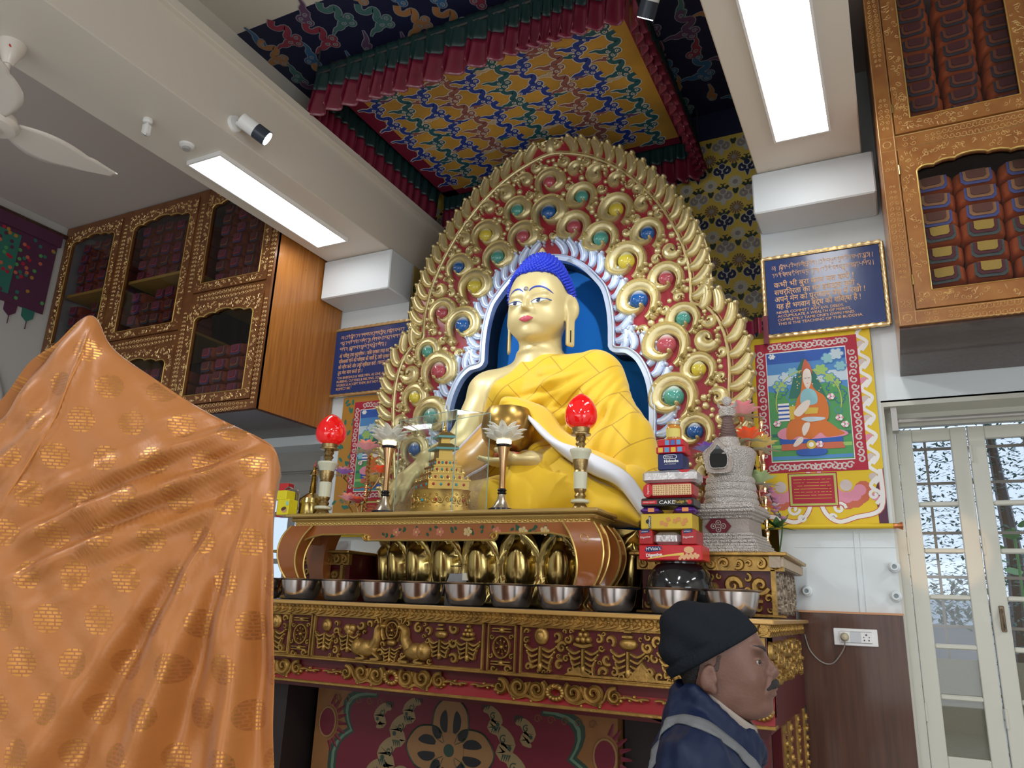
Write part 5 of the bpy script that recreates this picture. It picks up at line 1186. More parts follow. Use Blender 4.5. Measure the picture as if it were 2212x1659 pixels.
for m, nm, k0 in ((mat('turquoise_stone', (.03, .3, .36), .2), 'turquoise_stones', 0), (mat('coral_stone', (.35, .02, .02), .2), 'coral_stones', 1)):
    q = MB()
    for w, py in ((50, 1048), (40, 1033), (33, 1018), (25, 1004)):
        for i in range(4):
            for j in range(5):
                if (i+j) % 2 != k0: continue
                a = rot+PI/2*i; u = (j-2)/2*w*.75/kk; x = w/kk; q.ball((mx+x*math.cos(a)-u*math.sin(a), my+x*math.sin(a)+u*math.cos(a), Zp(py)), .0085, 8)
    for i in range(12):
        if i % 2 == k0: a = 2*PI*i/12+.2; q.ball((mx+67.5/kk*math.cos(a), my+67.5/kk*math.sin(a), Zp(1078)), .009, 8)
    wb(q, nm, m, pm)
pm.scale = (1, .6, 1)
# small brass stupa, wire ornament, yellow boxes at the drape edge
bp = at(660, 1112, y=3.62); t = empty('brass_stupa', (bp.x, 3.66, TBZ+.001)); tag(t, 'small brass stupa with ringed spire, standing left of the left red lamp', 'stupa'); k = pxm((bp.x, 3.66, 2.3)); Zs = lambda py: TBZ+.001+(1112-py)/k
q = MB(); q.lathe((bp.x, 3.66, 0), [(.001, Zs(1112)), (34/k, Zs(1112)), (34/k, Zs(1107)), (26/k, Zs(1104)), (25/k, Zs(1086)), (27/k, Zs(1082)), (25/k, Zs(1072)), (17/k, Zs(1066)), (12/k, Zs(1062)), (.001, Zs(1062))], 36); wb(q, 'dome', BRASS, t)
q = MB(); pr = [(11/k, Zs(1062))]
for i in range(11): r = lerp(8, 5, i/10)/k; z = lerp(1060, 1024, i/10); pr += [(r*1.15, Zs(z)), (r*.85, Zs(z-1.8))]
q.lathe((bp.x, 3.66, 0), pr+[(10/k, Zs(1021)), (8/k, Zs(1014)), (3/k, Zs(1008)), (6/k, Zs(1004)), (.001, Zs(1002))], 20); wb(q, 'spire', BRASS, t)
q = MB(); q.ball((bp.x, 3.66, Zs(999)), 3.4/k, 10); q.ball((bp.x, 3.66, Zs(993)), 2/k, 8); wb(q, 'jewel', mat('coral_bead', (.5, .1, .08), .2), t)
op = at(630, 1085, y=3.6); q = MB(); TO = onY(3.58)
for rr in (.078, .062): q.relief([(op.x+rr*(math.cos(a))*(1-.1*math.cos(5*a)), op.z+.0+rr*math.sin(a)*1.1*(1-.1*math.cos(5*a))) for a in [2*PI*i/40 for i in range(41)]], .005, .006, TO, prof=4)
for i in range(8): a = 2*PI*i/8; curl(q, TO, op.x+.035*math.cos(a), op.z+.035*math.sin(a), .018, a, 1, .25, 1.1, .006)
q.prism([(op.x+.074*math.cos(2*PI*i/20), op.z+.08*math.sin(2*PI*i/20)) for i in range(20)], TO, -.01, 0); q.box((op.x-.03, 3.575, TBZ+.001), (op.x+.03, 3.6, op.z-.06))
o = q.build('silver_plaque', mat('tarnished_silver', (.3, .27, .25), .3, .9)); tag(o, 'lobed tarnished silver filigree plaque standing before the small brass stupa', 'plaque')
YB = mat('yellow_card', (.78, .66, .02), .4)
for (x0, x1, y0, y1, nm, lb) in ((596, 625, 1078, 1112, 'yellow_box', 'yellow box printed with brown nuts, lowest at the drape edge'), (596, 620, 1056, 1080, 'yellow_box', 'plain yellow box on top of the printed yellow box')):
    a, b = at(x0, y1, y=3.5), at(x1, y0, y=3.5); z0 = TBZ+.001 if y1 > 1100 else at(x1, 1080, y=3.5).z+.002; z1 = b.z if y1 > 1100 else z0+.058
    t = empty(nm, ((a.x+b.x)/2, 3.53, z0)); tag(t, lb, 'box', 'yellow boxes at the drape edge'); q = MB(); q.bbox((a.x, 3.5, z0), (b.x, 3.58, z1 if y1 > 1100 else z1), .003); wb(q, 'carton', YB, t)
    if y1 > 1100:
        q = MB(); Tn = onY(3.4995); disc(q, b.x-.03, z0+.03, .02, .0005, Tn, 0, 14, .016); disc(q, b.x-.035, z0+.038, .02, .0007, Tn, 1, 14, .011, .3); disc(q, b.x-.012, z0+.07, .011, .0007, Tn, 2, 10, .014); wb(q, 'nut_print', [mat('print_tan', (.6, .3, .15), .5), mat('print_brown', (.1, .04, .03), .5), mat('print_mint', (.3, .6, .5), .5)], t, 0)
q = MB(); a, b = at(596, 1056, y=3.56), at(617, 1042, y=3.56); q.bbox((a.x, 3.585, TBZ+.001), (b.x, 3.64, b.z), .003); o = q.build('red_box', mat('red_card', (.55, .03, .03), .4)); tag(o, 'red box behind the two yellow boxes at the drape edge', 'box')
# ================================================================== tower of packets on the black pot
STY = 3.50
def F(px, py, y=STY): p = at(px, py, y=y); return p.x, p.z
def printmat(name, c, rough=.35): return mat(name, c, rough, coat=.15)
CR, CRD, NAVY, BLKC, YEC, SILP, WHC = printmat('red_carton', (.55, .012, .02)), printmat('dark_red_carton', (.4, .015, .02)), printmat('navy_carton', (.012, .02, .11)), printmat('black_carton', (.012, .01, .01)), printmat('golden_carton', (.62, .42, .03)), mat('silver_film', (.62, .6, .6), .22, .6, bump=.6, bscale=25), printmat('white_print', (.85, .83, .8))
def packet(name, px0, px1, zlo, zhi, depth, m, label, cat, yo=0, b=.004, rz=0):
    x0 = F(px0, 1100)[0]*1.0; x1 = F(px1, 1100)[0]; x0 = at(px0, (PYOF(zlo)), y=STY+yo).x; x1 = at(px1, PYOF(zlo), y=STY+yo).x
    t = empty(name, ((x0+x1)/2, STY+yo+depth/2, zlo)); tag(t, label, cat, 'food packets stacked on the black pot'); q = MB(); q.bbox((x0, STY+yo, zlo), (x1, STY+yo+depth, zhi), b); wb(q, 'carton' if cat == 'box' else 'wrapper', m, t)
    return t, x0, x1, onY(STY+yo-.0005)
def PYOF(z):
    lo, hi = 800., 1300.
    for _ in range(30):
        m_ = (lo+hi)/2
        if at(1440, m_, y=STY).z > z: lo = m_
        else: hi = m_
    return lo
zz = [AT+.241]
def lev(py0, py1): return at(1440, py0, y=STY).z, at(1440, py1, y=STY).z
DZ = AT+.241-at(1440, 1212, y=STY).z
L_ = lambda py: at(1440, py, y=STY).z+DZ
t, x0, x1, T = packet('biscuit_box', 1380, 1517, L_(1212), L_(1179), .16, CR, 'long red biscuit box with white lettering, lowest in the packet tower on the pot', 'box')
w = x1-x0; h = L_(1179)-L_(1212); zc = L_(1212)
q = MB(); q.prism([(x0+w*.1, zc+h*.62), (x0+w*.13, zc+h*.9), (x0+w*.34, zc+h*.93), (x0+w*.38, zc+h*.8), (x0+w*.34, zc+h*.6), (x0+w*.14, zc+h*.52)], T, 0, .0008); wb(q, 'brand_patch', NAVY, t, 0)
text("M'Vitie's", h*.3, lambda u, v, e: T(x0+w*.12+u, zc+h*.62+v, .001+e), WHC, 'lettering', t, rot=.06, ext=.0002); text('Digestive', h*.3, lambda u, v, e: T(x0+w*.12+u, zc+h*.2+v, .001+e), WHC, 'lettering', t, rot=.08, ext=.0002, bold=.0006)
q = MB(); flat(q, crom([(x0+w*.15, zc+h*.08), (x0+w*.45, zc+h*.3), (x0+w*.72, zc+h*.42)], 6), [.002+.004*i/12 for i in range(13)], .001, T, 0); wb(q, 'wheat_band', mat('wheat_print', (.75, .5, .1), .4), t, 0)
q = MB(); disc(q, x0+w*.8, zc+h*.68, h*.34, .0012, T, 0, 18, h*.22); 
for i in range(14): disc(q, x0+w*(.66+.3*((i*37) % 14)/14), zc+h*(.12+.3*((i*17) % 14)/14), h*.11, .0011, T, 0, 8)
wb(q, 'biscuit_picture', mat('biscuit_print', (.72, .4, .2), .5), t, 0)
for i, (a, b, nm) in enumerate(((1380, 1409, 'left'), (1472, 1504, 'right'))):
    t, x0, x1, T = packet('biscuit_pack', a, b, L_(1178), L_(1146), .15, CRD, ['small red end of a biscuit pack, at the left on the long red box', 'small red end of a biscuit pack, at the right on the long red box'][i], 'packet', .002)
    text('Digestive', .013, lambda u, v, e: T(x0+.008+u, L_(1178)+.028+v, .001+e), WHC, 'lettering', t, rot=.08, ext=.0002); q = MB(); q.prism([(x0+.01, L_(1178)+.05), (x0+.052, L_(1178)+.056), (x0+.05, L_(1178)+.072), (x0+.012, L_(1178)+.068)], T, 0, .0006); wb(q, 'brand_patch', NAVY, t, 0)
    text("M'Vitie's", .009, lambda u, v, e: T(x0+.014+u, L_(1178)+.055+v, .001+e), WHC, 'lettering', t, rot=.08, ext=.0002)
t, x0, x1, T = packet('biscuit_roll', 1411, 1470, L_(1178), L_(1150), .12, SILP, 'silvery film-wrapped biscuit roll lying between the two small red pack ends', 'packet', .02, .015)
t, x0, x1, T = packet('snack_box', 1384, 1495, L_(1145), L_(1111), .14, YEC, 'golden box with square crackers pictured, under the purple packs', 'box')
h = L_(1111)-L_(1145); w = x1-x0; q = MB(); q.prism([(x0+w*.16, L_(1145)+h*.05), (x0+w*.21, L_(1145)+h*.05), (x0+w*.21, L_(1145)+h*.85), (x0+w*.16, L_(1145)+h*.85)], T, 0, .0006); disc(q, x0+w*.15, L_(1145)+h*.5, h*.15, .0009, T, 0, 12); wb(q, 'black_strip', BLKC, t, 0)
text('SAPPHIRE', h*.17, lambda u, v, e: T(x0+w*.2+u, L_(1145)+h*.1+v, .001+e), WHC, 'lettering', t, rot=PI/2, ext=.0002)
q = MB()
for i, (a, b, r_r) in enumerate(((.42, .4, .2), (.5, .3, -.3), (.55, .62, .4), (.68, .5, -.2), (.75, .62, .1), (.84, .36, .5), (.88, .55, .3))): q.prism([(x0+w*a+h*.15*math.cos(r_r+PI/2*k+PI/4)*1.2, L_(1145)+h*b+h*.15*math.sin(r_r+PI/2*k+PI/4)*1.2) for k in range(4)], T, 0, .0006+.0003*i)
wb(q, 'cracker_picture', mat('cracker_print', (.6, .25, .08), .5), t, 0)
PURPP = mat('purple_foil', (.11, .03, .25), .25, .3, bump=.5, bscale=30)
for i, (a, b) in enumerate(((1382, 1422), (1455, 1500))):
    t, x0, x1, T = packet('wafer_pack', a, b, L_(1110), L_(1096), .11, PURPP, ['purple wafer pack at the left, under the black cake box', 'purple wafer pack at the right, under the black cake box'][i], 'packet', .0, .012)
    q = MB(); q.prism([(x0+.04, L_(1110)+.006), (x0+.07, L_(1110)+.006), (x0+.07, L_(1096)-.006), (x0+.04, L_(1096)-.006)], T, 0, .001); wb(q, 'orange_print', mat('orange_print', (.7, .25, .08), .4), t, 0)
t, x0, x1, T = packet('cake_box', 1385, 1498, L_(1095), L_(1077), .15, BLKC, 'flat black cake box with white and yellow lettering, midway up the tower', 'box')
h = L_(1077)-L_(1095); w = x1-x0; text('CAKE', h*.62, lambda u, v, e: T(x0+w*.35+u, L_(1095)+h*.25+v, .001+e), WHC, 'lettering', t, ext=.0002, sx=1.25); text('Fudge it', h*.5, lambda u, v, e: T(x0+w*.65+u, L_(1095)+h*.3+v, .001+e), YEC, 'script_lettering', t, rot=.08, ext=.0002)
q = MB(); q.prism([(x0+w*.02, L_(1095)+h*.25), (x0+w*.32, L_(1095)+h*.3), (x0+w*.3, L_(1095)+h*.5), (x0+w*.32, L_(1095)+h*.72), (x0+w*.02, L_(1095)+h*.68)], T, 0, .0006); disc(q, x0+w*.93, L_(1095)+h*.45, h*.28, .0008, T, 0, 14); wb(q, 'red_ribbon_print', CR, t, 0); text('INTENSELY DELIGHT', h*.16, lambda u, v, e: T(x0+w*.04+u, L_(1095)+h*.45+v, .001+e), WHC, 'lettering', t, ext=.0002)
t, x0, x1, T = packet('cracker_packet', 1389, 1497, L_(1076), L_(1044), .13, CRD, 'red packet with three square crackers pictured, above the black cake box', 'packet', 0, .012)
h = L_(1044)-L_(1076); w = x1-x0; z0 = L_(1076)
for k in range(3):
    q = MB(); a = x0+w*(.2+.26*k); q.prism([(a, z0+h*.14), (a+w*.25, z0+h*.14), (a+w*.25, z0+h*.86), (a, z0+h*.86)], T, 0, .0006, 0)
    for i in range(5):
        for j in range(5): disc(q, a+w*(.03+.047*i+.008*((i*j) % 2)), z0+h*(.2+.14*j), .0038, .0011, T, 1, 6)
    wb(q, 'cracker_picture', [mat('pale_cracker', (.75, .55, .3), .5), mat('cracker_spot', (.45, .2, .07), .5)], t, 0)
q = MB(); disc(q, x0+w*.1, z0+h*.5, w*.1, .0008, T, 0, 20, h*.46); wb(q, 'red_disc', CR, t, 0); text('Digestive', h*.17, lambda u, v, e: T(x0+w*.12+u, z0+h*.22+v, .0014+e), WHC, 'lettering', t, rot=PI/2, ext=.0002)
t, x0, x1, T = packet('foil_packet', 1387, 1505, L_(1043), L_(1017), .14, SILP, 'crumpled silver foil packet with red print, above the cracker packet', 'packet', 0, .012)
h = L_(1017)-L_(1043); w = x1-x0; z0 = L_(1043); q = MB(); q.prism([(x0+w*.66, z0+h*.98), (x0+w*.9, z0+h*.98), (x0+w*.84, z0+h*.78), (x0+w*.74, z0+h*.75)], T, 0, .0012); wb(q, 'red_print', CR, t, 0)
for k in range(5): text('Ingredients: wheat flour'[:20-k*2], h*.1, lambda u, v, e, k=k: T(x0+w*.62+u, z0+h*(.6-.12*k)+v, .0014+e), printmat('grey_print', (.25, .23, .22)), 'small_print', t, ext=.0001)
t, x0, x1, T = packet('oat_biscuit_box', 1421, 1475, L_(1016), L_(981), .13, NAVY, 'navy blue biscuit box with white lettering, upper part of the tower', 'box', .01)
h = L_(981)-L_(1016); z0 = L_(1016); w = x1-x0; q = MB(); P = [(x0+w*.5+w*.26*math.copysign(abs(math.cos(a))**.6, math.cos(a)), z0+h*.8+h*.12*math.copysign(abs(math.sin(a))**.6, math.sin(a))) for a in [2*PI*k/24 for k in range(25)]]; q.relief(P, .0015, .0008, T, prof=3); wb(q, 'oval_print', WHC, t)
text("M'Vitie's", h*.15, lambda u, v, e: T(x0+w*.29+u, z0+h*.75+v, .001+e), WHC, 'lettering', t, ext=.0002); text('Hobnobs', h*.24, lambda u, v, e: T(x0+w*.26+u, z0+h*.46+v, .001+e), WHC, 'lettering', t, ext=.0002, bold=.0008); text('OATY CRUNCHY', h*.09, lambda u, v, e: T(x0+w*.28+u, z0+h*.32+v, .001+e), WHC, 'lettering', t, ext=.0002)
for i, (a, b, c, d) in enumerate(((1417, 1480, 980, 965), (1420, 1476, 964, 949))):
    t, x0, x1, T = packet('sweet_box', a, b, L_(c), L_(d), .11, CR, ['red sweet box printed yellow and blue, resting on the navy box', 'red sweet box with blue print, topmost box under the honey jar'][i], 'box', .01+.006*i)
    h = L_(d)-L_(c); w = x1-x0; z0 = L_(c); q = MB()
    for k, mi in ((0, 0), (1, 1), (2, 0), (3, 1)) if i == 0 else ((1, 1), (2, 2), (3, 1)): q.prism([(x0+w*(.08+.22*k), z0+h*.15), (x0+w*(.24+.22*k), z0+h*.15), (x0+w*(.24+.22*k), z0+h*.85), (x0+w*(.08+.22*k), z0+h*.85)], T, 0, .0007, mi)
    wb(q, 'colour_print', [mat('print_yellow', (.7, .45, .05), .4), mat('print_sky', (.12, .3, .55), .4), mat('print_blue', (.06, .14, .45), .4)], t, 0)
jx = F(1449, 940)[0]; jz = L_(949)+.001; t = empty('honey_jar', (jx, STY+.06, jz)); tag(t, 'small glass honey jar with yellow label on top of the packet tower', 'jar')
q = MB(); q.lathe((jx, STY+.06, jz), [(.001, 0), (.033, 0), (.036, .006), (.036, .06), (.03, .07), (.027, .076), (.001, .076)], 24); wb(q, 'jar_body', mat('honey', (.6, .24, .03), .06, coat=1, sss=.1), t)
q = MB(); q.lathe((jx, STY+.06, jz), [(.03, .076), (.031, .078), (.031, .09), (.001, .092)], 24); wb(q, 'lid', mat('lid_cream', (.6, .52, .4), .3, .4), t)
q = MB(); q.grid(lambda u, v: (jx+.0368*math.cos(PI+.4+u*2.3), STY+.06+.0368*math.sin(PI+.4+u*2.3), jz+.012+.042*v), 14, 2); wb(q, 'label', mat('label_yellow', (.7, .6, .15), .4), t)
# ================================================================== silver-cord stupa
SX, SY = at(1590, 1190, y=3.98).x-.01, 3.96; k = pxm((SX, SY, 2.3)); SZ = TZ+.001; Zt = lambda py: SZ+(1190-py)/k*1.03
st2 = empty('silver_stupa', (SX, SY, SZ)); tag(st2, 'silver-white corded stupa with a dark niche, on the right end of the gilded tier', 'stupa')
CORD = mat('silver_cord', (.55, .51, .48), .4, .35); N, L = nodes(CORD); tc = N.new('ShaderNodeTexCoord'); mp = N.new('ShaderNodeMapping'); wv = N.new('ShaderNodeTexVoronoi'); b = N.new('ShaderNodeBump'); mp.inputs['Scale'].default_value = (1, 1, 1); wv.inputs['Scale'].default_value = 170
L.new(tc.outputs['Object'], mp.inputs[0]); L.new(mp.outputs[0], wv.inputs[0]); b.inputs['Strength'].default_value = 1; b.inputs['Distance'].default_value = .006; L.new(wv.outputs['Distance'], b.inputs['Height']); L.new(b.outputs[0], N['Principled BSDF'].inputs['Normal'])
TAUPE = mat('taupe_cord', (.38, .33, .3), .6, bump=.5, bscale=120)
def sqt(q, w, a, b_, w2=None, mi=0, rz=R(-6)):
    w2 = w2 or w; V = []
    for ww, z in ((w/k, Zt(a)), (w2/k, Zt(b_))):
        for sx, sy in ((-1, -1), (1, -1), (1, 1), (-1, 1)): V.append((SX+ww*(sx*math.cos(rz)-sy*math.sin(rz)), SY+ww*(sx*math.sin(rz)+sy*math.cos(rz)), z))
    q.add(V, [(3, 2, 1, 0), (4, 5, 6, 7), (0, 1, 5, 4), (1, 2, 6, 5), (2, 3, 7, 6), (3, 0, 4, 7)], mi)
q = MB()
for w, a, b_ in ((70, 1190, 1184), (66, 1184, 1178), (62, 1178, 1171), (58, 1171, 1165), (54, 1165, 1158), (51, 1158, 1150)): sqt(q, w, a, b_, w-2)

def sqrope(q, w, py, r_=.009, rz=R(-6)):
    for i in range(4):
        P = [(SX+w/k*(sx*math.cos(rz)-sy*math.sin(rz)), SY+w/k*(sx*math.sin(rz)+sy*math.cos(rz)), Zt(py)) for sx, sy in ((-1, -1), (1, -1), (1, 1), (-1, 1))]; q.tube([P[i], P[(i+1) % 4]], r_, 8)
for w, py in ((72, 1187), (69, 1181), (65, 1175), (61, 1168), (57, 1161), (54, 1154)): sqrope(q, w, py)
wb(q, 'stepped_base', CORD, st2, 50)
q = MB(); sqt(q, 49, 1150, 1122, 48); wb(q, 'block', TAUPE, st2, 0)
q = MB(); sqt(q, 48, 1122, 1110, 60); sqt(q, 62, 1110, 1103, 62); sqt(q, 60, 1103, 1094, 54); [sqrope(q, w, py) for w, py in ((50, 1118), (56, 1112), (62, 1107), (61, 1100), (57, 1095))]; wb(q, 'cornice', CORD, st2, 50)
q = MB(); pr = [(.001, Zt(1094)), (57/k, Zt(1094))]
for r0, a, b_ in ((56, 1092, 1080), (54, 1078, 1064), (52, 1062, 1048), (50, 1046, 1034)): pr += [(r0/k, Zt(a)), ((r0+2)/k, Zt((a+b_)/2)), (r0/k, Zt(b_)), ((r0-3)/k, Zt(b_-1))]
pr += [(44/k, Zt(1033)), (47/k, Zt(1020)), (56/k, Zt(990)), (57/k, Zt(980)), (50/k, Zt(972)), (26/k, Zt(966)), (23/k, Zt(960)), (22/k, Zt(948)), (.001, Zt(947))]; q.lathe((SX, SY, 0), pr, 48); wb(q, 'dome', CORD, st2, 40)
q = MB(); pr = [(21/k, Zt(948))]
for i in range(13): r0 = lerp(19, 10, i/12); z = lerp(946, 902, i/12); pr += [(r0/k*1.08, Zt(z)), (r0/k*.88, Zt(z-2.2))]
q.lathe((SX, SY, 0), pr+[(.001, Zt(899))], 24); wb(q, 'ringed_spire', mat('plum_cord', (.25, .17, .16), .6, bump=.6, bscale=150), st2, 30)
q = MB(); q.lathe((SX, SY, 0), [(.001, Zt(900)), (17/k, Zt(900)), (19/k, Zt(886)), (15/k, Zt(882)), (.001, Zt(880))], 28); TT_ = onY(SY); P = [(SX+20/k*math.cos(a), Zt(868)+14/k*math.sin(a)) for a in [PI+.0+PI*i/14 for i in range(15)]]; q.relief(P, [5/k*math.sin(PI*(i+.5)/15)+.002 for i in range(15)], .014, TT_); q.relief([(u, v) for u, v in P], [5/k*math.sin(PI*(i+.5)/15)+.002 for i in range(15)], -.014, TT_); q.ball((SX, SY, Zt(865)), 11/k, 14, sc=(1, .6, 1)); wb(q, 'crown', CORD, st2, 50)
TNi = lambda u, v, h: (SX-.03+u, SY-55/k-.004-h+abs(u)*.25, v)
O_ = crom([(0, Zt(957)), (-.028, Zt(970)), (-.062, Zt(984)), (-.07, Zt(1004)), (-.056, Zt(1026)), (0, Zt(1030)), (.056, Zt(1026)), (.07, Zt(1004)), (.062, Zt(984)), (.028, Zt(970))], 4, True)
q = MB(); q.prism(O_, TNi, -.03, .006); wb(q, 'niche_surround', mat('niche_taupe', (.42, .35, .3), .5, bump=.4, bscale=90), st2, 30)
q = MB(); I_ = [(u*.66, Zt(1000)+(v-Zt(1000))*.68) for u, v in O_]; q.prism(I_, TNi, 0, .008); wb(q, 'niche_glass', BLACK, st2, 0); q = MB(); q.relief(I_+[I_[0]], .003, .003, TNi, h0=.008); q.relief(O_+[O_[0]], .003, .004, TNi, h0=.006); wb(q, 'niche_cord', CORD, st2)
TBk = lambda u, v, h: (SX-.045+u*math.cos(R(-6)), SY-49/k-.002-h+u*math.sin(R(-6)), v)
q = MB(); zc = Zt(1137); q.prism([(-.065, zc), (-.035, zc-.036), (.035, zc-.036), (.065, zc), (.035, zc+.036), (-.035, zc+.036)], TBk, 0, .004); wb(q, 'maroon_patch', MAR, st2, 0)
q = MB(); 
for a, b_ in ((-.025, 0), (.025, 0), (0, -.017), (0, .017)): q.relief([(a+.012*math.cos(t_), zc+b_+.012*math.sin(t_)) for t_ in [2*PI*i/10 for i in range(11)]], .0025, .003, TBk, h0=.004, prof=3); q.dome(a, zc+b_, .005, .004, TBk, h0=.004, n=6, rows=2)
wb(q, 'silver_knot', CORD, st2)
# silk lotuses and orchids round the stupa
t = empty('lotus_candelabrum', (SX+.13, 4.22, TZ)); tag(t, 'brass candelabrum of pink, orange, yellow and green silk lotuses behind the silver stupa', 'candelabrum')
q = MB(); cxn = SX+.13; q.tube([(cxn, 4.22, lerp(TZ, at(1600, 905, y=4.22).z, i/50)) for i in range(51)], [.011+.004*math.sin(i*1.6) for i in range(51)], 8); q.lathe((cxn, 4.22, TZ), [(.001, .001), (.05, .001), (.04, .015), (.012, .03)], 16); wb(q, 'pole', BRS, t)
for px, py, r, m1, m2, y in ((1602, 900, .1, PINK, PINK, 4.2), (1616, 952, .085, ORNG, ORNG, 4.08), (1640, 972, .095, YELF, YELF, 4.16), (1640, 1046, .085, GREENP, GREENP, 4.1), (1640, 1075, .05, DRED, PINK, 4.14), (1522, 1050, .07, DRED, PINK, 4.15)):
    c = at(px, py, y=y); blossom(t, c, r, m1, m2); q = MB(); q.tube(crom([(cxn, 4.22, c.z-.11), ((cxn+c.x)/2, (4.22+y)/2, c.z-.13), (c.x, y, c.z-.06), (c.x, y, c.z-.01)], 6), .005, 6); q.lathe((c.x, c.y, c.z-.035), [(.001, 0), (.008, .002), (.022, .028), (.001, .03)], 12); wb(q, 'arm', BRS, t)
c = at(1530, 982, y=4.1); t = empty('silk_lotus', (c.x, c.y, TZ)); tag(t, 'blue and violet silk lotus on a stem, left of the silver stupa neck', 'flower'); blossom(t, c, .08, BLUEP, PURP); q = MB(); q.tube([(c.x, c.y, TZ), (c.x, c.y, c.z)], .006, 6); q.lathe((c.x, c.y, c.z-.03), [(.001, 0), (.03, .01), (.035, .03), (.001, .031)], 12); wb(q, 'stem', BRS, t)
t = empty('orchid_spray', (at(1670, 1180, y=4.25).x, 4.25, TZ)); tag(t, 'spray of pink orchids with green leaves, right of the silver stupa', 'flowers')
r_ = random.Random(5)
for i in range(11):
    c = at(1655+i*3.2+r_.uniform(-8, 8), 1052+i*7, y=4.22+r_.uniform(-.04, .04)); q = MB()
    for j in range(5): lotus_petal(q, tuple(c), 2*PI*j/5+i, .002, .03, .013, .4, 0, .2, n=4)
    wb(q, 'orchid', col('orchid_pink', (.65, .28, .5)) if i % 3 else col('orchid_white', (.75, .65, .7)), t, 60)
q = MB(); q.tube(crom([tuple(at(1655, 1050, y=4.24)), tuple(at(1672, 1090, y=4.24)), tuple(at(1690, 1130, y=4.24)), (at(1680, 1180, y=4.25).x, 4.25, TZ)], 8), .004, 5); wb(q, 'stem', mat('stem_green', (.05, .12, .03), .5), t)
q = MB(); c = at(1678, 1140, y=4.24)
for j in range(9): lotus_petal(q, (c.x, c.y, c.z), 2*PI*j/9+.3, .0, .1, .02, .3*(j % 3)-.1, 0, .2, n=4)
wb(q, 'leaves', mat('leaf_green', (.03, .12, .03), .4), t, 60)
# clutter seen between bowls and lotus seat
c = at(985, 1240, y=3.62); t = empty('card_holder', (c.x, 3.66, AT+.003)); tag(t, 'small metal card holder with a picture card, behind the fifth and sixth bowls', 'holder'); q = MB(); x0, x1 = at(955, 1240, y=3.62).x, at(1000, 1240, y=3.62).x; q.box((x0, 3.66, AT+.003), (x1, 3.68, at(970, 1238, y=3.62).z)); wb(q, 'box', mat('grey_metal', (.3, .3, .32), .35, .7), t, 0)
q = MB(); q.tube([(x0+.02, 3.66, at(970, 1238, y=3.62).z), (x0+.02, 3.66, at(970, 1222, y=3.62).z), (x1-.03, 3.66, at(970, 1222, y=3.62).z), (x1-.03, 3.66, at(970, 1238, y=3.62).z)], .003, 6); wb(q, 'handle', STEEL, t)
q = MB(); q.box((x1-.02, 3.65, at(990, 1253, y=3.62).z), (x1+.06, 3.655, at(990, 1237, y=3.62).z)); wb(q, 'card', mat('white_card', (.75, .7, .6), .5), t, 0)
c = at(725, 1200, y=3.9); q = MB(); q.box((at(712, 1190, y=3.92).x, 3.92, at(712, 1192, y=3.92).z), (at(750, 1190, y=3.92).x, 3.95, at(712, 1168, y=3.92).z)); q.box((at(722, 1190, y=3.93).x, 3.93, AT), (at(728, 1190, y=3.93).x, 3.94, at(712, 1192, y=3.92).z)); o = q.build('white_note_board', WHITE); tag(o, 'small white board on a peg behind the left table leg', 'board')
# ================================================================== glazed scripture cabinets
ORC = mat('orange_wrap', (.62, .13, .03), .75, bump=.35, bscale=18, vary=.3, vscale=6); CARV = WOODL
FLAPS = dict(blue=[mat('flap_blue', (.1, .12, .34), .7), mat('flap_tan', (.4, .2, .09), .7), mat('flap_brown', (.16, .06, .04), .7)],
             gold=[mat('flap_green', (.09, .12, .11), .6, bump=.5, bscale=150), mat('flap_maroon', (.13, .03, .04), .7), mat('flap_gold', (.5, .33, .06), .5, bump=.4, bscale=120)],
             dark=[mat('flap_slate', (.055, .05, .07), .7), mat('flap_rust', (.25, .08, .04), .7), mat('flap_wine', (.12, .025, .03), .7)],
             rose=[mat('flap_indigo', (.07, .05, .12), .7), mat('flap_rose', (.3, .05, .07), .7), mat('flap_wine2', (.16, .03, .05), .7)])
def book_proto(w, h, kind, depth=.3, wrap=ORC):
    t = empty('scripture_bundle', (0, 0, 0)); q = MB(); n = 14
    def fn(u, v):
        a = 2*PI*u; c, s_ = math.cos(a), math.sin(a); e = .35; x = w/2*math.copysign(abs(c)**e, c); z = h/2+h/2*math.copysign(abs(s_)**e, s_)
        y = [0, .012, .05, depth][min(int(v*3+.5), 3)]; f = [.0, .8, .99, 1][min(int(v*3+.5), 3)]; return (x*f, y+.004*math.sin(a*3), h/2+(z-h/2)*f)
    q.grid(fn, 20, 4, closed_u=True); q.build('cloth_wrap', wrap, t, 60)
    q = MB(); ms = FLAPS[kind]
    def flap(hw, top, bot, y, mi):
        P = [(-hw, top), (-hw, bot+hw*.25), (-hw*.75, bot), (hw*.75, bot), (hw, bot+hw*.25), (hw, top)]
        q.prism(P, lambda u, v, d: (u, -y-d-.035*(top-v), v), 0, .004, mi)
    flap(w*.36, h*.8, h*.02, .0, 0); flap(w*.3, h*.78, h*.16, .006, 1); flap(w*.22, h*.78, h*.3, .012, 2)
    q.build('title_flap', ms, t, 0); index_kids(t); return t
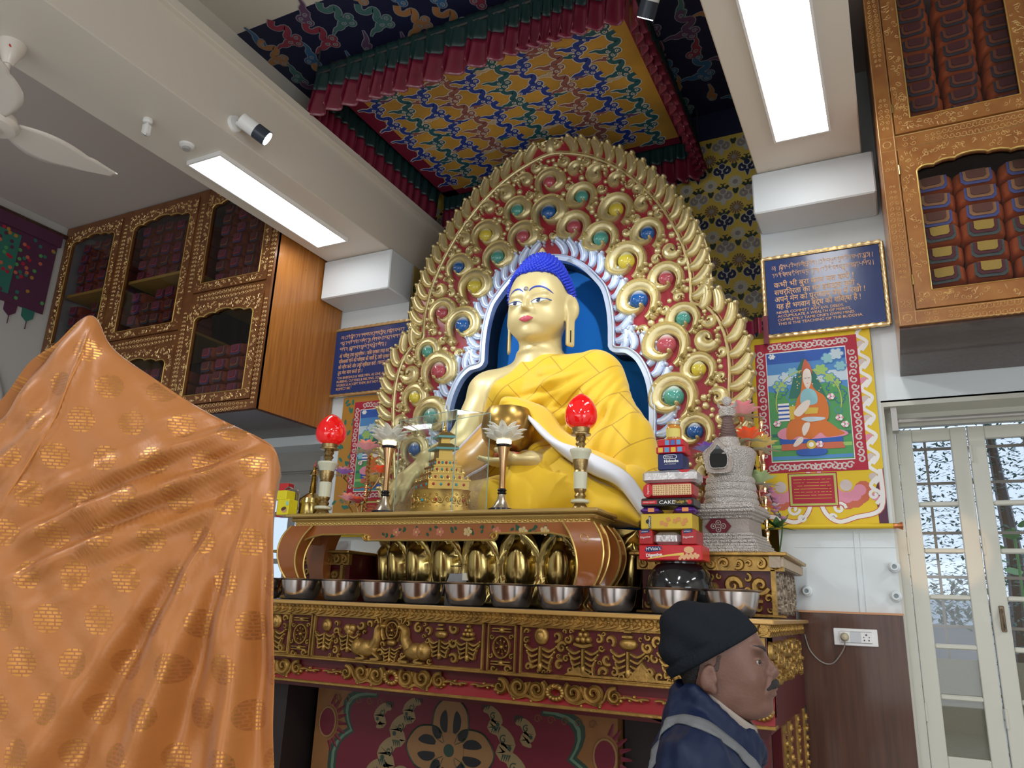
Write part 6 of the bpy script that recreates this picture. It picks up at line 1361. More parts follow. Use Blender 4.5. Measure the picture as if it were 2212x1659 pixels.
def fill_books(proto_list, x0, x1, z0, z1, w, h, y, label, group, seed=1, uneven=0):
    r_ = random.Random(seed); nc = max(1, int((x1-x0)/w)); cw = (x1-x0)/nc
    for c in range(nc):
        z = z0; top = z1-(r_.random()*uneven*h*2.2 if uneven else 0)
        while z+h*.9 < top:
            p = proto_list[r_.randrange(len(proto_list))]; o = p if not p.get('used') else copy_tree(p); p['used'] = 1
            if 'used' in o.keys() and o is not p: del o['used']
            o.location = (x0+cw*(c+.5)+r_.uniform(-.006, .006), y+r_.uniform(0, .02), z); o.rotation_euler = (0, R(r_.uniform(-3, 3)), R(r_.uniform(-3, 3))); tag(o, label, 'book', group); z += h*r_.uniform(.98, 1.1)
def scallop(u0, u1, z):
    W_ = u1-u0; P = [(0, -.11), (.012, -.085), (.05, -.055), (.1, -.05), (.16, -.062), (.175, -.045), (.24, -.022), (.31, -.018), (.355, -.03), (.37, -.012), (.43, .008), (.5, .014)]
    P = P+[(1-a, b) for a, b in P[::-1]][1:]; return [(u0+a*W_, z+b*W_*.9) for a, b in P]
def carve_strip(q, T, u0, u1, v0, v1, seed, dens=1):
    """gilded line carving: small curls and leaves, in a band"""
    r_ = random.Random(seed); wv = v1-v0; wu = u1-u0; n = int(dens*(wu*wv)/(.0006))
    for i in range(n):
        u, v = r_.uniform(u0, u1), r_.uniform(v0, v1); a = r_.uniform(0, 6.28); r0 = r_.uniform(.008, .014)
        if r_.random() < .6: q.relief(spiral(u, v, r0, r0*.3, a, .9, 8, r_.choice((1, -1))), .0016, .003, T, prof=3)
        else: q.relief([(u-r0*math.cos(a), v-r0*math.sin(a)), (u, v), (u+r0*math.cos(a), v+r0*math.sin(a))], [.001, .003, .001], .003, T, prof=3)
def scrollchain(q, T, u0, v0, u1, v1, w, n):
    for i in range(n):
        t = (i+.5)/n; u, v = lerp(u0, u1, t), lerp(v0, v1, t); s_ = w*(.45+.55*math.sin(PI*t)); a = math.atan2(v1-v0, u1-u0)
        for k in (1, -1): q.relief(spiral(u+k*s_*.45*math.sin(a), v-k*s_*.45*math.cos(a), s_*.42, s_*.1, a+PI*(k > 0), 1.15, 10, k), .0017, .0035, T, prof=3)
def cab_door(root, x0, x1, z0, z1, y, st, name='door', seed=1, wd=None, botr=.07):
    """glazed door: carved frame with a scalloped head, gilt rim, glass"""
    T = onY(y); q = MB(); th = .028
    q.box((x0, y-th, z0), (x0+st, y, z1)); q.box((x1-st, y-th, z0), (x1, y, z1)); q.box((x0+st, y-th, z0), (x1-st, y, z0+botr))
    S_ = scallop(x0+st, x1-st, z1-.09); n = len(S_); V = [(u, y-th, v) for u, v in S_]+[(u, y-th, z1) for u, v in S_]+[(u, y, v) for u, v in S_]
    q.add(V, [(i, i+1, n+i+1, n+i) for i in range(n-1)]+[(2*n+i, 2*n+i+1, i+1, i) for i in range(n-1)]); d = wb(q, name, wd or WOODC, root, 0)
    def sub(q, nm, m, sm=40):
        o = q.build(nm, m, None, sm); o.parent = d; return o
    q = MB(); q.relief(S_, .005, .008, onY(y-th)); q.relief([(x0+st, S_[0][1]), (x0+st, z0+botr), (x1-st, z0+botr), (x1-st, S_[0][1])], .004, .006, onY(y-th)); sub(q, 'gilt_rim', GL)
    q = MB(); Tc = onY(y-th)
    carve_strip(q, Tc, x0+.012, x0+st-.012, z0+.02, z1-.02, seed); carve_strip(q, Tc, x1-st+.012, x1-.012, z0+.02, z1-.02, seed+1); carve_strip(q, Tc, x0+st, x1-st, z0+.012, z0+botr-.012, seed+2)
    for i in range(0, n-1): 
        if z1-S_[i][1] > .05: carve_strip(q, Tc, S_[i][0], S_[i+1][0]+.001, S_[i][1]+.02, z1-.014, seed+5+i, 1.1)
    sub(q, 'carving', CARV, 50)
    q = MB(); q.add([(x0+st, y-.01, z0+botr), (x1-st, y-.01, z0+botr), (x1-st, y-.01, z1-.04), (x0+st, y-.01, z1-.04)], [(0, 1, 2, 3)]); sub(q, 'glass', PANE2, 0)
    q = MB(); 
    for zz_ in (z0+.12, z1-.14): q.tube([(x0-.002, y-th-.004, zz_), (x0-.002, y-th-.004, zz_+.05)], .005, 8)
    sub(q, 'hinges', BRASS)
    return d
PANE2 = pane_glass('cabinet_glass', (.78, .78, .8), .5, 3.0, .03)
GILTW = WOODC
# right cabinet
CABY = 3.8
rcab = empty('scripture_cabinet', (.6, 4.2, 2.98)); tag(rcab, 'tall carved honey-wood scripture cabinet above the glazed door, at the right edge', 'cabinet')
cx0r = .112
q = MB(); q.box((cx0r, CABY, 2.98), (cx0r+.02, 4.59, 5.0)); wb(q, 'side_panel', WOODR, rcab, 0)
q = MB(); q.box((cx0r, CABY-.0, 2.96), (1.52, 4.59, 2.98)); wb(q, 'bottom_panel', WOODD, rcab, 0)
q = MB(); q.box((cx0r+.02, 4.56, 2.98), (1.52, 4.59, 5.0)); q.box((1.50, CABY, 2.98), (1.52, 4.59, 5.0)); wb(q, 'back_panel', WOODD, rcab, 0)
q = MB(); q.box((cx0r, CABY-.02, 2.975), (cx0r+.075, CABY+.02, 5.0)); q.box((cx0r+.075, CABY-.018, 2.975), (1.52, CABY+.02, 3.045)); q.box((cx0r+.075, CABY-.018, 3.90), (1.52, CABY+.02, 3.985)); q.box((.80, CABY-.015, 3.045), (.86, CABY+.02, 5.0)); wb(q, 'frame', WOODC, rcab, 0)
q = MB(); TC_ = onY(CABY-.02)
for z0, z1 in ((3.06, 3.10), (3.2, 3.72), (3.78, 3.86), (4.02, 4.22), (4.4, 4.9)): scrollchain(q, TC_, cx0r+.036, z0, cx0r+.036, z1, .034, max(2, int((z1-z0)/.03)))
for z in (3.01, 3.942):
    for k in range(8): a = 2*PI*k/8; q.relief([(cx0r+.036+.018*math.cos(a+t), z+.018*math.sin(a+t)) for t in (-.35, 0, .35)], .0025, .004, TC_, prof=3)
    scrollchain(q, onY(CABY-.018), cx0r+.1, z, cx0r+.17, z, .04, 2); scrollchain(q, onY(CABY-.018), cx0r+.2, z, .78, z, .045, 18)
for v in (2.98, 3.04, 3.905, 3.98): q.relief([(cx0r, v), (1.52, v)], .002, .003, onY(CABY-.018), prof=3)
q.relief([(cx0r+.004, 2.98), (cx0r+.004, 5.0)], .002, .004, TC_, prof=3); q.relief([(cx0r+.07, 2.98), (cx0r+.07, 5.0)], .002, .004, TC_, prof=3)
wb(q, 'carving', CARV, rcab, 50)
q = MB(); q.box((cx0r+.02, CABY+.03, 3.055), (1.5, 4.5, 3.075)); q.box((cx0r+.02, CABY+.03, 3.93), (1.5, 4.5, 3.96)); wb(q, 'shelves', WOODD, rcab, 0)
cab_door(rcab, cx0r+.078, .80, 3.048, 3.898, CABY-.0, .072, 'lower_door', 3, botr=.085); cab_door(rcab, cx0r+.078, .80, 3.988, 4.99, CABY-.0, .072, 'upper_door', 9, botr=.075)
cab_door(rcab, .865, 1.5, 3.048, 3.898, CABY-.0, .072, 'lower_door', 13, botr=.085); cab_door(rcab, .865, 1.5, 3.988, 4.99, CABY-.0, .072, 'upper_door', 19, botr=.075)
P_ = [book_proto(.185, .095, 'blue'), book_proto(.185, .1, 'gold')]
fill_books(P_[1:], .235, .80, 3.09, 3.50, .186, .098, CABY+.06, 'orange scripture bundle with green and gold flap, lower door of the right cabinet', 'lower scriptures in the right cabinet', 1)
fill_books(P_[:1], .235, .80, 3.50, 3.885, .186, .095, CABY+.07, 'orange scripture bundle with blue-edged brown flap, lower door of the right cabinet', 'blue-flapped scriptures in the right cabinet', 3, .1)
P_ = [book_proto(.17, .09, 'dark')]
fill_books(P_, .24, .80, 3.975, 4.93, .18, .088, CABY+.07, 'orange scripture bundle with dark flap, upper door of the right cabinet', 'upper scriptures in the right cabinet', 4)
# left cabinet
WOODK = wood('shaded_carved_wood', (.2, .075, .02), (.13, .042, .012), .35, (3, 3, 3), .3)  # same wood as the right cabinet, left bay's dimness put into its colour
lcab = empty('scripture_cabinet', (-5.2, 4.2, 2.91)); tag(lcab, 'long carved brown scripture cabinet high in the left bay, above the orange drape', 'cabinet')
lx1 = -3.93; lx0 = -6.55
q = MB(); q.box((lx1-.02, CABY, 2.91), (lx1, 4.59, 4.81)); wb(q, 'side_panel', WOODR, lcab, 0)
q = MB(); 
for i in range(8): q.ball((lx1+.001, 3.95+.17*(i % 4), 3.2+.9*(i//4)), .004, 6)
wb(q, 'screw_heads', BRASS, lcab)
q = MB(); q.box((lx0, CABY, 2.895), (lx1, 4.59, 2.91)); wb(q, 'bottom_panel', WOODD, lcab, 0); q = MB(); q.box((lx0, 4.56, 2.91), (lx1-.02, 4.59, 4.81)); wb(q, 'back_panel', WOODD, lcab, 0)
xs = [lx0, -5.72, -4.79, lx1-.0]
q = MB()
for i, x in enumerate(xs): 
    a = max(x-.05, lx0); b = min(x+.05, lx1); q.box((a, CABY-.02, 2.905), (b, CABY+.02, 4.81))
for z0, z1 in ((2.905, 2.98), (3.50, 3.60)): q.box((-6.5, CABY-.015, z0), (-4.74, CABY+.02, z1))
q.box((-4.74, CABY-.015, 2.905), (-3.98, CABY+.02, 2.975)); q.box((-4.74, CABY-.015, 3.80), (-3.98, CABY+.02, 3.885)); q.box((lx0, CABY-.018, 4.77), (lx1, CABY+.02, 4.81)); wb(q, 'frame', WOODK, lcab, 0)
q = MB(); TL_ = onY(CABY-.02)
for x in (-5.72, -4.79, lx1-.03):
    scrollchain(q, TL_, x, 2.93, x, 3.75, .036, 24); scrollchain(q, TL_, x, 3.9, x, 4.7, .034, 22)
for a, b, z in ((-6.4, -5.8, 3.55), (-5.62, -4.85, 3.55), (-4.7, -4.0, 3.842), (-4.7, -4.0, 2.94), (-5.6, -4.86, 2.94)): scrollchain(q, onY(CABY-.015), a, z, b, z, .05, 18)
wb(q, 'carving', CARV, lcab, 50)
D_ = [(-6.5, -5.77, 3.605, 4.765, 'upper_door', 21), (-5.67, -4.84, 3.605, 4.765, 'upper_door', 22), (-4.74, -3.985, 3.89, 4.765, 'upper_door', 23), (-4.74, -3.985, 2.98, 3.795, 'lower_door', 24), (-5.67, -4.84, 2.985, 3.495, 'lower_door', 25)]
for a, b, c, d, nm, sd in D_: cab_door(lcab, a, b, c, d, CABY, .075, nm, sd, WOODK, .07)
q = MB()
for a, b in ((-6.45, -5.8), (-5.62, -4.88)): q.box((a, CABY+.03, 4.13), (b, 4.5, 4.155))
for z in (3.62, 2.99): q.box((-6.5, CABY+.03, z), (-4.82, 4.5, z+.02))
q.box((-4.76, CABY+.03, 3.86), (-3.96, 4.5, 3.88)); wb(q, 'shelves', mat('shelf_edge', (.4, .24, .05), .4), lcab, 0)
ORD = mat('rust_wrap', (.26, .05, .016), .8, bump=.35, bscale=18, vary=.4, vscale=6); P_ = [book_proto(.125, .1, 'rose', wrap=ORD), book_proto(.125, .1, 'dark', wrap=ORD)]
for i, (a, b, c, d, un, where) in enumerate(((-6.42, -5.84, 3.65, 4.12, .4, 'lower shelf behind the leftmost door'), (-6.42, -5.84, 4.16, 4.74, .1, 'upper shelf behind the leftmost door'), (-5.6, -4.92, 3.65, 4.12, .4, 'lower shelf behind the middle door'), (-5.6, -4.92, 4.16, 4.74, .1, 'upper shelf behind the middle door'), (-4.66, -4.05, 3.89, 4.74, .2, 'upper right door'), (-4.66, -4.05, 3.06, 3.58, .6, 'lower right door'), (-5.6, -4.92, 3.05, 3.4, .3, 'lower middle door'))):
    pl = [copy_tree(p) for p in P_] if i else P_
    if i:
        for p in pl: index_kids(p); p['used'] = 0
    fill_books(pl, a, b, c, d, .124, .1, CABY+.06, 'red-brown scripture bundle, '+where+' of the left cabinet', 'scriptures, '+where, 40+i, un)
for o in list(COL.objects):
    if 'used' in o.keys(): del o['used']
    if o.name.startswith('scripture_bundle') and 'label' not in o.keys():
        for c in list(o.children): bpy.data.objects.remove(c)
        bpy.data.objects.remove(o)
# ================================================================== framed signs
NVY = mat('sign_blue', (.015, .04, .17), .22, coat=.5, bump=.12, bscale=7); LET = mat('sign_letter', (.72, .42, .2), .5)
TIBS = dict(zip('ཀཁགངཅཆཇཉཏཐདནཔཕབམཙཚཞཟའཡརལཤསཧཨ', (
 '0959 1916 3935 5950 1625', '0959 191543 5950', '0949 192635 4940', '0959 1916475443325', '0959 1957245332', '0959 195724531230', '0959 294755243', '0959 392553413 1925', '0959 29275542', '0959 192747 5950 2734', '0959 1937554310', '0959 391537 4540', '09 0905 5950 0545', '09 0905 5950 054539', '0959 0905 5950 0555', '0959 0905 3925 5950 0545', '0959 195724532 5959', '0959 1957245312 30', '0959 3915 5950 1545', '0959 1936154255', '0959 1947325', '0905 3935 5950 0535', '0959 19374531', '0959 0905253945 5950', '0959 1916 5950 1644', '0959 1933 1553 5950', '0959 19355950 3513', '0959 0905293549 5950')))
def tibetan(q, s_, T, x0, y0, w, hgt):
    """Tibetan line drawn with pen strokes: head bar, body, vowel hooks, stacked letters, dots and bars"""
    adv = 0; out = []; lw = 1.0
    def put(ch, x, y, k):
        for st_ in TIBS.get(ch, '0959 1955').split():
            P = [(x+int(st_[i])*.16*k, y+int(st_[i+1])*.11*k) for i in range(0, len(st_)-1, 2)]
            if len(P) > 1: out.append(P)
    last = 0
    for ch in s_:
        o_ = ord(ch)
        if ch == ' ': adv += .5
        elif o_ == 0xF0B: out.append([(adv, .98), (adv+.1, .82)]); adv += .24
        elif o_ == 0xF0D: out.append([(adv+.1, 1.0), (adv+.1, -.15)]); adv += .3
        elif o_ in (0xF04, 0xF05): out.append([(adv, .9), (adv+.3, 1.0), (adv+.35, .6), (adv, .55), (adv+.3, .2)]); adv += .5
        elif o_ == 0xF72: out.append([(last+.1, 1.1), (last+.25, 1.35), (last+.5, 1.3), (last+.55, 1.05)])
        elif o_ == 0xF7A: out.append([(last+.1, 1.35), (last+.5, 1.05)])
        elif o_ == 0xF7C: out.append([(last, 1.35), (last+.3, 1.05), (last+.6, 1.35)])
        elif o_ == 0xF74: out.append([(last+.5, 0), (last+.2, -.1), (last+.5, -.3), (last+.7, -.15)])
        elif 0xF90 <= o_ <= 0xFBC: put(chr(o_-0x50), last+.05, -.45, .75)
        elif 0xF40 <= o_ <= 0xF6C: last = adv; put(ch, adv, 0, 1); adv += .92
    k = w/max(adv, 1)
    for P in out: flat(q, [(x0+a*k, y0+b*hgt) for a, b in P], min(k, hgt)*.075, .0006, T, 0)
def sign(x0, x1, z0, z1, y0, label, lines, tilt=0):
    """framed board; `lines` = (text, height, left, top, width)"""
    t = empty('framed_sign', ((x0+x1)/2, y0, z0)); tag(t, label, 'sign'); T0 = onY(y0-.018); w, h = x1-x0, z1-z0
    q = MB(); q.box((x0+.015, y0-.018, z0+.015), (x1-.015, y0, z1-.015)); wb(q, 'board', NVY, t, 0)
    q = MB()
    for P in ([(x0, z0), (x1, z0)], [(x1, z0), (x1, z1)], [(x1, z1), (x0, z1)], [(x0, z1), (x0, z0)]):
        n = 40; q.relief([(lerp(P[0][0], P[1][0], i/n), lerp(P[0][1], P[1][1], i/n)) for i in range(n+1)], [.013+.002*math.sin(i*2.2) for i in range(n+1)], [.016+.004*math.sin(i*2.2) for i in range(n+1)], onY(y0-.012), groove=1)
    wb(q, 'gilt_frame', mat('gilt_frame_metal', (.75, .6, .36), .28, .8), t, 50)
    tq = MB()
    for body, hh, lx, top, wd in lines:
        if 0xF00 <= ord(body[0]) < 0x1000: tibetan(tq, body, onY(y0-.019), x0+lx*w, z1-(top+hh)*h, wd*w, hh*h*.72); continue
        o = text(body, hh*h*1.25, lambda u, v, e: (u, -e, v), LET, 'lettering', None, ext=.0004, bold=.0004 if hh > .06 else .0002)
        xs_ = [v.co.x for v in o.data.vertices]
        if not xs_: bpy.data.objects.remove(o); continue
        a, b = min(xs_), max(xs_); k = wd*w/(b-a)
        for v in o.data.vertices: v.co = Vector((x0+lx*w+(v.co.x-a)*k, y0-.0192+v.co.y, z1-(top+hh)*h+v.co.z))
        world_parent(o, t)
    wb(tq, 'tibetan_lettering', LET, t, 0)
    return t
sign(-.585, .087, 3.27, 3.785, 4.575, 'framed blue sign reading NEVER COMMITT ANY EVIL DEEDS, on the right column', [
    ('༄༅།  །སྡིག་པ་ཅི་ཡང་མི་བྱ་ཞིང་། །དགེ་བ་ཕུན་སུམ་ཚོགས་པར་སྤྱད། །', .075, .08, .09, .85), ('རང་གི་སེམས་ནི་ཡོངས་སུ་འདུལ། །འདི་ནི་སངས་རྒྱས་བསྟན་པ་ཡིན། །', .075, .08, .19, .85),
    ('कभी भी बुरा काम मत करो !', .075, .09, .315, .67), ('सचरित्रता का धन इकठ्ठा करो ,', .075, .09, .41, .70), ('अपने मन को पूर्णतय वश में रखो !', .075, .09, .50, .75), ('यह ही भगवान बुद्ध की शिक्षा है !', .075, .10, .59, .70),
    ('NEVER COMMITT ANY EVIL DEEDS.', .036, .10, .69, .56), ('ACCUMULATE A WEALTH OF MERITS,', .036, .105, .737, .61), ("COMPLETELY TAME ONE'S OWN MIND.", .036, .105, .785, .64), ('THIS IS THE TEACHING OF THE BUDDHA.', .036, .105, .833, .70)])
sign(-3.945, -3.19, 3.19, 3.745, 4.575, 'framed blue sign with seven close lines and small English text, on the left column', [
    ('༄༅། །དགེ་སློང་དག་གམ་མཁས་རྣམས་ཀྱིས། །བསྲེགས་བཅད་', .07, .09, .08, .82), ('བརྡར་བའི་གསེར་བཞིན་དུ། །ལེགས་པར་བརྟགས་ལ་ང་ཡི་', .07, .09, .17, .82), ('བཀའ། །བླང་བར་བྱ་ཡི་གུས་ཕྱིར་མིན། །', .07, .09, .26, .6),
    ('ओ भिक्षु तथा बुद्धिमान । जिस प्रकार रगड़ कर, काट कर, तथा', .062, .09, .37, .84), ('पिघलाकर सोने की परीक्षा की जाती है, उसी प्रकार मेरी शिक्षाओं', .062, .09, .455, .84), ('की जाँच करो और उन्हें स्वीकार करो । परन्तु इस लिये नहीं कि', .062, .09, .54, .84), ('तुम मेरा मान करते हो ।', .062, .09, .625, .32),
    ('"OH BHIKSHUS & WISE MEN, AS ONE ASSAYS GOLD BY', .042, .09, .715, .84), ('RUBBING, CUTTING & MELTING, SO EXAMINE WELL MY', .042, .09, .77, .84), ('WORDS & ACCEPT THEM, BUT NOT BECAUSE YOU', .042, .09, .825, .76), ('RESPECT ME."', .042, .09, .88, .2)])
# ================================================================== hanging scroll paintings
PM = {k: mat('scroll_'+k, c, .6) for k, c in dict(red=(.4, .015, .04), yellow=(.72, .5, .02), pinkw=(.6, .5, .48), pink=(.68, .26, .36), coral=(.55, .13, .07), plum=(.09, .025, .06), sky=(.08, .25, .55), pale=(.5, .62, .68), green=(.08, .3, .1), leaf=(.3, .5, .14), deep=(.03, .16, .12), robe=(.6, .16, .03), skin=(.75, .66, .6), teal=(.25, .5, .55), blue=(.03, .1, .4), white=(.78, .76, .74), gold=(.6, .42, .06), ochre=(.42, .2, .03), lime=(.45, .5, .12)).items()}
PK = list(PM); PI_ = {k: i for i, k in enumerate(PK)}; PL_ = [PM[k] for k in PK]
def scroll_painting(x0, x1, z0, z1, y, label, pane, border='yellow', caption=True, seed=1, outer='yellow'):
    t = empty('hanging_scroll', ((x0+x1)/2, y, z0)); tag(t, label, 'painting'); T = onY(y)
    w = x1-x0; q = MB(); r_ = random.Random(seed); q.grid(lambda a, b: T(x0+w*a, z0+(z1-z0)*b, 0), 4, 24, PI_[outer])
    # brocade: winding white stems with pink blossoms
    def blossomp(u, v, s):
        for k in range(7): a = PI*(.05+.9*k/6)+PI; disc(q, u+s*.8*math.cos(a), v+s*.7*math.sin(a), s*.42, .0008, T, PI_['coral'], 10)
        for k in range(5): a = PI*(.1+.8*k/4)+PI; disc(q, u+s*.65*math.cos(a), v+s*.5*math.sin(a), s*.3, .0014, T, PI_['pink'], 10)
        disc(q, u, v+.1*s, s*.3, .002, T, PI_['pinkw'], 10)
    px0, px1, pz0, pz1 = pane
    if outer == 'yellow':
        zc = (z0+pz0)/2
        for u in (px0+.04, px1-.06): blossomp(u, zc+.03, .11)
        for sg in (1, -1):
            c0 = (px0+px1)/2; P = crom([(c0+sg*.03, pz0-.02), (c0+sg*.03, z0+.12), (c0+sg*.1, z0+.03), (c0+sg*.2, z0+.05), (c0+sg*.33, z0+.1), (c0+sg*.34, pz0-.06)], 6)
            for hh, g, m in ((.0008, .004, 'coral'), (.0014, 0, 'white')): flat(q, P, .011+g, hh, T, PI_[m])
            for (a, b, r) in ((.12, .1, .035), (.08, .05, .02), (.3, .17, .03)): flat(q, spiral(c0+sg*a, z0+b, r, r*.2, 0, 1.2, 14, sg), .008, .0016, T, PI_['white'])
        for i in range(9):
            v = z0+.12+i*(z1-z0-.15)/9
            P = crom([(x1-.05, v), (x1-.02, v+.05), (x1-.07, v+.1), (x1-.03, v+.15)], 5); flat(q, P, .01, .0012, T, PI_['white']); disc(q, x1-.055, v+.04, .022, .001, T, PI_['pink' if i % 3 == 0 else 'pinkw'], 8)
        q.prism([(x1-.012, z0), (x1, z0), (x1-.0, z0+.32), (x1-.05, z0+.2), (x1-.045, z0)], T, 0, .001, PI_['plum'])
    else:
        for i in range(30): disc(q, r_.uniform(x0, px0-.05), r_.uniform(z0, z1), .012, .0006, T, PI_['deep'], 7, .025, r_.uniform(0, 3))
    bw = .062     # red inner mount with pale scrolls
    q.prism([(px0-bw, pz0-bw), (px1+bw, pz0-bw), (px1+bw, pz1+bw), (px0-bw, pz1+bw)], T, 0, .0022, PI_['red'])
    for i in range(64):
        s_ = i/64*4; e = int(s_); f = s_-e; u, v = [(lerp(px0, px1, f), pz0-bw/2), (px1+bw/2, lerp(pz0, pz1, f)), (lerp(px1, px0, f), pz1+bw/2), (px0-bw/2, lerp(pz1, pz0, f))][e]
        flat(q, spiral(u, v, .022, .006, i*1.7, 1.1, 10, 1 if i % 2 else -1), .0045, .003, T, PI_['pinkw'])
    wb(q, 'brocade_mount', PL_, t, 0)
    # picture: sky, clouds, hills, halo, seated figure on a mat
    q = MB(); W_, H_ = px1-px0, pz1-pz0; U = lambda a, b: (px0+a*W_, pz0+b*H_); h = .003
    def poly(P, m, lv): q.prism([U(*p) for p in P], T, h, h+.0004*lv, PI_[m])
    poly([(0, 0), (1, 0), (1, 1), (0, 1)], 'white', 1); poly([(.01, .01), (.99, .01), (.99, .99), (.01, .99)], 'sky', 2)
    for i, c in enumerate(('blue', 'sky', 'pale')): poly([(.01, .99-.1*(i+1)), (.99, .99-.1*(i+1)), (.99, .99-.1*i), (.01, .99-.1*i)], c, 3)
    poly([(.01, .01), (.99, .01), (.99, .62), (.8, .7), (.6, .66), (.4, .68), (.2, .6), (.01, .64)], 'green', 4)
    def puff(a, b, s, m1, m2, lv=6):
        for k in range(6): c = U(a+s*.9*math.cos(k*1.05)*1.2, b+s*.6*math.sin(k*1.05)); disc(q, c[0], c[1], s*.62*W_, h+.0004*lv+.0001*k, T, PI_[m1], 12)
        c = U(a, b); disc(q, c[0], c[1], s*1.0*W_, h+.0004*lv+.0006, T, PI_[m2], 12)
        for k in range(6): c = U(a+s*.9*math.cos(k*1.05)*1.2, b+s*.6*math.sin(k*1.05)); disc(q, c[0], c[1], s*.42*W_, h+.0004*(lv+1)+.0001*k, T, PI_[m2], 12)
    for k in range(26): puff(r_.uniform(.06, .94), r_.uniform(.42, .68), r_.uniform(.03, .06), r_.choice(('deep', 'blue', 'sky')), r_.choice(('green', 'leaf', 'teal', 'green')))
    for a, b, s, m in ((.78, .9, .055, 'teal'), (.88, .93, .06, 'pale'), (.92, .82, .05, 'teal'), (.25, .76, .06, 'pale'), (.33, .8, .05, 'teal'), (.68, .8, .06, 'leaf'), (.16, .68, .06, 'leaf'), (.78, .72, .05, 'leaf'), (.08, .96, .03, 'white')): puff(a, b, s, 'sky', m, 9)
    poly([(.26, .56), (.34, .76), (.42, .86), (.47, .92), (.53, .86), (.62, .76), (.72, .56)], 'deep', 11)
    for k in range(60): c = U(r_.uniform(.3, .68), r_.uniform(.42, .8)); disc(q, c[0], c[1], .004, h+.005, T, PI_['gold' if k % 3 else 'white'], 6)
    for k in range(5): poly([(.02, .02+.05*k), (.98, .02+.05*k), (.98, .05+.05*k), (.02, .05+.05*k)], ('sky', 'green', 'leaf', 'green', 'deep')[k], 5)
    c = U(.5, .52); q.relief([(c[0]+.40*W_*math.cos(a), c[1]+.29*H_*math.sin(a)) for a in [-.25+2*PI*.58*i/40 for i in range(41)]], .003, .0006, T, PI_['lime'], prof=3, h0=h+.005)
    def smooth(P, m, lv): q.prism([U(*p) for p in crom(P, 5, True)], T, h, h+.0004*lv, PI_[m])
    poly([(.12, .36), (.26, .36), (.26, .52), (.12, .52)], 'white', 14)
    for k in range(4): poly([(.12, .375+.037*k), (.26, .375+.037*k), (.26, .39+.037*k), (.12, .39+.037*k)], 'blue', 15)
    poly([(.26, .37), (.4, .37), (.4, .49), (.26, .49)], 'gold', 15); poly([(.13, .10), (.9, .10), (.86, .17), (.14, .17)], 'coral', 13); poly([(.12, .155), (.88, .155), (.88, .21), (.12, .21)], 'blue', 15)
    smooth([(.16, .2), (.88, .2), (.84, .26), (.2, .3)], 'pink', 16)
    smooth([(.2, .22), (.24, .34), (.36, .38), (.5, .36), (.66, .36), (.84, .26), (.9, .22), (.7, .2), (.62, .24), (.5, .19), (.36, .22), (.26, .19)], 'robe', 18)
    smooth([(.32, .4), (.36, .54), (.42, .62), (.46, .8), (.5, .86), (.54, .8), (.58, .64), (.7, .56), (.74, .44), (.7, .34), (.5, .36), (.36, .36)], 'robe', 20)
    smooth([(.42, .6), (.5, .64), (.6, .6), (.6, .5), (.42, .5)], 'teal', 22); smooth([(.32, .44), (.44, .52), (.52, .53), (.5, .47), (.4, .4), (.34, .4)], 'skin', 23); poly([(.45, .41), (.6, .41), (.62, .46), (.46, .47)], 'gold', 22); smooth([(.4, .37), (.5, .34), (.66, .35), (.68, .37), (.5, .385)], 'pale', 23)
    smooth([(.455, .72), (.465, .79), (.51, .82), (.555, .79), (.56, .71), (.53, .65), (.51, .635), (.48, .655)], 'skin', 24); smooth([(.44, .76), (.46, .84), (.49, .9), (.51, .9), (.56, .84), (.58, .76), (.555, .8), (.51, .825), (.46, .8)], 'coral', 25)
    for a in (.487, .53): flat(q, [U(a-.014, .735), U(a, .73), U(a+.014, .735)], .0012, h+.0104, T, PI_['plum'])
    flat(q, [U(.497, .685), U(.52, .685)], .0016, h+.0104, T, PI_['coral'])
    smooth([(.4, .28), (.44, .33), (.5, .33), (.48, .27), (.42, .22)], 'skin', 21); smooth([(.28, .14), (.34, .2), (.4, .21), (.4, .17), (.32, .13)], 'skin', 21); smooth([(.36, .05), (.64, .05), (.66, .1), (.34, .1)], 'blue', 21)
    c = U(.5, .14); disc(q, c[0], c[1], .026, h+.0096, T, PI_['gold'], 14); disc(q, c[0], c[1], .014, h+.01, T, PI_['white'], 12)
    for a, b in ((.78, .55), (.1, .34), (.86, .36), (.92, .3), (.6, .14)):
        c = U(a, b)
        for k in range(6): disc(q, c[0]+.013*math.cos(k*1.05), c[1]+.011*math.sin(k*1.05), .009, h+.009+.0001*k, T, PI_['white' if k % 2 else 'pink'], 8)
    wb(q, 'picture', PL_, t, 0)
    if caption:
        q = MB(); a0, a1, b0, b1 = px0+.10, px1-.12, z0+.13, pz0-.085
        for g, m, lv in ((.018, 'red', 1), (.012, 'lime', 2), (0, 'red', 3)): q.prism([(a0-g, b0-g), (a1+g, b0-g), (a1+g, b1+g), (a0-g, b1+g)], T, .001, .002+.0005*lv, PI_[m])
        for k in range(7):
            for j in range(22):
                if r_.random() < .85: uu = a0+.012+j*(a1-a0-.03)/22; v = b1-.02-k*(b1-b0-.03)/7; flat(q, [(uu, v), (uu+.011, v)], .0013, .0045, T, PI_['gold'])
        wb(q, 'caption_patch', PL_, t, 0)
    q = MB(); q.tube([(x0+.01, y-.012, z0), (x1+.02, y-.012, z0)], .014, 12); wb(q, 'roller', PM['yellow'], t)
    for x in (x0, x1+.02):
        q = MB(); sg = 1 if x > x0 else -1; q.lathe((x, y-.012, z0), [(.001, 0), (.015, 0), (.013, .02*sg), (.022, .045*sg), (.001, .05*sg)], 16, ax='x'); wb(q, 'roller_knob', mat('copper_knob', (.6, .22, .08), .3, .7), t)
    return t
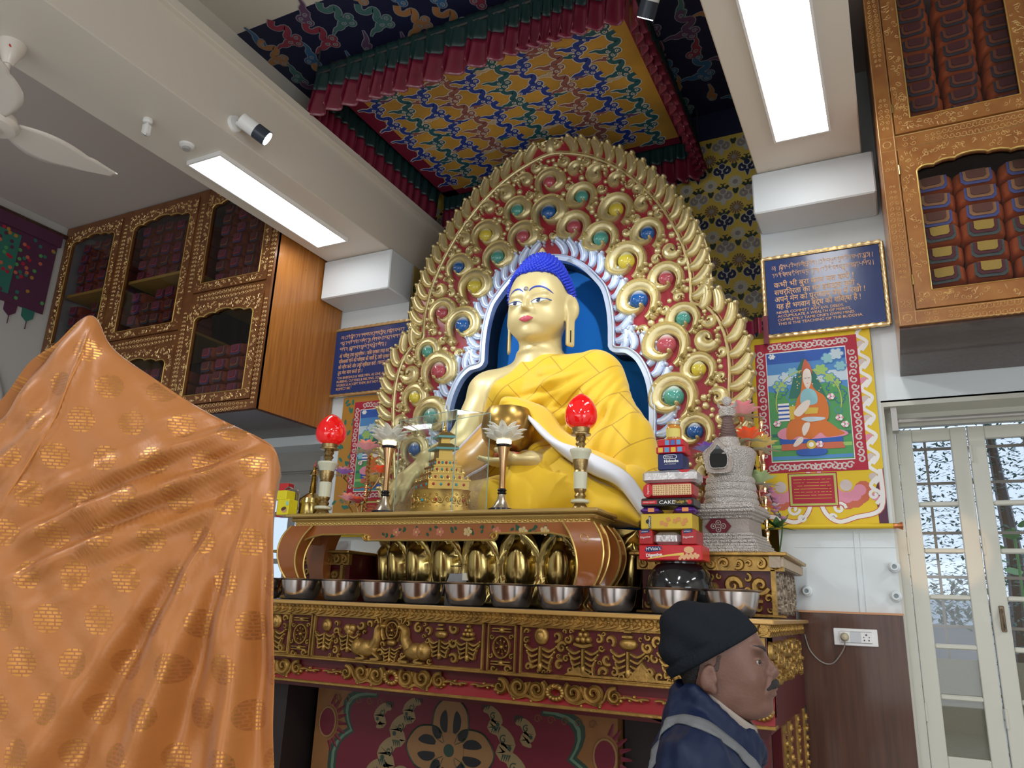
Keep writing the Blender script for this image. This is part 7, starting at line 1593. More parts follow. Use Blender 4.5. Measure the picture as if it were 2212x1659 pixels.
scroll_painting(-.69, -.02, 2.13, 3.27, 4.57, 'bright scroll painting of a seated orange-robed figure, right of the aureole under the sign', (-.60, -.155, 2.50, 3.17))
scroll_painting(-3.80, -2.95, 2.1, 3.17, 4.57, 'scroll painting partly hidden by crystal lotus and aureole, left under the blue sign', (-3.62, -3.12, 2.42, 3.06), outer='ochre', seed=4)
q = MB(); q.grid(lambda u, v: (-.72+.12*u, 4.5-.03*math.sin(u*9), 3.28+.1*v+.01*math.sin(u*12)), 14, 4); q.box((-.60, 4.53, 3.22), (-.57, 4.55, 3.4)); o = q.build('red_silk_cover', SILKR, smooth=60); tag(o, 'folded red silk cover peeking out beside the right sign, above the right painting', 'cloth')
# framed hanging on the left wall, over the arch
def onXw(u, v, h): return (-6.555+h, u, v)
t = empty('dark_scroll', (-6.55, 3.2, 3.95)); tag(t, 'dim dark brocade scroll painting on the far left wall, cut by the photo edge', 'painting'); q = MB(); r_ = random.Random(8)
q.prism([(2.3, 3.95), (3.72, 3.95), (3.72, 4.68), (2.3, 4.68)], onXw, 0, .012, PI_['plum']); q.prism([(2.3, 4.6), (3.74, 4.6), (3.74, 4.72), (2.3, 4.72)], onXw, 0, .03, PI_['plum']); q.prism([(2.75, 4.02), (3.4, 4.02), (3.4, 4.56), (2.75, 4.56)], onXw, 0, .016, PI_['deep'])
for k in range(190): u, v = r_.uniform(2.35, 3.7), r_.uniform(4.0, 4.58); disc(q, u, v, .017, .0175 if 2.75 < u < 3.4 else .0135, onXw, PI_[r_.choice(('deep', 'green', 'red', 'ochre', 'plum', 'coral'))], 9)
disc(q, 3.08, 4.36, .14, .019, onXw, PI_['blue'], 18); q.prism([(2.9, 4.12), (3.26, 4.12), (3.2, 4.22), (3.12, 4.3), (3.1, 4.42), (3.04, 4.42), (3.02, 4.3), (2.95, 4.22)], onXw, .0, .021, PI_['skin']); disc(q, 3.07, 4.42, .05, .022, onXw, PI_['skin'], 12)
for i in range(9): u = 2.4+i*.15; q.prism([(u-.055, 3.97), (u+.055, 3.97), (u+.05, 3.88), (u, 3.84), (u-.05, 3.88)], onXw, 0, .008, PI_[('pinkw', 'plum', 'deep')[i % 3]]); q.tube([(-6.545, u, 3.84), (-6.545, u, 3.77)], .004, 5, PI_['plum'])
wb(q, 'painted_cloth', PL_, t, 0)
q = MB(); q.tube([(-6.54, 2.2, 4.72), (-6.54, 3.78, 4.72)], .02, 10); wb(q, 'rod', WOODD, t)
# arched recess frame on the left wall
q = MB(); A_ = [(3.55, 0), (3.55, 2.95)]+[(2.75+.8*math.cos(a), 2.95+.72*math.sin(a)) for a in [PI*i/20 for i in range(1, 20)]]+[(1.95, 2.95), (1.95, 0)]
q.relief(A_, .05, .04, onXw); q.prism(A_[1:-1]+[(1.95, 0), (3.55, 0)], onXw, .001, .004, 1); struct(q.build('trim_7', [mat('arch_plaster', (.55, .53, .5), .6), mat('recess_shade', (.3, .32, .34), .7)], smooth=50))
t = empty('window_1', (-6.5, 2.7, 1.5)); struct(t); q = MB(); 
for i in range(4): q.box((-6.552, 2.1+.42*i, 1.2), (-6.53, 2.14+.42*i, 3.1))
for z in (1.2, 2.1, 3.06): q.box((-6.552, 2.1, z), (-6.53, 3.4, z+.05))
wb(q, 'window_frame', mat('blue_grey_frame', (.25, .38, .5), .5), t, 0)
# ================================================================== right-hand wall: wainscot, socket, pipes, glazed door
q = MB(); q.box((-.50, WALL-.03, 0), (.002, WALL, 1.672)); q.box((-.51, WALL-.035, 1.672), (.006, WALL, 1.682), 1); struct(q.build('trim_8', [WOODP, mat('orange_edge', (.6, .3, .15), .5)], smooth=0))
q = MB(); q.box((-.20, WALL-.006, 1.68), (-.194, WALL, 2.1)); q.box((-.17, WALL-.004, 1.68), (-.166, WALL, 2.1)); q.box((-.50, WALL-.003, 2.02), (0, WALL, 2.024)); struct(q.build('trim_9', WALLW, smooth=0))
a, b = at(1800, 1357, y=WALL-.03), at(1898, 1397, y=WALL-.03); zc = (a.z+b.z)/2
t = empty('wall_socket', ((a.x+b.x)/2, WALL-.03, zc)); tag(t, 'white double socket plate with switch and plug, on the brown wainscot', 'socket')
q = MB(); q.bbox((a.x, WALL-.042, zc-.043), (b.x, WALL-.03, zc+.043), .003); wb(q, 'plate', PLW, t)
w = b.x-a.x
for i, f in enumerate((.26, .5, .75)): q = MB(); q.bbox((a.x+w*f-.028, WALL-.046, zc-.028), (a.x+w*f+.028, WALL-.041, zc+.028), .003); wb(q, ('socket_module', 'switch', 'socket_module')[i], mat('module_grey', (.6, .62, .66), .35) if i == 1 else PLW, t)
q = MB()
for dx, dz, r in ((0, .014, .005), (-.013, .002, .003), (.013, .002, .003), (-.011, -.013, .004), (.011, -.013, .004)): disc(q, a.x+w*.75+dx, zc+dz, r, .0005, onY(WALL-.0465), 0, 10)
wb(q, 'pin_holes', BLACK, t, 0)
c = Vector((a.x+w*.26, WALL-.05, zc)); t = empty('power_plug', c); tag(t, 'cream round plug with thin cord, in the left socket of the plate', 'plug'); q = MB(); q.lathe((c.x, WALL-.046, c.z), [(.001, 0), (.02, 0), (.022, .02), (.014, .045), (.001, .05)], 16, ax='y'); wb(q, 'plug_body', mat('cream_plastic', (.55, .48, .33), .4), t)
q = MB(); P = [(c.x, WALL-.08, c.z-.005), (c.x-.01, WALL-.06, c.z-.06), tuple(at(1800, 1432, y=WALL-.035)), tuple(at(1775, 1430, y=WALL-.035)), tuple(at(1750, 1405, y=WALL-.035)), tuple(at(1738, 1370, y=WALL-.035))]; q.tube(crom(P, 8), .0035, 6); wb(q, 'cord', mat('twisted_cord', (.3, .27, .25), .5), t)
for i, (px, py) in enumerate(((1932, 1225), (1936, 1288), (1744, 1277))):
    c = at(px, py, y=WALL-.002); q = MB(); q.lathe((c.x, WALL-.001, c.z), [(.001, 0), (.03, 0), (.028, .012), (.02, .016), (.02, .05), (.012, .05), (.011, .02), (.001, .02)], 20, ax='y'); o = q.build('pipe_stub', WALLW); tag(o, ['white pipe stub on the wall, upper one beside the door frame', 'white pipe stub on the wall, lower one beside the door frame', 'white pipe stub low on the wall, next to the carved tier'][i], 'pipe', 'capped pipe stubs')
# door recess and the door itself
DY = 4.8; DW = mat('door_cream_paint', (.60, .59, .52), .45, bump=.12, bscale=14)
q = MB(); q.box((0, WALL+.3-.02, 2.79), (1.5, DY+.1, 2.83)); q.box((.0, WALL, 2.795), (1.5, WALL+.25, 2.83)); q.box((-.01, WALL+.001, 0), (.012, DY+.04, 2.82)); struct(q.build('trim_10', DW, smooth=0))
q = MB(); q.box((.0, DY-.03, 0), (.058, DY+.07, 2.80)); q.box((.02, DY, 2.72), (1.4, DY+.06, 2.80)); q.box((1.32, DY, 0), (1.4, DY+.06, 2.8)); struct(q.build('trim_11', DW, smooth=0))
q = MB(); q.tube([(.05, 4.66, 2.72), (1.4, 4.66, 2.72)], .014, 10); q.box((.045, 4.62, 2.66), (.075, 4.70, 2.80)); o = q.build('curtain_rod', mat('rod_metal', (.4, .38, .36), .4, .5)); tag(o, 'thin metal rod across the top of the glazed door recess', 'rod')
GLS = pane_glass('door_glass', (.85, .9, .92), .9, 2.5, .08)
def door(n, x0, x1, handle):
    d = empty('door_%d' % n, (x0, DY, 0)); struct(d); st = .08; 
    zt = 2.70; rails = [at(2060, py, y=DY).z for py in (1642, 1512, 1400, 1293, 1191, 1090)]; rails = [.98, 1.20, 1.452, 1.69, 1.93, 2.165, 2.40]
    rails = [at(2060+ (py-1100)*.0, py, y=DY).z for py in (1636, 1508, 1398, 1291, 1190, 1088)]
    q = MB(); q.bbox((x0, DY+.005, 0), (x0+st, DY+.05, zt), .004); q.bbox((x1-st, DY+.005, 0), (x1, DY+.05, zt), .004); q.bbox((x0+st, DY+.006, 0), (x1-st, DY+.049, rails[0]), .004); q.bbox((x0+st, DY+.006, zt-.07), (x1-st, DY+.049, zt), .004); wb(q, 'door_leaf', DW, d, 30)
    q = MB()
    for z in rails[1:]: q.bbox((x0+st, DY, z-.012), (x1-st, DY+.045, z+.014), .006)
    wb(q, 'glazing_bars', DW, d, 30)
    q = MB(); q.add([(x0+st, DY+.03, rails[0]), (x1-st, DY+.03, rails[0]), (x1-st, DY+.03, zt-.07), (x0+st, DY+.03, zt-.07)], [(0, 1, 2, 3)]); wb(q, 'glass', GLS, d, 0)
    q = MB(); q.box((x0+st, DY+.034, rails[0]), (x1-st, DY+.038, rails[2]-.06)); wb(q, 'lower_film', mat('beige_film', (.2, .17, .11), .6, bump=.2, bscale=120), d, 0)
    if handle is not None:
        q = MB(); hx = handle; hz = at(2190, 1340, y=DY).z; q.bbox((hx-.012, DY-.004, hz-.06), (hx+.012, DY+.006, hz+.07), .003); q.tube(crom([(hx, DY, hz+.05), (hx, DY-.035, hz+.035), (hx, DY-.04, hz), (hx, DY-.035, hz-.035), (hx, DY, hz-.05)], 6), .006, 8); wb(q, 'door_handle', mat('dark_brass', (.2, .15, .1), .35, .9), d)
    q = MB()
    for z in (1.15, 2.0, 2.5): q.tube([(x0+.004, DY-.004, z), (x0+.004, DY-.004, z+.09)], .007, 8)
    wb(q, 'hinges', DW, d)
    return d
xg = at(2097, 1000, y=DY).x
door(1, .06, xg-.003, None); door(2, xg+.003, xg+.39, xg+.05); door(3, xg+.4, 1.31, None)
# window bars and what stands outside
gb = empty('window_grille', (.3, DY+.16, .0)); tag(gb, 'brown iron grille behind the glazed door panes', 'grille')
q = MB(); x = .2
while x < 1.4: q.box((x, DY+.15, .3), (x+.014, DY+.16, 2.7)); x += .245
wb(q, 'upright_bars', mat('grille_paint', (.25, .2, .16), .5), gb, 0)
q = MB()
for z in (1.0, 1.28, 1.62, 1.88, 2.12, 2.4, 2.6): q.box((.02, DY+.14, z), (1.5, DY+.15, z+.016))
wb(q, 'cross_bars', mat('grille_paint', (.25, .2, .16), .5), gb, 0)
q = MB(); q.box((-3, 5.3, -.1), (6, 14, 0)); struct(q.build('terrace_floor', mat('terrace', (.35, .33, .3), .7), smooth=0))
lf = mat('foliage', (.1, .22, .17), .5, vary=.6, vscale=5); SKYL = mat('pale_facade', (.55, .6, .66), .7)
def tree(x, y, h, r, n, label, seed):
    t = empty('tree', (x, y, 0)); tag(t, label, 'tree', 'trees outside the glazed door'); rr = random.Random(seed); q = MB(); q.tube([(x, y, 0), (x+.1, y, h*.5), (x, y, h*.9)], [.12, .08, .03], 8); wb(q, 'trunk', WOODD, t)
    q = MB()
    for i in range(n):
        a, b, c = rr.gauss(0, r*.5), rr.gauss(0, r*.5), rr.uniform(.5, h); s_ = rr.uniform(.02, .045); u, v = rr.uniform(0, 6.28), rr.uniform(-.6, .6)
        d1 = Vector((math.cos(u), math.sin(u), v))*s_; d2 = Vector((-math.sin(u), math.cos(u), rr.uniform(-.5, .5)))*s_*.4; p = Vector((x+a, y+b, c)); q.add([p-d1, p+d2, p+d1, p-d2], [(0, 1, 2, 3)])
    wb(q, 'foliage', lf, t, 0)
tree(1.0, 9.5, 4.6, 1.5, 9000, 'dark leafy tree seen through the narrow left door panes', 1); tree(2.8, 10.2, 5.0, 1.4, 9000, 'leafy tree farther right outside, seen through the middle door', 2); tree(-.6, 10.5, 4.2, 1.4, 3000, 'leafy tree outside, behind the left edge of the doors', 3)
q = MB(); c = at(2060, 1390, y=5.7); q.bbox((c.x-.12, 5.6, 0), (c.x+.16, 5.85, c.z+.1), .01); o = q.build('planter', mat('grey_planter', (.28, .27, .3), .6)); tag(o, 'grey square planter outside, behind the left door lower panes', 'planter')
q = MB(); rr = random.Random(3)
for i in range(240):
    p = Vector((c.x+rr.gauss(.02, .1), 5.7+rr.gauss(0, .08), c.z+.1+rr.uniform(-.02, .28))); u = rr.uniform(0, 6.28); d1 = Vector((math.cos(u), math.sin(u), rr.uniform(-.4, .9)))*.045; d2 = Vector((-math.sin(u), math.cos(u), 0))*.014; q.add([p-d1, p+d2, p+d1, p-d2], [(0, 1, 2, 3)])
o = q.build('potted_shrub', mat('shrub_leaf', (.08, .14, .07), .5), smooth=0); tag(o, 'small leafy shrub growing in the grey planter outside', 'plant')
q = MB(); c = at(2205, 1250, y=5.5)
for i in range(7):
    u = i*.9; p = Vector((c.x+.06*math.cos(u), 5.5, c.z-.12+i*.07)); lotus_petal(q, tuple(p), u, 0, .12, .05, .3, 0, .2, n=5)
q.tube([(c.x, 5.5, 0), (c.x, 5.5, c.z+.3)], .008, 6); o = q.build('broad_leaved_plant', mat('fresh_leaf', (.12, .3, .08), .5)); tag(o, 'broad-leaved green plant outside the middle door, at the photo edge', 'plant')
q = MB(); q.box((-3.0, 13.8, 0), (6, 13.95, 2.0)); struct(q.build('garden_wall', SKYL, smooth=0))
# window in the left bay seen behind the red lamp
wn = empty('window_2', (-4.6, 4.85, 0)); struct(wn); q = MB()
for x in (-5.38, -5.0, -4.72, -4.44, -4.02): q.box((x-.022, 4.82, 0), (x+.022, 4.86, 2.45))
for z in (1.1, 1.5, 1.9, 2.28, 2.42): q.box((-5.4, 4.82, z), (-3.98, 4.86, z+.04))
wb(q, 'window_frame', mat('dim_frame', (.3, .28, .27), .5), wn, 0); q = MB(); q.box((-5.4, 4.83, 2.46), (-3.94, 4.9, 2.84)); wb(q, 'head_board', mat('dim_board', (.34, .32, .29), .6), wn, 0)
q = MB(); q.add([(-5.4, 4.85, 0), (-3.98, 4.85, 0), (-3.98, 4.85, 2.45), (-5.4, 4.85, 2.45)], [(0, 1, 2, 3)]); wb(q, 'glass', GLS, wn, 0)
q = MB(); q.grid(lambda u, v: (-4.12+.16*u, 4.74+.015*math.sin(u*25), .3+2.45*v), 30, 2); o = q.build('pale_curtain', mat('voile', (.55, .55, .58), .8), smooth=80); tag(o, 'pale hanging curtain at the left bay window, behind the silk lotuses', 'curtain')
q = MB(); q.tube([(-5.4, 4.7, 2.62), (-3.96, 4.7, 2.62)], .012, 8); o = q.build('curtain_rail', mat('rod_metal', (.3, .28, .26), .4, .5)); tag(o, 'dark curtain rail above the left bay window', 'rail')
# ================================================================== draped throne in the left foreground
_n = Vector((-math.sin(YAW), math.cos(YAW), 0)); _r2 = Vector((math.cos(YAW), math.sin(YAW), 0))
ORS = bpy.data.materials.new('orange_gold_brocade'); ORS.use_nodes = True; N, L = nodes(ORS); p = N['Principled BSDF']
def nd(t, **k):
    n = N.new('ShaderNode'+t)
    for a, b in k.items():
        if a == 'op': n.operation = b
        else: n.inputs[int(a[1:])].default_value = b
    return n
def mth(op, a, b=None, c=None):
    n = N.new('ShaderNodeMath'); n.operation = op
    for i, x in enumerate((a, b, c)):
        if x is None: continue
        if isinstance(x, (int, float)): n.inputs[i].default_value = x
        else: L.new(x, n.inputs[i])
    return n.outputs[0]
uvn = N.new('ShaderNodeUVMap'); sp = N.new('ShaderNodeSeparateXYZ'); L.new(uvn.outputs[0], sp.inputs[0]); u_, v_ = sp.outputs[0], sp.outputs[1]
CS, RS_ = .118, .098     # spacing of the woven roundels, in metres
row = mth('FLOOR', mth('DIVIDE', v_, RS_)); ush = mth('ADD', mth('DIVIDE', u_, CS), mth('MULTIPLY', mth('MODULO', mth('ABSOLUTE', row), 2.0), .5))
cu = mth('MULTIPLY', mth('SUBTRACT', mth('FRACT', ush), .5), CS); cv = mth('MULTIPLY', mth('SUBTRACT', mth('FRACT', mth('DIVIDE', v_, RS_)), .5), RS_)
dist = mth('SQRT', mth('ADD', mth('MULTIPLY', cu, cu), mth('MULTIPLY', cv, cv))); inm = mth('LESS_THAN', dist, .034)
br = N.new('ShaderNodeTexBrick'); cb = N.new('ShaderNodeCombineXYZ'); L.new(cu, cb.inputs[0]); L.new(cv, cb.inputs[1]); L.new(cb.outputs[0], br.inputs[0]); br.inputs['Scale'].default_value = 1; br.inputs['Brick Width'].default_value = .0155; br.inputs['Row Height'].default_value = .0085; br.inputs['Mortar Size'].default_value = .0017; br.offset = .37; br.squash = 1.6; br.squash_frequency = 3
br.inputs['Color1'].default_value = (1, 1, 1, 1); br.inputs['Color2'].default_value = (1, 1, 1, 1); br.inputs['Mortar'].default_value = (0, 0, 0, 1)
thr = mth('MULTIPLY', inm, br.outputs[0]); 
mx = N.new('ShaderNodeMix'); mx.data_type = 'RGBA'; mx.inputs[6].default_value = (.36, .122, .02, 1); mx.inputs[7].default_value = (.44, .185, .036, 1); L.new(thr, mx.inputs[0])
m3 = N.new('ShaderNodeMix'); m3.data_type = 'RGBA'; L.new(mx.outputs[2], m3.inputs[6]); m3.inputs[7].default_value = (.30, .09, .014, 1); L.new(mth('MULTIPLY', mth('SUBTRACT', inm, thr), .8), m3.inputs[0]); L.new(m3.outputs[2], p.inputs['Base Color'])
L.new(mth('MULTIPLY_ADD', thr, .62, .08), p.inputs['Metallic']); L.new(mth('MULTIPLY_ADD', thr, -.1, .42), p.inputs['Roughness']); p.inputs['Sheen Weight'].default_value = .15
wv = N.new('ShaderNodeTexNoise'); mp = N.new('ShaderNodeMapping'); L.new(uvn.outputs[0], mp.inputs[0]); mp.inputs['Scale'].default_value = (6, 900, 1); L.new(mp.outputs[0], wv.inputs[0]); wv.inputs['Scale'].default_value = 1
w2 = N.new('ShaderNodeTexNoise'); L.new(uvn.outputs[0], w2.inputs[0]); w2.inputs['Scale'].default_value = 16; w2.inputs['Detail'].default_value = 3
hb = mth('ADD', mth('MULTIPLY', wv.outputs[0], .03), mth('ADD', mth('MULTIPLY', thr, .05), mth('MULTIPLY', w2.outputs[0], .5)))
b = N.new('ShaderNodeBump'); b.inputs['Strength'].default_value = .5; b.inputs['Distance'].default_value = .012; L.new(hb, b.inputs['Height']); L.new(b.outputs[0], p.inputs['Normal'])
DD = 1.9
_pc = at(300, 1300, d=DD)
def pln(px, py):
    r = (AX[0]*((px-CX)/F_PX)-AX[1]*((py-CY)/F_PX)+AX[2]); return CAM+r*((_pc-CAM).dot(_n)/r.dot(_n))
def dpl(px, py=None, back=0.0, z=None):
    """spot on the cloth's upright front plane; back = metres behind it (leaning left as the throne's side does)"""
    if z is None: p = pln(px, py)
    else: a, b = pln(px, 900), pln(px, 1500); p = a+(b-a)*((z-a.z)/(b.z-a.z))
    return p+_n*back-_r2*(.36*max(back, 0))
def pyof(p):
    d = p-CAM; return CY-F_PX*d.dot(AX[1])/d.dot(AX[2])
top = crom([(-420, 1500), (-260, 1180), (-120, 985), (0, 866), (55, 792), (85, 765), (120, 742), (165, 697), (195, 681), (214, 695), (232, 735), (262, 768), (330, 815), (400, 862), (470, 902), (540, 935), (578, 955), (596, 975), (606, 1010)], 8)
top = resample(top, n=230)
NT = 170
def sm(x, a, b): t = min(1, max(0, (x-a)/(b-a))); return t*t*(3-2*t)
th = empty('draped_throne', at(300, 1300, d=DD)*1.0); th.location.z = 0; tag(th, 'tall throne wholly covered in orange-gold brocade with round medallions, left foreground', 'draped throne')
def fold(px, py):
    d = 0
    q_ = (px*.40+py*.92); s_ = math.exp(-((q_-1125)/95)**2)*sm(px, 20, 150)*(1-sm(px, 480, 590))
    d += s_*.024*(math.sin(q_*.085+math.sin(px*.009)*1.3)+.4*math.sin(q_*.17+1+px*.006))
    th_ = math.atan2(px-615, py-880); r_ = math.hypot(px-615, py-880)
    d += .036*sm(r_, 120, 650)*sm(-th_, -.06, .05)*(1-sm(-th_, .45, .8))*(math.sin(th_*27+math.sin(r_*.006)*1.2)+.35*math.sin(th_*55+2))
    sx = np.interp(py, [700, 900, 1050, 1160, 1660], [216, 165, 80, 0, -260]); w = px-sx            # the seam: the cloth turns away left of it
    d -= .00022*max(0, -w)*sm(py, 700, 800)*1.0; d += .010*math.exp(-(w/7)**2)*sm(py, 690, 740)
    d += .008*math.sin(px*.02+py*.013)*sm(py, 800, 1000)+.004*math.sin(px*.05-py*.031)
    if w < 0: d += .014*math.sin(w*.05+py*.03)*sm(-w, 0, 60)
    return d
def cloth(u, v):
    i = min(int(u*(len(top)-1)+.5), len(top)-1); tx, ty = top[i]
    if v < .16:                       # over the top and down the back
        w = v/.16; bk = lerp(.62, .0, w**.9); p = dpl(tx, ty, bk); p.z -= .10*(1-w)**1.5; 
        if w < .3: p.z = lerp(.05, p.z, w/.3)
        return p
    w = ((v-.16)/.84)**1.25; z0 = dpl(tx, ty).z; z = lerp(z0, .004, w); k = (z0-z)/max(z0-1.2, .01); px = tx+14*min(k, 1.5)*(tx-100)/500
    p = dpl(px, z=z); rnd_ = .055*(1-math.exp(-k*14)); out = rnd_+.06*k-.0+fold(px, pyof(p)); p = p-_n*out; p.z = z
    return p
V = []; U = []; Fc = []; nu = len(top)
for i in range(nu):
    acc = 0; last = None
    for j in range(NT):
        v = j/(NT-1); p = cloth(i/(nu-1), v); acc += (p-last).length if last else 0; last = p; V.append(tuple(p)); U.append((top[i][0]/861.0, 3-p.z if v > .16 else 3-dpl(*top[i]).z-.62*(1-v/.16)))
for i in range(nu-1):
    for j in range(NT-1): Fc.append((i*NT+j, (i+1)*NT+j, (i+1)*NT+j+1, i*NT+j+1))
# right-hand side of the throne, closing the cloth from front to back
i0 = nu-1; ns = 14; base = len(V); col_ = [j for j in range(NT) if j/(NT-1) >= .16]
for k in range(1, ns+1):
    w = k/ns
    for j in col_:
        p = Vector(V[i0*NT+j]); q_ = p+(_n-_r2*.37)*(.62*w)+_r2*(.012*math.sin(w*12+p.z*3)-.0*w); q_.z = p.z-(.10*w**1.5 if j == col_[0] else .10*w**1.5*max(0, (p.z-1.2)))
        V.append(tuple(q_)); U.append((top[i0][0]/861.0+.62*w, 3-p.z))
m_ = len(col_)
for k in range(ns):
    for jj in range(m_-1):
        a = i0*NT+col_[jj] if k == 0 else base+(k-1)*m_+jj; b_ = i0*NT+col_[jj+1] if k == 0 else base+(k-1)*m_+jj+1; Fc.append((a, base+k*m_+jj, base+k*m_+jj+1, b_))
q = MB(); q.add(V, Fc, 0, U); o = wb(q, 'brocade_cover', ORS, th, 180)
q = MB(); sp_ = [tuple(dpl(x, y)-_n*((.055*(1-math.exp(-(y-t_)/950*14))+.06*(y-t_)/950)+fold(x, y)+.002)) for x, y, t_ in ((214, 722, 700), (200, 780, 690), (180, 850, 690), (155, 915, 705), (120, 985, 742), (80, 1052, 770), (40, 1108, 810), (4, 1155, 862))]
q.tube(crom(sp_, 6), .0022, 6); wb(q, 'seam', mat('seam_thread', (.45, .16, .03), .6), th)
_n = Vector((-math.sin(YAW), math.cos(YAW), 0)); _r2 = Vector((math.cos(YAW), math.sin(YAW), 0))
# ================================================================== the visitor in the dark cap
PCn = Vector((-.4057, 2.0514, 1.5328)); _pa = YAW-R(17); _f2 = Vector((math.cos(_pa), math.sin(_pa), 0)); _l2 = Vector((-math.sin(_pa), math.cos(_pa), 0)); MM = np.array([list(_f2), list(_l2), [0, 0, 1]])
def tol(V): return np.array(PCn)[None]+V@MM
def L2(a, b, z): return PCn+_f2*a+_l2*b+Vector((0, 0, z))
pers = empty('person', (PCn.x, PCn.y, 0)); tag(pers, 'man in dark knitted cap and navy padded jacket with grey shoulder strap, walking right', 'person')
SKM = mat('brown_skin', (.15, .07, .048), .45, bump=.12, bscale=160, vary=.2, vscale=18, sss=.06)
def mhead(X, Y, Z):
    ay = np.abs(Y)
    d = s_ell(X, Y, Z, (-.03, 0, .035), (.108, .08, .1)); d = smin(d, s_ell(X, Y, Z, (.03, 0, -.02), (.066, .060, .095)), .04)
    d = smin(d, s_ell(X, Y, Z, (.02, 0, -.072), (.07, .058, .045)), .03)
    d = smin(d, s_ell(X, Y, Z, (.083, 0, -.098), (.023, .028, .021)), .022)                 # chin
    d = smin(d, s_ell(X, ay, Z, (.050, .038, -.030), (.030, .026, .028)), .022)             # cheekbones
    d = smin(d, s_ell(X, ay, Z, (.072, .03, .038), (.02, .034, .012)), .014)               # brow ridge
    d = smax(d, -s_ell(X, ay, Z, (.093, .049, .011), (.024, .028, .0125)), .010)             # eye sockets
    d = smin(d, s_ell(X, ay, Z, (.0630, .0375, .009), (.0165, .0165, .0125)), .004)
    n = s_cone(X, Y, Z, (.084, 0, .022), (.108, 0, -.014), .0085, .0125); n = smin(n, s_ell(X, ay, Z, (.100, .0145, -.022), (.0125, .0085, .0095)), .008); n = smin(n, s_ell(X, Y, Z, (.110, 0, -.018), (.0125, .0125, .0115)), .008)
    d = smin(d, n, .010)
    d = smin(d, s_ell(X, Y, Z, (.088, 0, -.053), (.026, .032, .026)), .02)                  # mouth area
    d = smin(d, s_ell(X, Y, Z, (.110, 0, -.0555), (.0085, .02, .0055)), .004); d = smin(d, s_ell(X, Y, Z, (.107, 0, -.067), (.0085, .018, .006)), .004)
    d = smax(d, -s_ell(X, Y, Z, (.118, 0, -.0612), (.010, .024, .0012)), .003)
    nl = s_cone(X, ay, Z, (.098, .026, -.028), (.088, .040, -.062), .0015, .001); d = smax(d, -nl, .010)
    d = smin(d, s_cone(X, Y, Z, (-.035, 0, -.04), (-.055, 0, -.17), .062, .064), .035)
    d = smin(d, s_ell(X, Y, Z, (.03, 0, -.108), (.05, .045, .022)), .025)
    # ears with rim and hollow
    e = s_ell(X, ay, Z, (-.043, .083, -.034), (.019, .0095, .032), 0, 0, .25); e = smin(e, s_ell(X, ay, Z, (-.032, .08, -.060), (.010, .007, .013)), .008)
    e = smax(e, -s_ell(X, ay, Z, (-.036, .0965, -.029), (.0125, .0105, .021), 0, 0, .25), .004); e = smin(e, s_ell(X, ay, Z, (-.026, .083, -.038), (.005, .007, .008)), .004)
    return smin(d, e, .008)
def hand(X, Y, Z, s):
    # relaxed hand hanging at the side
    c = (.02, s*.29, -.80); d = s_ell(X, Y, Z, (c[0], c[1], c[2]), (.042, .018, .05))
    for i, (o_, l, r) in enumerate(((-.03, .065, .0085), (-.011, .075, .009), (.009, .08, .009), (.028, .072, .0088))): d = smin(d, chain(X, Y, Z, [(c[0]+o_, c[1], c[2]-.035), (c[0]+o_+.003, c[1]-s*.004, c[2]-.035-l*.5), (c[0]+o_+.006, c[1]-s*.02, c[2]-.035-l)], [r*1.1, r, r*.8]), .006)
    return smin(d, chain(X, Y, Z, [(c[0]+.035, c[1]-s*.005, c[2]+.02), (c[0]+.055, c[1]-s*.012, c[2]-.015), (c[0]+.06, c[1]-s*.02, c[2]-.045)], [.013, .011, .009]), .01)
def torso(X, Y, Z):
    ay = np.abs(Y)
    d = s_ell(X, Y, Z, (-.06, 0, -.36), (.115, .165, .24)); d = smin(d, s_ell(X, Y, Z, (-.06, 0, -.62), (.11, .155, .16)), .08)
    d = smin(d, s_cone(X, Y, Z, (-.045, 0, -.06), (-.06, 0, -.22), .058, .075), .04); d = smin(d, s_cone(X, ay, Z, (-.07, .06, -.19), (-.07, .185, -.225), .05, .06), .05)
    for s in (1, -1):
        d = smin(d, chain(X, Y, Z, [(-.07, s*.19, -.23), (-.08, s*.265, -.50), (.0, s*.285, -.75)], [.058, .044, .03], .03), .02); d = smin(d, hand(X, Y, Z, s), .02)
        d = smin(d, chain(X, Y, Z, [(-.05, s*.085, -.68), (-.02+s*.05, s*.09, -1.06), (-.05+s*.09, s*.09, -1.44)], [.088, .06, .042], .03), .03)
        d = smin(d, s_cone(X, Y, Z, (-.05+s*.09, s*.09, -1.485), (.09+s*.09, s*.1, -1.50), .038, .028), .02)
    return d
A = sdf_obj('a', mhead, (-.17, -.12, -.2), (.14, .12, .16), .0036, SKM, None, 1, tol); B = sdf_obj('b', torso, (-.24, -.36, -1.54), (.26, .36, -.1), .0115, SKM, None, 2, tol)
q = MB()
for o in (A, B):
    q.add([tuple(v.co) for v in o.data.vertices], [tuple(f.vertices) for f in o.data.polygons]); bpy.data.objects.remove(o)
wb(q, 'body', SKM, pers, 180)
FAB = mat('charcoal_knit', (.011, .013, .017), .9, bump=.25, bscale=160, spec=.1); NV = mat('navy_nylon', (.003, .009, .034), .55, bump=.35, bscale=22, spec=.3); STRP = mat('grey_webbing', (.13, .135, .14), .8, bump=.3, bscale=300); SHT = mat('taupe_shirt', (.26, .22, .19), .8, bump=.1)
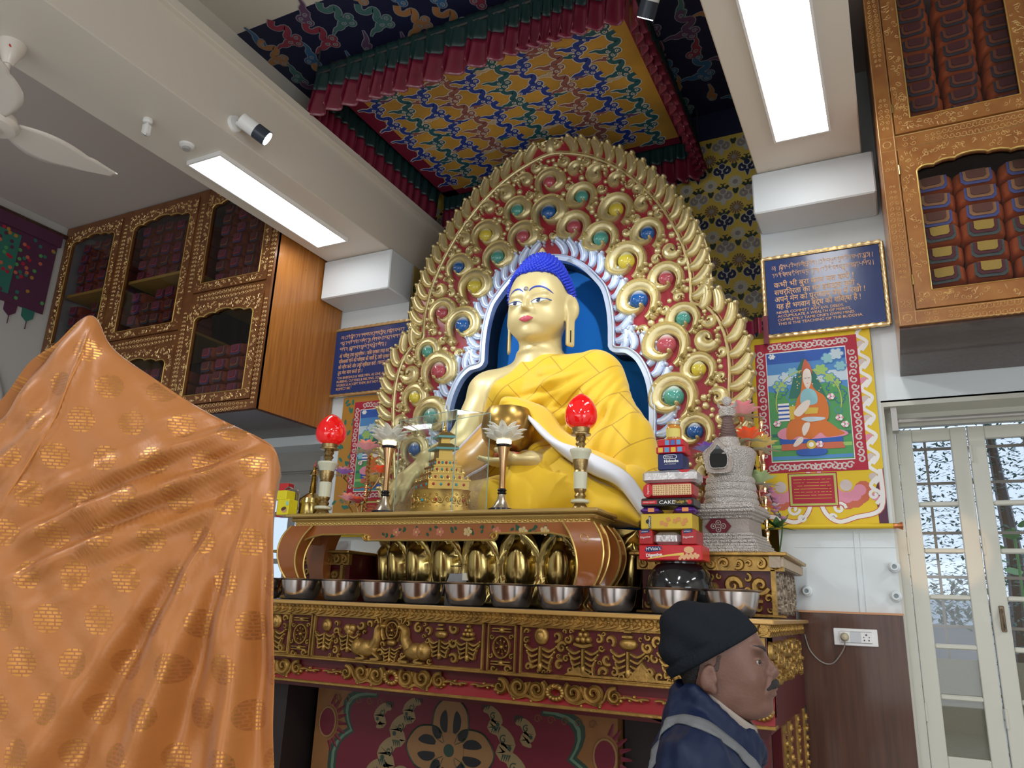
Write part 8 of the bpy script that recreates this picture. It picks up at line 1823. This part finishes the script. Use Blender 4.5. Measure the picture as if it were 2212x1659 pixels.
def cap(X, Y, Z):
    d = s_ell(X, Y, Z, (-.046, 0, .058), (.122, .1, .078), 0, 0, .40); d = smin(d, s_ell(X, Y, Z, (-.11, 0, .025), (.055, .082, .05)), .04); d = smin(d, s_ell(X, Y, Z, (-.01, 0, .098), (.05, .06, .042)), .03)
    d = smin(d, mhead(X, Y, Z)-.0065, .006); pl = (Z-(-.006+(X+.064)*.58)); d = smax(d, -pl, .008)             # rim line from forehead down to the nape
    d = smin(d, smax(smax(s_ell(X, Y, Z, (-.045, 0, .03), (.1235, .1, .12), 0, 0, .40), np.abs(pl-.016)-.015, .005), -9+0*X, .001), .006)
    f = .0018*np.sin(np.arctan2(Y, X+.04)*70)*np.exp(-((pl-.016)/.014)**2)+.003*np.sin(Z*70+X*50+Y*20)*(pl > .04)
    return d+f
sdf_obj('cap', cap, (-.2, -.13, -.1), (.11, .13, .17), .0042, FAB, pers, 1, tol)
def nape(X, Y, Z): return smax(smax(mhead(X, Y, Z)-.0035, X+.058-.3*np.clip(Z, -.2, .2), .004), -.085-Z, .01)
sdf_obj('hair', nape, (-.17, -.12, -.11), (-.02, .12, .06), .005, mat('black_hair', (.012, .01, .01), .6, bump=.5, bscale=300), pers, 1, tol)
def sideburn(X, Y, Z): return smax(smax(mhead(X, Y, Z)-.001, np.abs(X+.020-(Z)*.25)-.008, .004), np.abs(Z-.0)-.022, .006)
sdf_obj('sideburns', sideburn, (-.06, -.1, -.04), (.02, .1, .04), .0036, mat('grey_black_hair', (.07, .04, .032), .7, bump=.5, bscale=300), pers, 1, tol)
def mous(X, Y, Z): return chain(X, np.abs(Y), Z, [(.114, .0, -.0415), (.109, .017, -.0445), (.094, .032, -.056)], [.0085, .0088, .004], .006)+.0006*np.sin(Y*900)
sdf_obj('moustache', mous, (.07, -.055, -.07), (.135, .055, -.02), .0028, mat('moustache_hair', (.015, .012, .012), .6, bump=.6, bscale=400), pers, 1, tol)
def brow(X, Y, Z): return smax(mhead(X, Y, Z)-.0028, s_ell(X, np.abs(Y), Z, (.078, .038, .0375), (.03, .026, .0052), 0, .25, 0), .002)
sdf_obj('eyebrows', brow, (.04, -.07, .02), (.12, .07, .055), .0026, mat('eyebrow_hair', (.03, .022, .02), .7), pers, 1, tol)
for s in (1, -1):
    q = MB(); c = L2(.0680, s*.0395, .0080); q.ball(c, .0128, 16); wb(q, 'eye', mat('eye_ball', (.32, .27, .25), .25), pers); q = MB(); q.ball(L2(.0765, s*.0450, .0070), .0056, 10); wb(q, 'iris', mat('brown_iris', (.02, .012, .01), .2), pers)
def lid(X, Y, Z): return smax(smax(s_ell(X, np.abs(Y), Z, (.0678, .0393, .0080), (.0146, .0150, .0146)), -(Z-.0098-.1*(X-.075)), .001), -(X-.052), .002)
sdf_obj('eyelids', lid, (.045, -.06, 0), (.1, .06, .03), .002, SKM, pers, 1, tol)
def jacket(X, Y, Z):
    ay = np.abs(Y); t = torso(X, Y, Z)-.026
    # padded quilting
    t = t-.007*np.abs(np.sin((Z+.06*np.sin(X*9))*34))*(Z < -.2)+.004*np.sin(X*60+Z*40+np.sin(Y*30)*2)+.0035*np.sin(Y*50-Z*60+X*30)+.0025*np.sin(X*110-Y*60+Z*30)
    t = smax(t, -.82-Z, .01); t = smax(t, -(np.sqrt((X-.0)**2+(Y)**2+(Z+.76)**2)-9)*0-1, .001)
    nk = Z-np.minimum(-.098, -.140-.80*(X+.02));     # neck opening sloping to the front
    t = smax(t, nk, .012)
    # thick rolled collar and hood bundle
    r = np.sqrt(((X+.028)/1.08)**2+(Y/1.0)**2); zc = -.118-.75*(X+.035); zc = np.minimum(zc, -.088); c = np.sqrt((r-.083)**2+((Z-zc)*.6)**2)-.021
    c = c+.004*np.sin(np.arctan2(Y, X)*7+Z*70)+.002*np.sin(np.arctan2(Y, X)*19-Z*90)
    h = s_ell(X, Y, Z, (-.118, 0, -.135), (.042, .085, .04)); c = smin(c, h, .03)
    return smin(t, c, .014)
def jclip(X, Y, Z): return smax(jacket(X, Y, Z), np.abs(Y)*0-.88-Z, .01)
def jk(X, Y, Z):
    d = jclip(X, Y, Z)
    for s in (1, -1): d = smax(d, -(np.sqrt((X-.02)**2+(Y-s*.29)**2+(Z+.83)**2)-.10), .01)     # cuffs end above the hands
    return d
sdf_obj('jacket', jk, (-.26, -.4, -.86), (.18, .4, -.02), .008, NV, pers, 2, tol)
def shirt(X, Y, Z):
    r = np.sqrt(((X+.015)/1.15)**2+Y**2); zc = -.118-.72*(X+.01); return smax(smax(np.abs(r-.064)-.006, np.abs(Z-zc)-.026, .005), -(X+.05), .004)
sdf_obj('shirt_collar', shirt, (-.11, -.09, -.24), (.08, .09, -.04), .0035, SHT, pers, 1, tol)
def trous(X, Y, Z):
    d = s_ell(X, Y, Z, (-.06, 0, -.72), (.125, .17, .14))
    for s in (1, -1): d = smin(d, chain(X, Y, Z, [(-.05, s*.085, -.72), (-.02+s*.05, s*.09, -1.06), (-.05+s*.09, s*.09, -1.45)], [.105, .082, .07], .03), .03)
    return smax(smax(d, Z+.72, .02), -1.47-Z, .01)+.003*np.sin(Z*45+X*20)
sdf_obj('trousers', trous, (-.26, -.26, -1.5), (.24, .26, -.68), .012, mat('dark_trousers', (.03, .03, .035), .8), pers, 2, tol)
for s in (1, -1):
    def shoe(X, Y, Z, s=s): d = smin(s_ell(X, Y, Z, (.02+s*.09, s*.098, -1.492), (.135, .048, .04)), s_ell(X, Y, Z, (-.05+s*.09, s*.095, -1.47), (.06, .045, .06)), .03); return smax(d, -1.53-Z, .004)
    sdf_obj('shoe', shoe, (-.24, s*.098-.07, -1.545), (.28, s*.098+.07, -1.39), .008, mat('black_leather', (.02, .018, .016), .35), pers, 1, tol)
def on_jk(a, b, z, out=.004):     # nearest jacket surface along the outward ray
    o_ = np.array([-.06, 0, z-.02]); d = np.array([a, b, z])-o_; L_ = np.linalg.norm(d); d = d/L_; ts = np.arange(.03, .4, .0015); P = o_+ts[:, None]*d; D = jk(P[:, 0], P[:, 1], P[:, 2]); k = len(ts)-1-np.argmax((D < 0)[::-1]); return P[k]+d*out
sp_ = crom([(-.155, -.07, -.26), (-.15, -.085, -.19), (-.115, -.095, -.135), (-.06, -.115, -.135), (-.01, -.115, -.165), (.04, -.09, -.21), (.08, -.05, -.27), (.085, .0, -.35), (.07, .06, -.45)], 7); V = []; Fc = []
for i, (a, b, z) in enumerate(sp_):
    t = np.array(sp_[min(i+1, len(sp_)-1)])-np.array(sp_[max(i-1, 0)]); t /= np.linalg.norm(t); out = np.array([a+.06, b, z+.35]); out /= np.linalg.norm(out); sd = np.cross(t, out); sd /= np.linalg.norm(sd)
    for k in (-1, -.33, .33, 1): pt_ = np.array([a, b, z])+sd*.0165*k; pt_ = on_jk(*pt_); V.append(tuple(L2(*pt_)))
for i in range(len(sp_)-1):
    for k in range(3): Fc.append((4*i+k, 4*i+k+1, 4*i+5+k, 4*i+4+k))
q = MB(); q.add(V, Fc); o = wb(q, 'shoulder_strap', STRP, pers, 180); m_ = o.modifiers.new('s', 'SOLIDIFY'); m_.thickness = .003; m_.offset = 0
